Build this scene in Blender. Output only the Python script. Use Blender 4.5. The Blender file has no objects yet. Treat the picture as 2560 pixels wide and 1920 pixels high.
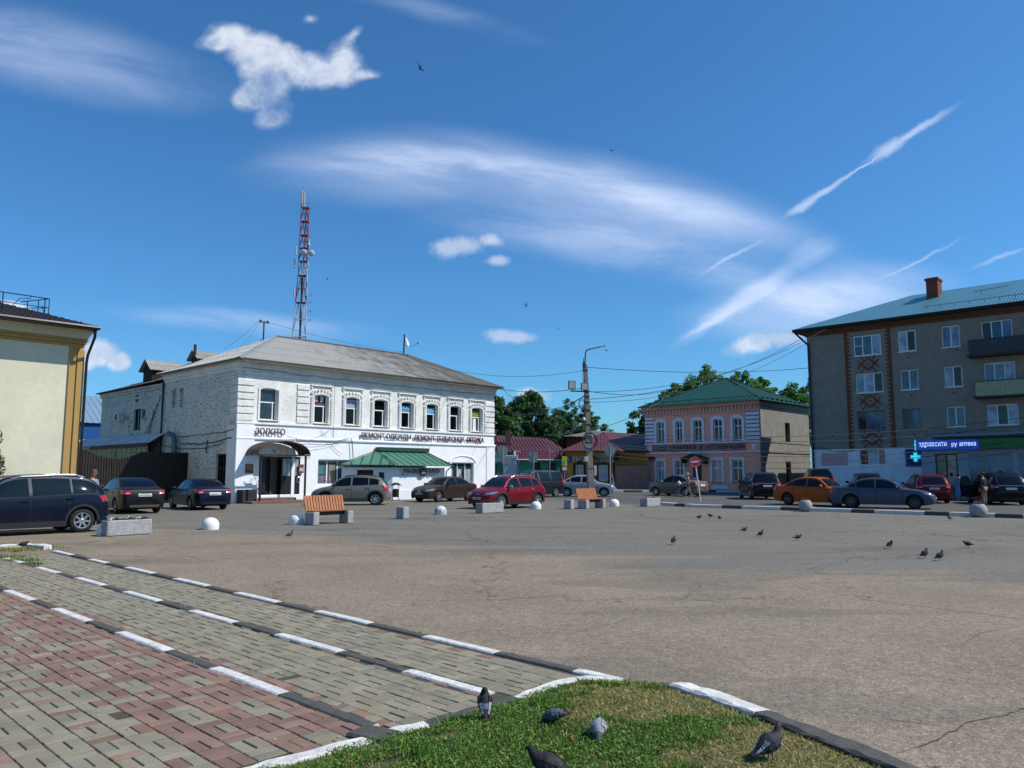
import bpy, math, random
import numpy as np
from mathutils import Vector, Matrix
from mathutils.bvhtree import BVHTree
R = math.radians
PI = math.pi
random.seed(7)
SC = bpy.context.scene
COL = SC.collection
# ------------------------------------------------------------------ camera
EYE = 1.72
PITCH = math.atan(220/1923.0)
FPX = 1923.0
cam_d = bpy.data.cameras.new("camera")
cam = bpy.data.objects.new("camera", cam_d)
COL.objects.link(cam)
cam.location = (0, 0, EYE)
cam.rotation_euler = (PI/2 + PITCH, 0, 0)
cam_d.sensor_fit = 'HORIZONTAL'
cam_d.sensor_width = 36.0
cam_d.lens = 36.0*FPX/2560.0
cam_d.clip_start = 0.05
cam_d.clip_end = 2000.0
SC.camera = cam
# ------------------------------------------------------------------ light
SUN_DIR = Vector((1.0, -0.12, 0)).normalized()
SUN_EL = R(48)
SUN_AZ = math.atan2(SUN_DIR.x, SUN_DIR.y)
sd = bpy.data.lights.new("sun", 'SUN')
sd.energy = 5.0
sd.angle = R(0.5)
sd.color = (1.0, 0.955, 0.88)
sun = bpy.data.objects.new("sun", sd)
COL.objects.link(sun)
to_sun = Vector((SUN_DIR.x*math.cos(SUN_EL), SUN_DIR.y*math.cos(SUN_EL), math.sin(SUN_EL)))
sun.rotation_euler = to_sun.to_track_quat('Z', 'Y').to_euler()
sun.location = (30, 10, 60)
SC.view_settings.view_transform = 'Standard'
SC.view_settings.look = 'None'
SC.view_settings.gamma = 1.0
SC.view_settings.exposure = 0.02
SC.view_settings.use_curve_mapping = False

def ray(px, py):
    u = (px-1280)/FPX
    v = (960-py)/FPX
    return np.array([u, math.cos(PITCH)-v*math.sin(PITCH), math.sin(PITCH)+v*math.cos(PITCH)])
def gp(px, py, z=0.0):
    d = ray(px, py); t = (z-EYE)/d[2]
    return (d[0]*t, d[1]*t)
def at(px, py, Y):
    d = ray(px, py); t = Y/d[1]
    return (d[0]*t, Y, EYE+d[2]*t)

# ---- world: Nishita sky with procedural clouds laid out by direction
W = bpy.data.worlds.new("World")
SC.world = W
W.use_nodes = True
wn = W.node_tree.nodes
wl = W.node_tree.links
wn.clear()
class NT:
    def __init__(s, tree): s.n = tree.nodes; s.l = tree.links
    def new(s, t, **kw):
        n = s.n.new(t)
        for k, v in kw.items(): setattr(n, k, v)
        return n
    def set(s, sock, v):
        if isinstance(v, bpy.types.NodeSocket): s.l.new(v, sock)
        elif v is not None: sock.default_value = v
    def math(s, op, a, b=None, c=None, clamp=False):
        n = s.new('ShaderNodeMath', operation=op); n.use_clamp = clamp
        s.set(n.inputs[0], a)
        if b is not None: s.set(n.inputs[1], b)
        if c is not None: s.set(n.inputs[2], c)
        return n.outputs[0]
    def sep(s, v):
        n = s.new('ShaderNodeSeparateXYZ'); s.set(n.inputs[0], v); return n.outputs
    def comb(s, x, y, z=0.0):
        n = s.new('ShaderNodeCombineXYZ')
        for i, q in enumerate((x, y, z)): s.set(n.inputs[i], q)
        return n.outputs[0]
    def noise(s, vec, scale, detail=4, rough=.55, dist=0.0, lac=2.0):
        n = s.new('ShaderNodeTexNoise')
        s.set(n.inputs['Vector'], vec); s.set(n.inputs['Scale'], scale)
        n.inputs['Detail'].default_value = detail; n.inputs['Roughness'].default_value = rough
        n.inputs['Distortion'].default_value = dist; n.inputs['Lacunarity'].default_value = lac
        return n.outputs[0]
    def ramp(s, f, lo, hi, a=0.0, b=1.0, smooth=True):
        n = s.new('ShaderNodeMapRange')
        n.interpolation_type = 'SMOOTHSTEP' if smooth else 'LINEAR'
        s.set(n.inputs[0], f)
        for i, q in enumerate((lo, hi, a, b)): s.set(n.inputs[i+1], q)
        return n.outputs[0]
    def mix(s, f, a, b, mode='MIX'):
        n = s.new('ShaderNodeMix', data_type='RGBA', blend_type=mode)
        s.set(n.inputs[0], f); s.set(n.inputs[6], a); s.set(n.inputs[7], b)
        return n.outputs[2]
w_ = NT(W.node_tree)
sky = w_.new('ShaderNodeTexSky', sky_type='NISHITA')
sky.sun_disc = False
sky.sun_elevation = SUN_EL
sky.sun_rotation = SUN_AZ
sky.altitude = 100
sky.air_density = 1.0
sky.dust_density = 0.6
sky.ozone_density = 1.6
tc = w_.new('ShaderNodeTexCoord')
dx, dy, dz = w_.sep(tc.outputs['Generated'])
dyc = w_.math('MAXIMUM', dy, 0.05)
U = w_.math('DIVIDE', dx, dyc)
V = w_.math('DIVIDE', dz, dyc)
front = w_.ramp(dy, 0.05, 0.2)
UV = w_.comb(U, V, 0.0)
def uvp(px, py):
    d = ray(px, py); return d[0]/d[1], d[2]/d[1]
def blob(px, py, rx, ry, rot=0.0, u=None, v=None, pw=1.0):
    """soft ellipse 1 at centre, 0 at the rim; size in photo pixels"""
    cu, cv = uvp(px, py)
    a = w_.math('SUBTRACT', U if u is None else u, cu)
    b = w_.math('SUBTRACT', V if v is None else v, cv)
    co, si = math.cos(R(rot)), math.sin(R(rot))
    kx, ky = FPX/rx, FPX/ry
    p = w_.math('ADD', w_.math('MULTIPLY', a, co*kx), w_.math('MULTIPLY', b, si*kx))
    q = w_.math('ADD', w_.math('MULTIPLY', a, -si*ky), w_.math('MULTIPLY', b, co*ky))
    r2 = w_.math('ADD', w_.math('MULTIPLY', p, p), w_.math('MULTIPLY', q, q))
    return w_.math('SUBTRACT', 1.0, w_.math('SQRT', r2)) if pw == 1.0 else w_.math('SUBTRACT', 1.0, r2)
def vmax(l):
    o = l[0]
    for x in l[1:]: o = w_.math('MAXIMUM', o, x)
    return o
# --- cumulus
nz = w_.noise(UV, 11.0, 8, .62, 0.2)
nz2 = w_.noise(UV, 26.0, 7, .68, .6)
nn = w_.math('ADD', w_.math('MULTIPLY', w_.math('SUBTRACT', nz, .5), 1.9), w_.math('MULTIPLY', w_.math('SUBTRACT', nz2, .5), .7))
def mul0(a, b): return w_.math('MULTIPLY', a, b)
def vsum(l):
    o = None
    for x in l:
        x = w_.math('MAXIMUM', x, 0.0); o = x if o is None else w_.math('ADD', o, x)
    return w_.math('MINIMUM', o, 1.0)
cum = vsum([blob(665, 262, 95, 90), blob(655, 205, 80, 80), blob(740, 185, 115, 70), blob(810, 190, 110, 66, 8), blob(870, 175, 70, 60), blob(610, 110, 105, 70), blob(560, 80, 80, 55), blob(680, 125, 85, 66), blob(630, 155, 85, 70), blob(600, 245, 70, 50),
            blob(525, 112, 60, 34), blob(778, 48, 42, 26), blob(740, 150, 90, 60), blob(862, 130, 50, 60, 60), blob(885, 85, 45, 24, 40), blob(925, 188, 50, 22), blob(680, 300, 60, 36)])
cumd = w_.math('ADD', w_.math('MULTIPLY', cum, .9), w_.math('MULTIPLY', nn, .85))
cumA = mul0(w_.ramp(cumd, 0.22, 1.32), w_.ramp(cum, 0.0, .3))
small = vmax([blob(1120, 620, 62, 40), blob(1165, 612, 80, 40), blob(1225, 602, 62, 30), blob(1240, 652, 45, 22), blob(1295, 843, 90, 24), blob(1250, 838, 55, 26),
              blob(1330, 988, 62, 26), blob(1880, 858, 120, 40, 14), blob(1960, 845, 90, 36)])
smallA = w_.ramp(w_.math('ADD', small, w_.math('MULTIPLY', nn, .9)), 0.15, 0.8)
low = vmax([blob(250, 880, 62, 46), blob(295, 905, 42, 34), blob(205, 900, 50, 40), blob(30, 775, 70, 30, -14)])
lowA = w_.ramp(w_.math('ADD', low, w_.math('MULTIPLY', nn, .6)), 0.08, 0.5)
cumAll = w_.math('MAXIMUM', w_.math('MULTIPLY', cumA, .88), w_.math('MAXIMUM', w_.math('MULTIPLY', mul0(smallA, w_.ramp(small, -.05, .2)), .75), w_.math('MULTIPLY', mul0(lowA, w_.ramp(low, -.05, .15)), .9)))
# --- cirrus: long soft band, wispy along its length
def strands(rot, sx, sy, off=0.0, det=5):
    co, si = math.cos(R(rot)), math.sin(R(rot))
    p = w_.math('ADD', w_.math('MULTIPLY', U, co*sx), w_.math('MULTIPLY', V, si*sx))
    q = w_.math('ADD', w_.math('MULTIPLY', U, -si*sy), w_.math('MULTIPLY', V, co*sy))
    return w_.noise(w_.comb(p, q, off), 1.0, det, .6, .35)
st = strands(-8, 3.0, 15.0, 0, 7)
st2 = strands(28, 2.0, 22.0, 3.0)
sb = w_.noise(UV, 1.6, 3, .5)
def softband(b, lo=0.0, hi=1.0): return w_.ramp(b, lo, hi)
warp = w_.math('ADD', V, w_.math('MULTIPLY', w_.math('SUBTRACT', sb, .5), .10))
du = w_.math('ADD', U, .224)
arc_v = w_.math('ADD', warp, w_.math('MULTIPLY', w_.math('MULTIPLY', du, du), .26))
tw0 = w_.math('ADD', V, w_.math('MULTIPLY', w_.math('SUBTRACT', w_.noise(UV, 14.0, 4, .6), .5), .03))
c1 = softband(blob(1380, 435, 900, 150, -1, v=arc_v), 0, .8)
c1b = softband(blob(1600, 425, 560, 78, -2, v=arc_v), 0, .9)
c1c = softband(blob(1100, 410, 600, 60, 0, v=arc_v), 0, .9)
c2 = softband(blob(120, 120, 640, 130, -14, v=warp), 0, .9)
c3 = softband(vmax([blob(1880, 735, 280, 34, 33, v=tw0), blob(2020, 640, 110, 42, 32, v=tw0)]), 0, .8)
c4 = softband(blob(2050, 770, 430, 115, 8, v=warp), 0, .9)
c5 = softband(blob(1600, 560, 700, 100, 0, v=arc_v), 0, .9)
c6 = softband(blob(600, 790, 420, 45, -8, v=warp), 0, .8)
c7 = softband(blob(1100, 40, 360, 45, -14, v=warp), 0, .9)
c8 = softband(blob(1150, 420, 700, 60, -6, v=warp), 0, 1)
s1 = w_.ramp(st, .28, .72)
s2 = w_.ramp(st2, .32, .7)
def mul(a, b): return w_.math('MULTIPLY', a, b)
def add(*l):
    o = l[0]
    for x in l[1:]: o = w_.math('ADD', o, x)
    return o
cir = add(mul(mul(c1, w_.math('ADD', mul(s1, .7), .45)), .50), mul(mul(c1b, w_.math('ADD', mul(s1, .6), .4)), .38), mul(mul(c1c, s1), .40),
          mul(mul(c2, w_.math('ADD', mul(s1, .8), .25)), .42), mul(mul(c3, w_.math('ADD', mul(s2, .8), .3)), .62), mul(mul(c4, w_.math('ADD', mul(s1, .6), .5)), .80),
          mul(mul(c5, s1), .52), mul(mul(c6, s1), .42), mul(mul(c7, s1), .2), mul(mul(c8, s1), .10))
# --- contrails
tn = w_.noise(UV, 22.0, 4, .6)
tw = w_.math('ADD', V, w_.math('MULTIPLY', w_.math('SUBTRACT', tn, .5), .018))
t1 = vmax([blob(2275, 335, 190, 15, 32, v=tw), blob(2225, 368, 90, 24, 34, v=tw), blob(2055, 483, 150, 11, 34, v=tw), blob(2010, 512, 80, 17, 34, v=tw), blob(2150, 420, 260, 4, 33.5, v=tw)])
t2 = vmax([blob(2300, 650, 160, 7, 27, v=tw), blob(2500, 645, 110, 9, 18, v=tw), blob(1830, 640, 130, 8, 30, v=tw), blob(1780, 805, 130, 12, 30, v=tw)])
tA = w_.math('MAXIMUM', mul(w_.ramp(t1, 0, .9), .55), mul(w_.ramp(t2, 0, 1), .34))
thin = w_.math('MINIMUM', add(cir, tA), .78)
alpha = mul(w_.math('MAXIMUM', cumAll, thin), front)
# deepen the blue as the camera records it
hs = w_.new('ShaderNodeHueSaturation')
hs.inputs['Saturation'].default_value = 1.0
w_.l.new(sky.outputs[0], hs.inputs['Color'])
skyc = w_.mix(1.0, hs.outputs[0], (0.46, 1.00, 1.44, 1), 'MULTIPLY')
shade = w_.ramp(w_.math('ADD', w_.noise(w_.comb(w_.math('SUBTRACT', U, .02), w_.math('ADD', V, .012), 0.0), 16.0, 6, .62), w_.math('MULTIPLY', cumd, .18)), .46, .74)
cumc = w_.mix(shade, (5.6, 6.6, 8.7, 1), (9.2, 9.7, 10.6, 1))
cirC = (7.4, 8.6, 11.2, 1)
cloudc = w_.mix(w_.ramp(w_.math('SUBTRACT', cumAll, thin), 0, .2), cirC, cumc)
fin = w_.mix(alpha, skyc, cloudc)
bg = w_.new('ShaderNodeBackground')
bg.inputs['Strength'].default_value = 0.098
w_.l.new(fin, bg.inputs['Color'])
wo = w_.new('ShaderNodeOutputWorld')
w_.l.new(bg.outputs[0], wo.inputs['Surface'])
# ------------------------------------------------------------------ materials
def lin(h):
    h = h.lstrip('#'); o = []
    for i in (0, 2, 4):
        v = int(h[i:i+2], 16)/255
        o.append(v/12.92 if v <= .04045 else ((v+.055)/1.055)**2.4)
    return (*o, 1.0)
def shade_c(c, k): return (c[0]*k, c[1]*k, c[2]*k, 1.0)
MC = {}
def newmat(name):
    m = bpy.data.materials.new(name); m.use_nodes = True
    t = NT(m.node_tree); t.n.clear()
    b = t.new('ShaderNodeBsdfPrincipled'); o = t.new('ShaderNodeOutputMaterial')
    t.l.new(b.outputs[0], o.inputs[0])
    return m, t, b
def bump(t, b, h, strength=.5, dist=.01):
    n = t.new('ShaderNodeBump'); n.inputs['Strength'].default_value = strength; n.inputs['Distance'].default_value = dist
    t.l.new(h, n.inputs['Height']); t.l.new(n.outputs[0], b.inputs['Normal'])
def M(name, col, rough=.6, metal=0.0, var=.12, scale=2.5, bmp=0.0, bscale=40, spec=.5, coat=0.0, emit=0.0):
    """procedural paint/stone/metal: base colour broken up by two noises"""
    if name in MC: return MC[name]
    c = lin(col) if isinstance(col, str) else col
    m, t, b = newmat(name)
    tc = t.new('ShaderNodeTexCoord').outputs['Object']
    n1 = t.noise(tc, scale, 5, .6); n2 = t.noise(tc, scale*9, 3, .6)
    f = t.math('ADD', t.math('MULTIPLY', n1, .65), t.math('MULTIPLY', n2, .35))
    f = t.ramp(f, .3, .7)
    t.set(b.inputs['Base Color'], t.mix(f, shade_c(c, 1-var), shade_c(c, 1+var*.6)))
    b.inputs['Roughness'].default_value = rough; b.inputs['Metallic'].default_value = metal
    b.inputs['Specular IOR Level'].default_value = spec
    if coat: b.inputs['Coat Weight'].default_value = coat; b.inputs['Coat Roughness'].default_value = .04
    if bmp: bump(t, b, t.noise(tc, bscale, 4, .6), bmp, .02)
    if emit: b.inputs['Emission Color'].default_value = c; b.inputs['Emission Strength'].default_value = emit
    MC[name] = m; return m
def attr_mat(name, rough=.8, var=.12, scale=6, bmp=.0, bscale=60, spec=.3, trans=0.0, dirt=None):
    """base colour from a per-face colour attribute (the thing's own colours)"""
    if name in MC: return MC[name]
    m, t, b = newmat(name)
    a = t.new('ShaderNodeAttribute'); a.attribute_name = 'Col'
    tc = t.new('ShaderNodeTexCoord').outputs['Object']
    n1 = t.noise(tc, scale, 5, .65)
    f = t.ramp(n1, .3, .7, 1-var, 1+var*.6)
    col = t.mix(1.0, a.outputs['Color'], t.comb(f, f, f), 'MULTIPLY')
    if dirt:
        col = t.mix(t.ramp(t.noise(tc, dirt[1], 4, .6), .55, .75, 0, dirt[2]), col, lin(dirt[0]))
    t.set(b.inputs['Base Color'], col)
    b.inputs['Roughness'].default_value = rough; b.inputs['Specular IOR Level'].default_value = spec
    if bmp: bump(t, b, t.noise(tc, bscale, 4, .6), bmp, .01)
    if trans:
        o = [n for n in t.n if n.type == 'OUTPUT_MATERIAL'][0]
        tr = t.new('ShaderNodeBsdfTranslucent'); t.set(tr.inputs[0], col)
        mx = t.new('ShaderNodeMixShader'); mx.inputs[0].default_value = trans
        t.l.new(b.outputs[0], mx.inputs[1]); t.l.new(tr.outputs[0], mx.inputs[2]); t.l.new(mx.outputs[0], o.inputs[0])
    MC[name] = m; return m
def brickmat(name, c1, c2, mortar, bw=.26, bh=.077, ms=.012, bmp=.6, rough=.85, patch=None, pscale=.7, pth=(.6, .66), dash=None, stain=None):
    if name in MC: return MC[name]
    m, t, b = newmat(name)
    x, y, z = t.sep(t.new('ShaderNodeTexCoord').outputs['Object'])
    oc = t.new('ShaderNodeTexCoord').outputs['Object']
    v = t.comb(t.math('ADD', x, y), z, 0.0)
    wob = t.noise(oc, 3.0, 3, .5)
    v = t.comb(t.math('ADD', x, y), t.math('ADD', z, t.math('MULTIPLY', wob, .02)), 0.0)
    br = t.new('ShaderNodeTexBrick')
    t.set(br.inputs['Vector'], v)
    t.set(br.inputs['Color1'], lin(c1)); t.set(br.inputs['Color2'], lin(c2)); t.set(br.inputs['Mortar'], lin(mortar))
    br.inputs['Scale'].default_value = 1.0; br.inputs['Mortar Size'].default_value = ms; br.inputs['Mortar Smooth'].default_value = .2
    br.inputs['Brick Width'].default_value = bw; br.inputs['Row Height'].default_value = bh
    n1 = t.noise(oc, 1.1, 6, .65)
    col = t.mix(1.0, br.outputs[0], t.comb(*[t.ramp(n1, .3, .7, .86, 1.06)]*3), 'MULTIPLY')
    if dash:   # open joints: short dark horizontal dashes along the courses
        dv = t.comb(t.math('MULTIPLY', t.math('ADD', x, y), 2.6), t.math('MULTIPLY', z, 14.0), 0.0)
        d = t.ramp(t.noise(dv, 1.0, 3, .6), dash[1], dash[1]+.06)
        col = t.mix(t.math('MULTIPLY', d, dash[2]), col, lin(dash[0]))
    if patch:  # places where the paint has come off
        p = t.ramp(t.noise(oc, pscale, 7, .7), pth[0], pth[1])
        col = t.mix(p, col, lin(patch))
    if stain:
        p = t.ramp(t.noise(t.comb(t.math('MULTIPLY', t.math('ADD', x, y), 1.2), t.math('MULTIPLY', z, .35), 3.0), 1.0, 5, .65), stain[1], stain[1]+.2)
        col = t.mix(t.math('MULTIPLY', p, stain[2]), col, lin(stain[0]))
    t.set(b.inputs['Base Color'], col); b.inputs['Roughness'].default_value = rough; b.inputs['Specular IOR Level'].default_value = .2
    h = t.math('ADD', t.math('MULTIPLY', br.outputs[1], -1.0), t.math('MULTIPLY', t.noise(oc, 24, 4, .6), .9))
    bump(t, b, h, bmp, .02)
    MC[name] = m; return m
def glassmat(name, col='#0b0f14', rough=.04, spec=.9):
    if name in MC: return MC[name]
    m, t, b = newmat(name)
    oc = t.new('ShaderNodeTexCoord').outputs['Object']
    t.set(b.inputs['Base Color'], t.mix(t.ramp(t.noise(oc, 1.3, 2, .5), .4, .6), shade_c(lin(col), .7), shade_c(lin(col), 1.25)))
    b.inputs['Roughness'].default_value = rough; b.inputs['Specular IOR Level'].default_value = spec
    bump(t, b, t.noise(oc, 2.2, 2, .5), .06, .03)
    MC[name] = m; return m
def paint(name, col, metal=.35):
    if name in MC: return MC[name]
    c = lin(col) if isinstance(col, str) else col
    m, t, b = newmat(name)
    oc = t.new('ShaderNodeTexCoord').outputs['Object']
    z = t.sep(oc)[2]
    dust = t.math('MULTIPLY', t.ramp(z, .7, .15), t.ramp(t.noise(oc, 3.0, 5, .65), .3, .8))
    base = t.mix(t.math('MULTIPLY', dust, .1), c, lin('#6b6359'))
    fl = t.noise(oc, 400, 2, .5)
    t.set(b.inputs['Base Color'], t.mix(t.ramp(fl, .4, .6, 0, .12), base, shade_c(c, 1.4)))
    b.inputs['Metallic'].default_value = metal*.6; b.inputs['Roughness'].default_value = .38; b.inputs['Specular IOR Level'].default_value = .15
    b.inputs['Coat Weight'].default_value = .30; b.inputs['Coat Roughness'].default_value = .04; b.inputs['Coat IOR'].default_value = 1.4
    MC[name] = m; return m

# ------------------------------------------------------------------ mesh building
class MB:
    def __init__(s): s.v = []; s.f = []; s.c = []; s.cur = None
    def q(s, *p):
        n = len(s.v); s.v += [tuple(x) for x in p]; s.f.append(tuple(range(n, n+len(p)))); s.c.append(s.cur); return s
    def faces(s, vs, fs):
        n = len(s.v); s.v += [tuple(x) for x in vs]
        for f in fs: s.f.append(tuple(n+i for i in f)); s.c.append(s.cur)
        return s
    def box(s, x0, x1, y0, y1, z0, z1, M4=None):
        vs = [Vector((x, y, z)) for z in (z0, z1) for y in (y0, y1) for x in (x0, x1)]
        if M4 is not None: vs = [M4 @ v for v in vs]
        return s.faces(vs, [(0, 2, 3, 1), (4, 5, 7, 6), (0, 1, 5, 4), (2, 6, 7, 3), (0, 4, 6, 2), (1, 3, 7, 5)])
    def bbox(s, x0, x1, y0, y1, z0, z1, b=.01, M4=None):
        """box with chamfered edges"""
        vs = []; idx = {}
        for i, (X, sx) in enumerate(((x0, 1), (x1, -1))):
            for j, (Y, sy) in enumerate(((y0, 1), (y1, -1))):
                for k, (Z, sz) in enumerate(((z0, 1), (z1, -1))):
                    for a in range(3):
                        p = [X+sx*b, Y+sy*b, Z+sz*b]; p[a] = (X, Y, Z)[a]
                        idx[(i, j, k, a)] = len(vs); vs.append(Vector(p) if M4 is None else M4 @ Vector(p))
        F = []
        for a in range(3):
            for e in (0, 1):
                o = [0, 0, 0]; o[a] = e; b1, c1 = [w for w in range(3) if w != a]; L = []
                for (p, q) in ((0, 0), (1, 0), (1, 1), (0, 1)):
                    o[b1], o[c1] = p, q; L.append(idx[(*o, a)])
                F.append(L)
        for a in range(3):
            b1, c1 = [w for w in range(3) if w != a]
            for p in (0, 1):
                for q in (0, 1):
                    o0 = [0, 0, 0]; o0[b1], o0[c1] = p, q; o1 = list(o0); o1[a] = 1
                    F.append([idx[(*o0, b1)], idx[(*o1, b1)], idx[(*o1, c1)], idx[(*o0, c1)]])
        for i in (0, 1):
            for j in (0, 1):
                for k in (0, 1): F.append([idx[(i, j, k, a)] for a in range(3)])
        return s.faces(vs, F)
    def tube(s, pts, r, n=6, caps=True):
        pts = [Vector(p) for p in pts]; rs = r if isinstance(r, (list, tuple)) else [r]*len(pts)
        rings = []; ref = None
        for i, p in enumerate(pts):
            d = (pts[min(i+1, len(pts)-1)]-pts[max(i-1, 0)]).normalized()
            if ref is None: ref = Vector((0, 0, 1)) if abs(d.z) < .9 else Vector((1, 0, 0))
            a = d.cross(ref); 
            if a.length < 1e-6: a = d.cross(Vector((0, 1, 0)))
            a.normalize(); b = d.cross(a).normalized(); ref = -b if False else ref
            rings.append([p+(a*math.cos(2*PI*k/n)+b*math.sin(2*PI*k/n))*rs[i] for k in range(n)])
        vs = [v for g in rings for v in g]; F = []
        for i in range(len(rings)-1):
            for k in range(n): F.append((i*n+k, i*n+(k+1) % n, (i+1)*n+(k+1) % n, (i+1)*n+k))
        if caps: F.append(tuple(range(n))[::-1]); F.append(tuple((len(rings)-1)*n+k for k in range(n)))
        return s.faces(vs, F)
    def lathe(s, prof, n=16, M4=None, closed=False):
        """prof: (r, z) pairs, revolved about z"""
        vs = []; F = []
        for r, z in prof:
            for k in range(n):
                v = Vector((r*math.cos(2*PI*k/n), r*math.sin(2*PI*k/n), z)); vs.append(v if M4 is None else M4 @ v)
        for i in range(len(prof)-1):
            for k in range(n): F.append((i*n+k, i*n+(k+1) % n, (i+1)*n+(k+1) % n, (i+1)*n+k))
        if prof[0][0] > 1e-5 and not closed: F.append(tuple(range(n))[::-1])
        if prof[-1][0] > 1e-5 and not closed: F.append(tuple((len(prof)-1)*n+k for k in range(n)))
        return s.faces(vs, F)
    def prism(s, poly, h, M4=None):
        """poly in xz plane extruded along +y by h"""
        n = len(poly); vs = [Vector((x, 0, z)) for x, z in poly]+[Vector((x, h, z)) for x, z in poly]
        if M4 is not None: vs = [M4 @ v for v in vs]
        F = [tuple(range(n)), tuple(range(n, 2*n))[::-1]]+[(i, n+i, n+(i+1) % n, (i+1) % n) for i in range(n)]
        return s.faces(vs, F)
    def build(s, name, mat, parent=None, smooth=False, label=None, fix=True, **tags):
        me = bpy.data.meshes.new(name); me.from_pydata(s.v, [], s.f)
        if fix and s.f:
            import bmesh
            bm = bmesh.new(); bm.from_mesh(me); bmesh.ops.remove_doubles(bm, verts=bm.verts, dist=1e-5) if smooth else None
            bmesh.ops.recalc_face_normals(bm, faces=bm.faces); bm.to_mesh(me); bm.free()
        if any(c is not None for c in s.c) and len(s.c) == len(me.polygons):
            ca = me.color_attributes.new('Col', 'FLOAT_COLOR', 'CORNER')
            arr = []
            for p, c in zip(me.polygons, s.c):
                c = c or (.5, .5, .5, 1); arr += list(c)*p.loop_total
            ca.data.foreach_set('color', arr)
        me.materials.append(mat)
        if smooth:
            me.polygons.foreach_set('use_smooth', [True]*len(me.polygons))
            if smooth is not True: me.set_sharp_from_angle(angle=R(smooth))
        o = bpy.data.objects.new(name, me); COL.objects.link(o)
        if parent: o.parent = parent
        if label: o['label'] = label
        for k, v in tags.items(): o[k] = v
        return o
def thing(name, label, cat, loc=(0, 0, 0), rz=0.0, group=None, kind=None):
    o = bpy.data.objects.new(name, None); COL.objects.link(o)
    o.empty_display_size = .3; o.location = loc; o.rotation_euler = (0, 0, rz)
    o['label'] = label; o['category'] = cat
    if group: o['group'] = group
    if kind: o['kind'] = kind
    return o
def tag(o, label, cat, group=None, kind=None):
    o['label'] = label; o['category'] = cat
    if group: o['group'] = group
    if kind: o['kind'] = kind
    return o
def struct(o, label, cat=None):
    o['kind'] = 'structure'; o['label'] = label; o['category'] = cat or o.name.replace('_', ' '); return o
def copy_tree(o, parent=None):
    c = o.copy(); COL.objects.link(c)
    if parent: c.parent = parent
    for ch in o.children: copy_tree(ch, c)
    return c
def Tm(x, y, z, rz=0.0, rx=0.0, ry=0.0):
    return Matrix.Translation((x, y, z)) @ Matrix.Rotation(rz, 4, 'Z') @ Matrix.Rotation(ry, 4, 'Y') @ Matrix.Rotation(rx, 4, 'X')
def text_into(mb, txt, x, z, y, w=None, h=.3, off=0.0, ext=.01, M4=None, bold=0.0, center=False):
    """lettering standing in the xz plane, reading along +x, facing -y"""
    cu = bpy.data.curves.new('t', 'FONT'); cu.body = txt; cu.size = 1.0; cu.offset = bold; cu.resolution_u = 3
    ob = bpy.data.objects.new('t', cu); COL.objects.link(ob)
    dg = bpy.context.evaluated_depsgraph_get(); dg.update()
    me = bpy.data.meshes.new_from_object(ob.evaluated_get(dg))
    co = np.array([v.co[:] for v in me.vertices]) if len(me.vertices) else np.zeros((1, 3))
    mn, mx = co.min(0), co.max(0); sw, sh = mx[0]-mn[0], mx[1]-mn[1]
    sz = h/sh; sx = (w/sw) if w else sz
    x0 = x-(sw*sx/2 if center else 0)
    base = [Vector((x0+(c[0]-mn[0])*sx, y, z+(c[1]-mn[1])*sz)) for c in co]
    n = len(base); back = [v+Vector((0, ext, 0)) for v in base]
    vs = base+back; F = []; edges = {}
    for p in me.polygons:
        f = tuple(p.vertices); F.append(f); F.append(tuple(n+i for i in f)[::-1])
        for a, b in zip(f, f[1:]+f[:1]):
            k = (min(a, b), max(a, b)); edges.setdefault(k, []).append((a, b))
    for k, l in edges.items():
        if len(l) == 1: a, b = l[0]; F.append((b, a, n+a, n+b))
    if M4 is not None: vs = [M4 @ v for v in vs]
    mb.faces(vs, F)
    bpy.data.objects.remove(ob); bpy.data.curves.remove(cu); bpy.data.meshes.remove(me)
    return mb

class Site:
    """a local frame: X runs along a front, Y goes into the building, Z up"""
    def __init__(s, ox, oy, deg):
        s.o = np.array([ox, oy]); s.a = R(deg)
        s.X = np.array([math.cos(s.a), math.sin(s.a)]); s.Y = np.array([-s.X[1], s.X[0]])
    def hit(s, px, py, axis='y', off=0.0):
        d = ray(px, py); n = s.Y if axis == 'y' else s.X
        t = (off+n @ s.o)/(n @ d[:2]); p = d*t; r = p[:2]-s.o
        return float(s.X @ r), float(s.Y @ r), float(EYE+p[2])
    def fz(s, px, py, off=0.0): h = s.hit(px, py, 'y', off); return h[0], h[2]
    def sz(s, px, py, off=0.0): h = s.hit(px, py, 'x', off); return h[1], h[2]
    def thing(s, name, label, cat, **k): return thing(name, label, cat, (s.o[0], s.o[1], 0), s.a, **k)
    def world(s, x, y): p = s.o+s.X*x+s.Y*y; return float(p[0]), float(p[1])

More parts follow.
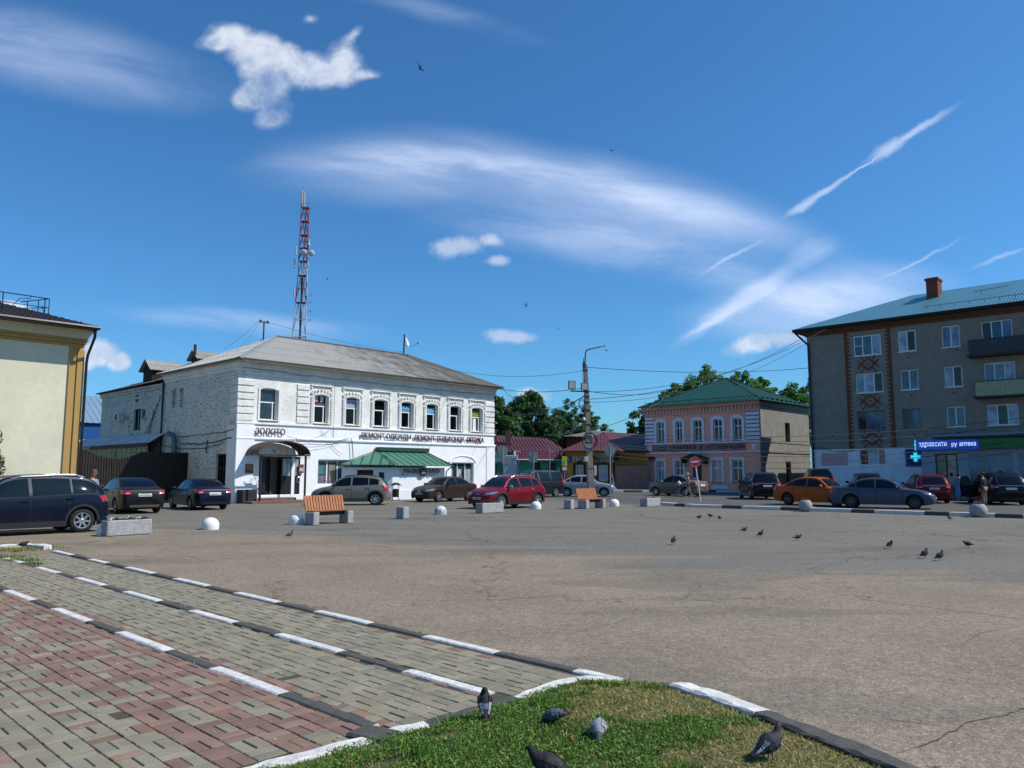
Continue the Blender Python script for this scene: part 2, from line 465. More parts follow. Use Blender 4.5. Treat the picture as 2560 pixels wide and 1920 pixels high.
def wallp(mb, p0, u, n, L, z0, z1, holes=(), d=.25, ztop=None):
    """wall sheet with openings. p0 start point, u unit along, n outward normal; holes (s0,s1,za,zb,arch)"""
    u = Vector(u); n = Vector(n); p0 = Vector(p0)
    ss = sorted(set([0, L]+[v for h in holes for v in h[:2]])); zs = sorted(set([z0, z1]+[v for h in holes for v in h[2:4]]))
    P = lambda s_, z, o=0.0: p0+u*s_+Vector((0, 0, z))-n*o
    for i in range(len(ss)-1):
        for j in range(len(zs)-1):
            sc, zc = (ss[i]+ss[i+1])/2, (zs[j]+zs[j+1])/2
            if any(h[0] < sc < h[1] and h[2] < zc < h[3] for h in holes): continue
            mb.q(P(ss[i], zs[j]), P(ss[i+1], zs[j]), P(ss[i+1], zs[j+1]), P(ss[i], zs[j+1]))
    for h in holes:
        a, b, c, e = h[:4]; ar = h[4] if len(h) > 4 else 0
        mb.q(P(a, c), P(a, e), P(a, e, d), P(a, c, d)); mb.q(P(b, c), P(b, c, d), P(b, e, d), P(b, e))
        mb.q(P(a, c), P(a, c, d), P(b, c, d), P(b, c)); mb.q(P(a, e), P(b, e), P(b, e, d), P(a, e, d))
        if ar:
            N = 8; m = (a+b)/2; hw = (b-a)/2
            for sg in (-1, 1):
                arc = [(m+sg*hw*math.cos(t), e-ar+ar*math.sin(t)) for t in [PI/2*k/N for k in range(N+1)]]
                for k in range(N):
                    (xa, za), (xb, zb) = arc[k], arc[k+1]
                    mb.q(P(xa, za, .001), P(xb, zb, .001), P(xb, e, .001), P(xa, e, .001))
                    mb.q(P(xa, za, .001), P(xb, zb, .001), P(xb, zb, d), P(xa, za, d))
def fr(p0, u, n):
    """matrix: local x along u, y into the wall (-n), z up"""
    u = Vector(u); y = -Vector(n); z = Vector((0, 0, 1)); p = Vector(p0)
    return Matrix(((u.x, y.x, z.x, p.x), (u.y, y.y, z.y, p.y), (u.z, y.z, z.z, p.z), (0, 0, 0, 1)))
def window(par, Mx, a, b, c, e, fm, gm, inset=.14, fw=.06, vs=(), hs=(), sill=None, sillm=None, name='window', parts_v=None, pane_mats=None):
    """frame mesh 'window' > pane, sill"""
    m = MB(); y0, y1 = inset, inset+.07
    m.box(a, a+fw, y0, y1, c, e, Mx); m.box(b-fw, b, y0, y1, c, e, Mx)
    m.box(a+fw, b-fw, y0, y1, c, c+fw, Mx); m.box(a+fw, b-fw, y0, y1, e-fw, e, Mx)
    xs = [a+fw]+[a+(b-a)*q for q in vs]+[b-fw]
    for q in vs: x = a+(b-a)*q; m.box(x-fw*.5, x+fw*.5, y0+.003, y1-.003, c+fw, e-fw, Mx)
    for q in hs:
        z = c+(e-c)*q; m.box(a+fw, b-fw, y0+.008, y1-.008, z-fw*.5, z+fw*.5, Mx)
    w = m.build(name, fm, par)
    if pane_mats:
        for k in range(len(xs)-1):
            MB().box(xs[k], xs[k+1], y0+.035, y0+.045, c+fw*.5, e-fw*.5, Mx).build('pane', pane_mats[k % len(pane_mats)], w)
    else:
        MB().box(a+fw*.4, b-fw*.4, y0+.035, y0+.045, c+fw*.4, e-fw*.4, Mx).build('pane', gm, w)
    if sill: MB().box(a-.06, b+.06, -sill, inset, c-.05, c-.002, Mx).build('sill', sillm or fm, w)
    return w
def roofface(mb, e0, e1, t0, t1, prof='wave', period=.15, amp=.025, rows=4, step=.02, overlap=True, off=0.0):
    """sloping roof face over the eave e0-e1 with top edge t0-t1 (t0==t1: triangle); ribs run up the slope"""
    e0, e1, t0, t1 = map(Vector, (e0, e1, t0, t1)); u = (e1-e0); L = u.length; u.normalize()
    nrm = u.cross(((t0+t1)/2-(e0+e1)/2)).normalized()
    if nrm.z < 0: nrm = -nrm
    up = nrm.cross(u).normalized()
    if up.z < 0: up = -up
    a0, a1 = (t0-e0).dot(u), (t1-e0).dot(u); Hs = (t0-e0).dot(up)
    xs = [0.0]; offs = []
    if prof == 'wave':
        n = max(2, int(L/period)*6); X = [L*i/n for i in range(n+1)]; O = [amp*math.cos(2*PI*x/period) for x in X]
    elif prof == 'trap':
        X = []; O = []; k = 0; p = period
        while k*p < L:
            for f, o in ((0, 0), (.35, 0), (.45, amp), (.8, amp), (.9, 0)):
                if (k+f)*p <= L: X.append((k+f)*p); O.append(o)
            k += 1
        X.append(L); O.append(0)
    else:      # standing seam
        X = []; O = []; k = 0; p = period
        while k*p < L:
            for f, o in ((0, 0), (.001, amp), (.05, amp), (.051, 0)):
                x = k*p+f*(p if f > .002 and False else .6)
                if x <= L: X.append(x); O.append(o)
            k += 1
        X.append(L); O.append(0)
    def top(x):
        if x < a0: return Hs*x/a0 if a0 > 1e-6 else Hs
        if x > a1: return Hs*(L-x)/(L-a1) if L-a1 > 1e-6 else Hs
        return Hs
    tops = [max(0.0, min(Hs, top(x))) for x in X]
    for r in range(rows):
        v0, v1 = Hs*r/rows, Hs*(r+1)/rows
        s0 = off+step*(1.0)*(1 if rows > 1 else 0); 
        for i in range(len(X)-1):
            ta, tb = tops[i], tops[i+1]
            if ta <= v0+1e-4 and tb <= v0+1e-4: continue
            A = e0+u*X[i]; B = e0+u*X[i+1]
            va, vb = min(ta, v1), min(tb, v1); va0, vb0 = min(ta, v0), min(tb, v0)
            f0 = s0; f1 = off
            mb.q(A+up*va0+nrm*(O[i]+f0), B+up*vb0+nrm*(O[i+1]+f0), B+up*vb+nrm*(O[i+1]+f1), A+up*va+nrm*(O[i]+f1))
            if rows > 1 and r > 0: mb.q(A+up*va0+nrm*(O[i]+f0), B+up*vb0+nrm*(O[i+1]+f0), B+up*vb0+nrm*(O[i+1]+off), A+up*va0+nrm*(O[i]+off))
    # underside
    mb.q(e0-nrm*(.05), e1-nrm*(.05), t1-nrm*.05, t0-nrm*.05) if (t0-t1).length > 1e-4 else mb.q(e0-nrm*.05, e1-nrm*.05, t0-nrm*.05)
    return mb
# ------------------------------------------------------------------ ground
def ground_material():
    m, t, b = newmat('asphalt_old')
    oc = t.new('ShaderNodeTexCoord').outputs['Object']
    x, y, z = t.sep(oc)
    big = t.noise(oc, .06, 4, .6)
    str_ = t.noise(t.comb(t.math('MULTIPLY', x, .10), t.math('MULTIPLY', y, .55), 0.0), 1.0, 5, .6, .4)
    # newer, greyer surfacing in the middle of the square, older gravelly brown surfacing in front
    edge = t.math('ADD', t.math('ADD', y, t.math('MULTIPLY', x, .6)), t.math('MULTIPLY', t.math('SUBTRACT', str_, .5), 13.0))
    grey = t.ramp(edge, 16.0, 18.5)
    far = t.ramp(t.math('ADD', edge, 0.0), 30, 36)
    warm = t.mix(t.ramp(t.noise(oc, .5, 5, .6), .3, .7), lin('#7b6f5e'), lin('#887b6a'))
    cool = t.mix(t.ramp(t.noise(t.comb(t.math('MULTIPLY', x, .3), y, 0.0), .6, 5, .6), .3, .7), lin('#66625a'), lin('#726e65'))
    col = t.mix(t.math('MULTIPLY', grey, .9), warm, cool)
    # tracks of repair
    pz = t.ramp(t.noise(t.comb(t.math('MULTIPLY', x, .16), t.math('MULTIPLY', y, .5), 7.0), 1.0, 3, .55), .58, .61)
    col = t.mix(t.math('MULTIPLY', pz, .28), col, lin('#57544f'))
    # aggregate: light and dark stones
    vo = t.new('ShaderNodeTexVoronoi'); vo.inputs['Scale'].default_value = 75.0; t.l.new(oc, vo.inputs['Vector'])
    vr = t.sep(vo.outputs['Color'])[0]
    sp = t.ramp(vr, 0, 1, .66, 1.34, False)
    vo2 = t.new('ShaderNodeTexVoronoi'); vo2.inputs['Scale'].default_value = 22.0; t.l.new(oc, vo2.inputs['Vector'])
    sp2 = t.ramp(t.sep(vo2.outputs['Color'])[1], 0, 1, .86, 1.14, False)
    mid = t.ramp(t.noise(oc, 7.0, 6, .75), .25, .75, .88, 1.12)
    k = t.math('MULTIPLY', t.math('MULTIPLY', sp, sp2), mid)
    col = t.mix(1.0, col, t.comb(k, k, k), 'MULTIPLY')
    # pale chips
    ch = t.math('GREATER_THAN', t.sep(vo2.outputs['Color'])[2], .985)
    ch = t.math('MULTIPLY', ch, t.math('LESS_THAN', vo2.outputs['Distance'], .22))
    col = t.mix(t.math('MULTIPLY', ch, .6), col, lin('#b5aea2'))
    oil = t.ramp(t.noise(oc, .45, 4, .65), .66, .74)
    col = t.mix(t.math('MULTIPLY', oil, .30), col, lin('#4a453d'))
    # cracks
    wv = t.new('ShaderNodeTexVoronoi'); wv.feature = 'DISTANCE_TO_EDGE'; wv.inputs['Scale'].default_value = .16
    wob = t.noise(oc, 1.3, 6, .7)
    off = t.math('MULTIPLY', t.math('SUBTRACT', wob, .5), 2.2)
    t.set(wv.inputs['Vector'], t.comb(t.math('ADD', x, off), t.math('SUBTRACT', y, off), 0.0))
    cr = t.ramp(wv.outputs[0], .0, .0045, 1, 0)
    cr = t.math('MULTIPLY', cr, t.ramp(t.noise(oc, .12, 2, .5), .40, .50))
    col = t.mix(t.math('MULTIPLY', cr, .85), col, lin('#35312b'))
    t.set(b.inputs['Base Color'], col)
    b.inputs['Roughness'].default_value = .85; b.inputs['Specular IOR Level'].default_value = .25
    h = t.math('ADD', t.math('MULTIPLY', vr, .6), t.math('MULTIPLY', t.noise(oc, 30, 4, .6), 1.0))
    h = t.math('SUBTRACT', h, t.math('MULTIPLY', cr, 2.0))
    bump(t, b, h, .55, .012)
    return m
MB().q((-500, -60, 0), (500, -60, 0), (500, 900, 0), (-500, 900, 0)).build('ground', ground_material())
struct(bpy.data.objects['ground'], 'worn brown and grey asphalt of the wide open square', 'ground')

road_m = M('asphalt_road', '#55534f', .85, var=.18, scale=1.2, bmp=.3, bscale=60, spec=.3)
# street that crosses behind the square and the carriageway to the right of the long kerb
def strip(pts, z): 
    return MB().q(*[(x, y, z) for x, y in pts])
strip([(-6, 84), (-3.2, 66.5), (4.2, 47), (7.4, 39.4), (30, 20.6), (52, 36), (13.5, 74), (13, 90)], .004).build('road', road_m)
struct(bpy.data.objects['road'], 'dark grey street running behind the square past the pink museum', 'road')
pav_m = M('pavement_asphalt', '#6d6862', .9, var=.15, scale=2, bmp=.3)
MB().prism([(0, 0), (22, 0), (22, .12), (0, .12)], 6, Tm(4.0, 66.5, 0, R(0))).build('pavement', pav_m)
struct(bpy.data.objects['pavement'], 'raised pavement in front of the low orange and green shops', 'pavement')
mark_m = M('road_paint', '#c9c6bd', .8, var=.25, scale=3)
mk = MB()
for i in range(9):
    mk.box(-.9, .9, -.06, .06, .0085, .0095, Tm(9+i*4.3, 53.5-i*3.35, 0, R(-38)))
for i in range(5): mk.box(-.2, .2, -1.3, 1.3, .0085, .0095, Tm(1.2+i*.75, 62-i*.35, 0, R(12)))
mk.build('road_marking', mark_m); struct(bpy.data.objects['road_marking'], 'faded white dashes painted along the street', 'road marking')

# painted kerb stones: alternating white and black stretches, each painted stretch one stone
white_k = M('kerb_white', '#cfccc6', .8, var=.28, scale=9, bmp=.5, bscale=25)
black_k = M('kerb_black', '#4b4a45', .8, var=.3, scale=9, bmp=.5, bscale=25)
def kerbline(name, label, pts, seglens, w=.15, h=.05, first='w', z0=-.1, group='kerbs', jag=0):
    """pts polyline on the ground, stones laid along it; seg lengths cycle. Returns the kerb thing with its painted stones"""
    root = thing(name, label, 'kerb', (pts[0][0], pts[0][1], 0)); root['group'] = group
    P = [Vector((p[0], p[1], 0)) for p in pts]; o = P[0]
    cum = [0]
    for a, b in zip(P, P[1:]): cum.append(cum[-1]+(b-a).length)
    def pos(s):
        for i in range(len(P)-1):
            if s <= cum[i+1] or i == len(P)-2:
                d = (P[i+1]-P[i]).normalized(); return P[i]+d*(s-cum[i]), d
    s = 0; i = 0; rnd = random.Random(len(pts)*7+int(o.x*10))
    while s < cum[-1]-.01:
        L = seglens[i % len(seglens)]; e = min(s+L, cum[-1])
        mb = MB(); n = max(2, int((e-s)/.09)); rows = []
        zj = rnd.uniform(-.006, .006)
        for k in range(n+1):
            q = s+(e-s)*k/n; p, d = pos(q); nn = Vector((-d.y, d.x, 0)); p = p-o
            j = [rnd.uniform(-1, 1)*jag for _ in range(4)]
            gap = .004 if k in (0, n) else 0
            b = .012+abs(j[0])
            rows.append([p-nn*(w/2+.004)+Vector((0, 0, z0)), p-nn*(w/2-j[2]*.5)+Vector((0, 0, h-b+zj)), p-nn*(w/2-b)+Vector((0, 0, h+zj-abs(j[1])-gap)),
                         p+nn*(w/2-b)+Vector((0, 0, h+zj-abs(j[3])-gap)), p+nn*(w/2-j[3]*.5)+Vector((0, 0, h-b+zj)), p+nn*(w/2+.004)+Vector((0, 0, z0))])
        vs = [v for r in rows for v in r]; F = []
        for k in range(n):
            for m in range(5): F.append((k*6+m, k*6+m+1, k*6+m+7, k*6+m+6))
        F.append((0, 1, 2, 3, 4, 5)); F.append(tuple(n*6+m for m in range(6)))
        mb.faces(vs, F)
        wht = (i % 2 == 0) == (first == 'w')
        mb.build('kerb_stone', white_k if wht else black_k, root, label=('white' if wht else 'black')+' painted stretch of kerb')
        s = e; i += 1
    return root
k1 = [gp(*p) for p in [(100, 1373), (136, 1381), (271, 1409), (384, 1438), (520, 1472), (696, 1510), (927, 1562), (1065, 1597), (1244, 1635), (1441, 1687), (1540, 1712)]]
k2 = [gp(*p) for p in [(-60, 1380), (14, 1397), (95, 1420), (194, 1448), (316, 1486), (481, 1533), (698, 1596), (852, 1634), (1018, 1684), (1225, 1742)]]
k3 = [gp(*p) for p in [(-90, 1452), (18, 1478), (86, 1498), (138, 1524), (226, 1552), (301, 1587), (423, 1629), (538, 1680), (710, 1741), (904, 1835)]]
def straight(P, keep=0):
    a = np.array(P[:len(P)-keep]); c = a.mean(0); d = np.linalg.svd(a-c)[2][0]; return [tuple(c+d*float((p-c) @ d)) for p in a]+list(P[len(P)-keep:])
k1, k2, k3 = straight(k1), straight(k2), straight(k3)
def seg_lengths(line, pxs):
    a, b = Vector(line[0]), Vector(line[-1]); d = b-a; out = []
    for p in pxs:
        r = ray(p, 1500)[0]/ray(p, 1500)[1]
        for _ in range(6):      # the column's bearing depends slightly on the row because of the pitch
            t = (a.x-r*a.y)/(r*d.y-d.x); P = a+d*t; yy = 1180+EYE*FPX/P.y; q = ray(p, yy); r = q[0]/q[1]
        out.append(P)
    L = [(out[i+1]-out[i]).length for i in range(len(out)-1)]; return out[0], L
s0, sl = seg_lengths(k1, [136, 183, 226, 271, 319, 384, 440, 520, 593, 696, 794, 927, 1065, 1244, 1441, 1560])
kerbline('kerb', 'outer low kerb between the asphalt and the paving, painted white and dark', [tuple(s0), k1[-1]], sl, h=.037, w=.115, group='low kerbs of the paving')
s0, sl = seg_lengths(k2, [-30, 14, 57, 95, 149, 194, 260, 316, 402, 481, 592, 698, 852, 1018, 1240])
kerbline('kerb', 'middle low kerb running through the paving, painted white and dark', [tuple(s0), k2[-1]], sl, first='b', h=.037, w=.115, group='low kerbs of the paving')
s0, sl = seg_lengths(k3, [-40, 18, 86, 138, 226, 301, 423, 538, 710, 930])
kerbline('kerb', 'inner low kerb beside the reddish paving, painted white and dark', [tuple(s0), k3[-1]], sl, first='b', h=.037, w=.115, group='low kerbs of the paving', jag=.002)
isl = [gp(*p) for p in [(560, 1960), (700, 1920), (920, 1862), (975, 1843), (1066, 1822), (1180, 1790), (1290, 1758), (1330, 1742), (1380, 1722), (1440, 1706), (1551, 1709)]]
isr = [gp(*p) for p in [(1690, 1727), (1800, 1760), (1900, 1800), (2050, 1858), (2200, 1918), (2330, 1975)]]
_d = lambda a, b: sum((Vector(isl[i+1])-Vector(isl[i])).length for i in range(a, b))
ISEG = [_d(0, 2), _d(2, 3), _d(3, 4), _d(4, 6), _d(6, 10)+.1]
kerbline('lawn_kerb', 'pale broken kerb at the left edge of the lawn corner', isl, ISEG, h=.045, w=.13, jag=.012, group='kerbs round the lawn')
kerbline('lawn_kerb', 'kerb of white then dark stones at the right edge of the lawn corner', isr, [.86, 3.5], h=.07, w=.16, jag=.014, group='kerbs round the lawn')
# refuge kerb across the square
fk = [gp(1650, 1262), gp(1735, 1268), gp(2007, 1277), gp(2560, 1296), gp(2800, 1306)]
kerbline('street_kerb', 'long black and white kerb between the square and the parked cars', fk, [1.55, .9, 2.1, 1.0, 1.85, 1.0, 2.1, .95, 1.9, .9], w=.3, h=.15, group='street kerbs')
kerbline('street_kerb', 'black and white kerb of the pavement before the orange shop', [(.6, 66.3), (9, 66.3), (24, 66.3)], [4.5, 1.8, 2.6, 1.6], w=.2, h=.17, group='street kerbs')

# paving of small concrete blocks laid in pairs
A0 = -0.7665     # direction of the kerbs (about -44 degrees)
ex = Vector((math.cos(A0), math.sin(A0), 0)); ey = Vector((-ex.y, ex.x, 0))
def offs(pts):
    a = np.array(pts); return a @ np.array([ex.x, ex.y]), a @ np.array([ey.x, ey.y])
K1s, K1o = offs(k1); K2s, K2o = offs(k2); K3s, K3o = offs(k3)
order = lambda s, o: (np.sort(s), o[np.argsort(s)])
K1s, K1o = order(K1s, K1o); K2s, K2o = order(K2s, K2o); K3s, K3o = order(K3s, K3o)
ISL = [Vector((x, y, 0)) for x, y in isl]
def inpoly(x, y, poly):
    c = False; n = len(poly); j = n-1
    for i in range(n):
        xi, yi = poly[i][:2]; xj, yj = poly[j][:2]
        if (yi > y) != (yj > y) and x < (xj-xi)*(y-yi)/(yj-yi)+xi: c = not c
        j = i
    return c
lawn_poly = [(p[0], p[1]) for p in isl[:]]+[gp(1610, 1716)]+list(isr)+[(2.6, 2.2), (-1.6, 2.2)]
pav = MB(); rnd = random.Random(11)
GREY = ['#87816f', '#8a8472', '#837e6d', '#89806d', '#8c8470', '#807c6c']; RED = ['#856b5e', '#80675b', '#897062', '#7c6357']
BW, BL = .1, .2
base_s = (int(-22/.2)*.2)
smin = float(K3s.min())-3
i0, i1 = int(smin/.2)-2, int(max(K1s.max(), 2)/.2)+8
j0, j1 = int(-3.2/.2)-2, int(5.6/.2)+1
for i in range(i0, i1):
    for j in range(j0, j1):
        cs, co = i*.2+.1, j*.2+.1
        x, y = (ex*cs+ey*co)[:2]
        if y < 3.6 or x < -14 or y > 17.6 or x/y < -.80: continue
        o1 = np.interp(cs, K1s, K1o)-.07; o2 = np.interp(cs, K2s, K2o); o3 = np.interp(cs, K3s, K3o)
        if co > o1+.1 or x > .95: continue
        if inpoly(x+.03, y-.06, lawn_poly): continue
        horiz = (i+j) % 2 == 0
        for k in (0, 1):
            if horiz: a, b, c, d = cs-.1, cs+.1, co-.1+k*.1, co+k*.1
            else: a, b, c, d = cs-.1+k*.1, cs+k*.1, co-.1, co+.1
            mo = (c+d)/2; mm = (a+b)/2
            if mo > o1-.02: continue
            if abs(mo-o2) < .03 or abs(mo-o3) < .03: continue
            red = False
            if mo < o3:
                dd = o3-mo
                if dd < .22: red = True
                elif dd < 1.1: red = not ((i+2*j) % 5 < 2 and j % 2 == 0) and rnd.random() < .93
                else: red = (i % 2 == 0 and j % 3 == 0 and k == 1) or (dd > 3.4 and (i+j) % 3 == 0) or rnd.random() < .015
            elif (0 < mo-o3 < .14) or abs(mo-o2) < .11 or (o1-mo) < .12: red = rnd.random() < .7
            pav.cur = shade_c(lin(rnd.choice(RED if red else GREY)), rnd.uniform(.9, 1.07))
            if rnd.random() < .0012: continue
            g = .0046; h = rnd.uniform(-.003, .003)+.022; tx, ty = rnd.uniform(-.002, .002), rnd.uniform(-.002, .002); ch = .004
            q = []
            for (ss, oo, zz) in ((a+g, c+g, -.02), (b-g, c+g, -.02), (b-g, d-g, -.02), (a+g, d-g, -.02),
                                 (a+g, c+g, h-ch), (b-g, c+g, h-ch+tx), (b-g, d-g, h-ch+tx+ty), (a+g, d-g, h-ch+ty),
                                 (a+g+ch, c+g+ch, h), (b-g-ch, c+g+ch, h+tx), (b-g-ch, d-g-ch, h+tx+ty), (a+g+ch, d-g-ch, h+ty)):
                p = ex*ss+ey*oo; q.append((p.x, p.y, zz))
            pav.faces(q, [(0, 1, 5, 4), (1, 2, 6, 5), (2, 3, 7, 6), (3, 0, 4, 7), (4, 5, 9, 8), (5, 6, 10, 9), (6, 7, 11, 10), (7, 4, 8, 11), (8, 9, 10, 11)])
pm = attr_mat('paver_concrete', .9, .16, 3.0, .5, 160, .25, dirt=('#5f5a4e', 2.2, .35))
pav.build('paving', pm, fix=False)
struct(bpy.data.objects['paving'], 'grey green and reddish concrete block paving in the near left corner', 'paving')
sandm = M('joint_sand', '#4a4336', .95, var=.3, scale=14, bmp=.5)
mb = MB(); 
P = [ex*s+ey*(float(np.interp(s, K1s, K1o))-.03) for s in np.linspace(smin, float(K1s.max()), 24)]
P2 = [ex*s+ey*(-3.3) for s in np.linspace(smin, float(K1s.max())+1, 24)]
for a, b, c, d in zip(P, P[1:], P2[1:], P2): mb.q(*[(v.x, v.y, .0145) for v in (a, b, c, d)])
struct(mb.build('joint_bed', sandm), 'dark sand in the joints of the block paving', 'ground')
cx_, cy_ = gp(940, 1848); o = MB().bbox(-.17, .14, -.11, .11, -.1, .045, .015).build('corner_slab', black_k); o.location = (cx_, cy_, 0); o.rotation_euler = (0, 0, A0+.25); struct(o, 'dark concrete slab where the inner kerb meets the lawn', 'kerb')

# earth mound with grass
def mound(x, y):
    d = 9
    for k in range(len(lawn_poly)-3):
        a = Vector(lawn_poly[k]); b = Vector(lawn_poly[k+1]); p = Vector((x, y)); ab = b-a
        tt = max(0, min(1, (p-a).dot(ab)/ab.length_squared)); d = min(d, (p-(a+ab*tt)).length)
    return .012+.075*min(1, d/.7)**.7
em = MB(); N = 64; gx0, gx1, gy0, gy1 = -1.8, 3.0, 2.6, 6.7
for i in range(N):
    for j in range(N):
        xa, xb = gx0+(gx1-gx0)*i/N, gx0+(gx1-gx0)*(i+1)/N; ya, yb = gy0+(gy1-gy0)*j/N, gy0+(gy1-gy0)*(j+1)/N
        if not inpoly((xa+xb)/2, (ya+yb)/2, lawn_poly): continue
        em.q((xa, ya, mound(xa, ya)), (xb, ya, mound(xb, ya)), (xb, yb, mound(xb, yb)), (xa, yb, mound(xa, yb)))
em.build('soil', M('soil_dry', '#5f5a3a', .95, var=.35, scale=4, bmp=.8, bscale=50), smooth=True)
struct(bpy.data.objects['soil'], 'dry soil under the lawn corner', 'soil')
def nz1(x, y, s=0):
    return .5+.25*math.sin(x*2.3+s+1.7*math.sin(y*1.9+s))+.25*math.sin(y*3.1-x*1.3+s*2)
gr = MB(); rnd = random.Random(5)
G1 = ['#587f2e', '#638836', '#4a6f27', '#71953f', '#3d5c22']; G2 = ['#b09a62', '#c4ad76', '#9a854e', '#9c9454', '#85863f']
def blade(x, y, z, h, w, lean, c, az=None):
    az = rnd.uniform(0, 2*PI) if az is None else az
    lx, ly = math.cos(az)*lean, math.sin(az)*lean; px_, py_ = -math.sin(az)*w/2, math.cos(az)*w/2
    rot = rnd.uniform(0, PI); px_, py_ = math.cos(rot)*w/2, math.sin(rot)*w/2
    gr.cur = c
    gr.q((x-px_, y-py_, z), (x+px_, y+py_, z), (x+px_*.7+lx*.45, y+py_*.7+ly*.45, z+h*.6), (x-px_*.7+lx*.45, y-py_*.7+ly*.45, z+h*.6))
    gr.q((x-px_*.7+lx*.45, y-py_*.7+ly*.45, z+h*.6), (x+px_*.7+lx*.45, y+py_*.7+ly*.45, z+h*.6), (x+lx, y+ly, z+h*.85))
cnt = 0
while cnt < 62000:
    x, y = rnd.uniform(gx0, gx1), rnd.uniform(3.4, gy1)
    if abs(x) > y*.72+.2 or not inpoly(x, y, lawn_poly): continue
    cnt += 1
    # drier towards the right and the tip, and in worn patches
    dry = (x-.60)*.85+(y-5.3)*.35+(nz1(x*1.6, y*1.6)-.5)*1.5+(nz1(x*6, y*6, 2)-.5)*.7
    if y < 4.75 and x > .1: dry += .35
    z = mound(x, y)-.004
    if x < -.35 and nz1(x*5, y*5, 4) > .62 and rnd.random() < .75: continue
    if dry > .25:
        if rnd.random() < .15: continue
        c = lin(rnd.choice(G2 if rnd.random() < .8 else G1)); h = rnd.uniform(.008, .03); ln = rnd.uniform(.01, .045)
    else:
        tall = nz1(x*2.2, y*2.2, 9)
        c = lin(rnd.choice(G1)); h = rnd.uniform(.015, .045)*(1+max(0, tall-.6)*1.4); ln = rnd.uniform(.005, .035)
        if rnd.random() < .2: c = lin(rnd.choice(G2))
    blade(x, y, z, h, rnd.uniform(.005, .010), ln, shade_c(c, rnd.uniform(.75, 1.2)))
# clover-like low leaf clumps
cnt = 0
while cnt < 34000:
    x, y = rnd.uniform(gx0, 1.6), rnd.uniform(3.6, 6.4)
    if not inpoly(x, y, lawn_poly): continue
    cnt += 1
    if (x-.46)*1.0+(y-5.3)*.3+(nz1(x*1.6, y*1.6)-.5)*1.6 > .15: continue
    if x < -.3 and nz1(x*5, y*5, 4) > .6: continue
    z = mound(x, y)+rnd.uniform(.004, .03); a = rnd.uniform(0, 2*PI); r = rnd.uniform(.004, .010)
    t1_, t2_ = rnd.uniform(-.006, .006), rnd.uniform(-.006, .006)
    gr.cur = shade_c(lin(rnd.choice(G1)), rnd.uniform(.7, 1.25))
    ca, sa = math.cos(a)*r, math.sin(a)*r
    gr.q((x-ca, y-sa, z), (x+sa, y-ca, z+t1_), (x+ca, y+sa, z+t2_), (x-sa, y+ca, z-t1_))
# strappy tufts
for (tx, ty, n, hh) in [(-.55, 4.62, 70, .17), (.42, 5.55, 30, .10), (.22, 5.75, 30, .11), (-.35, 5.5, 20, .08), (1.0, 5.2, 26, .07), (.55, 5.25, 34, .09), (.1, 5.0, 16, .08), (.75, 5.75, 24, .07), (-.75, 4.85, 30, .1), (1.35, 5.0, 30, .07), (.9, 4.5, 30, .07), (-.45, 5.35, 20, .1)]:
    for _ in range(n):
        x, y = tx+rnd.gauss(0, .05), ty+rnd.gauss(0, .04)
        blade(x, y, mound(x, y), rnd.uniform(.5, 1)*hh, .006, rnd.uniform(.01, .07), shade_c(lin(rnd.choice(G1)), rnd.uniform(.8, 1.3)))
# weeds by the far left end of the paving
for (px_, py_, n, sp, dry) in [(30, 1376, 900, .30, .7), (75, 1370, 700, .25, .6), (50, 1405, 350, .18, .1), (12, 1396, 300, .2, .1), (85, 1414, 180, .1, .0), (-10, 1366, 900, .4, .6)]:
    cx_, cy_ = gp(px_, py_)
    for _ in range(n):
        x, y = cx_+rnd.gauss(0, sp)*1.2, cy_+rnd.gauss(0, sp)*.5
        blade(x, y, .0, rnd.uniform(.03, .11), .012, rnd.uniform(.0, .06), shade_c(lin(rnd.choice(G2 if rnd.random() < dry else G1)), rnd.uniform(.8, 1.2)))
gr.build('grass', attr_mat('grass_blades', .7, .1, 5, trans=.25, spec=.25), fix=False)
tag(bpy.data.objects['grass'], 'green and dried grass with clover on the lawn corner', 'grass', kind='stuff')
kerbline('lawn_kerb', 'short whitewashed kerb with dry grass at the left edge of the photo', [gp(-150, 1378), gp(5, 1374), gp(62, 1371), gp(120, 1374)], [3.2, .8], h=.12, w=.2, jag=.02, group='kerbs round the lawn')
# scattered chips, feathers and droppings
lt = MB(); rnd = random.Random(3)
for _ in range(150):
    px_, py_ = rnd.uniform(0, 2560), rnd.uniform(1500, 1900)
    x, y = gp(px_, py_)
    if inpoly(x, y, lawn_poly): z = mound(x, y)+.03
    elif x*ey.x+y*ey.y < float(np.interp(x*ex.x+y*ex.y, K1s, K1o)): z = .03
    else: z = .004
    r = rnd.uniform(.003, .008); lt.cur = lin(rnd.choice(['#c9c4b8', '#d8d6d0', '#39342c', '#2e2a24', '#b3a58a']))
    a = rnd.uniform(0, 6)
    lt.faces([(x+r*math.cos(a+k*1.256)*rnd.uniform(.7, 1.2), y+r*math.sin(a+k*1.256), z) for k in range(5)]+[(x, y, z+.004)], [(0, 1, 5), (1, 2, 5), (2, 3, 5), (3, 4, 5), (4, 0, 5)])
lt.build('litter', attr_mat('litter_bits', .8), fix=False)
tag(bpy.data.objects['litter'], 'tiny pale and dark specks of grit, feathers and droppings on the paving', 'litter', kind='stuff')
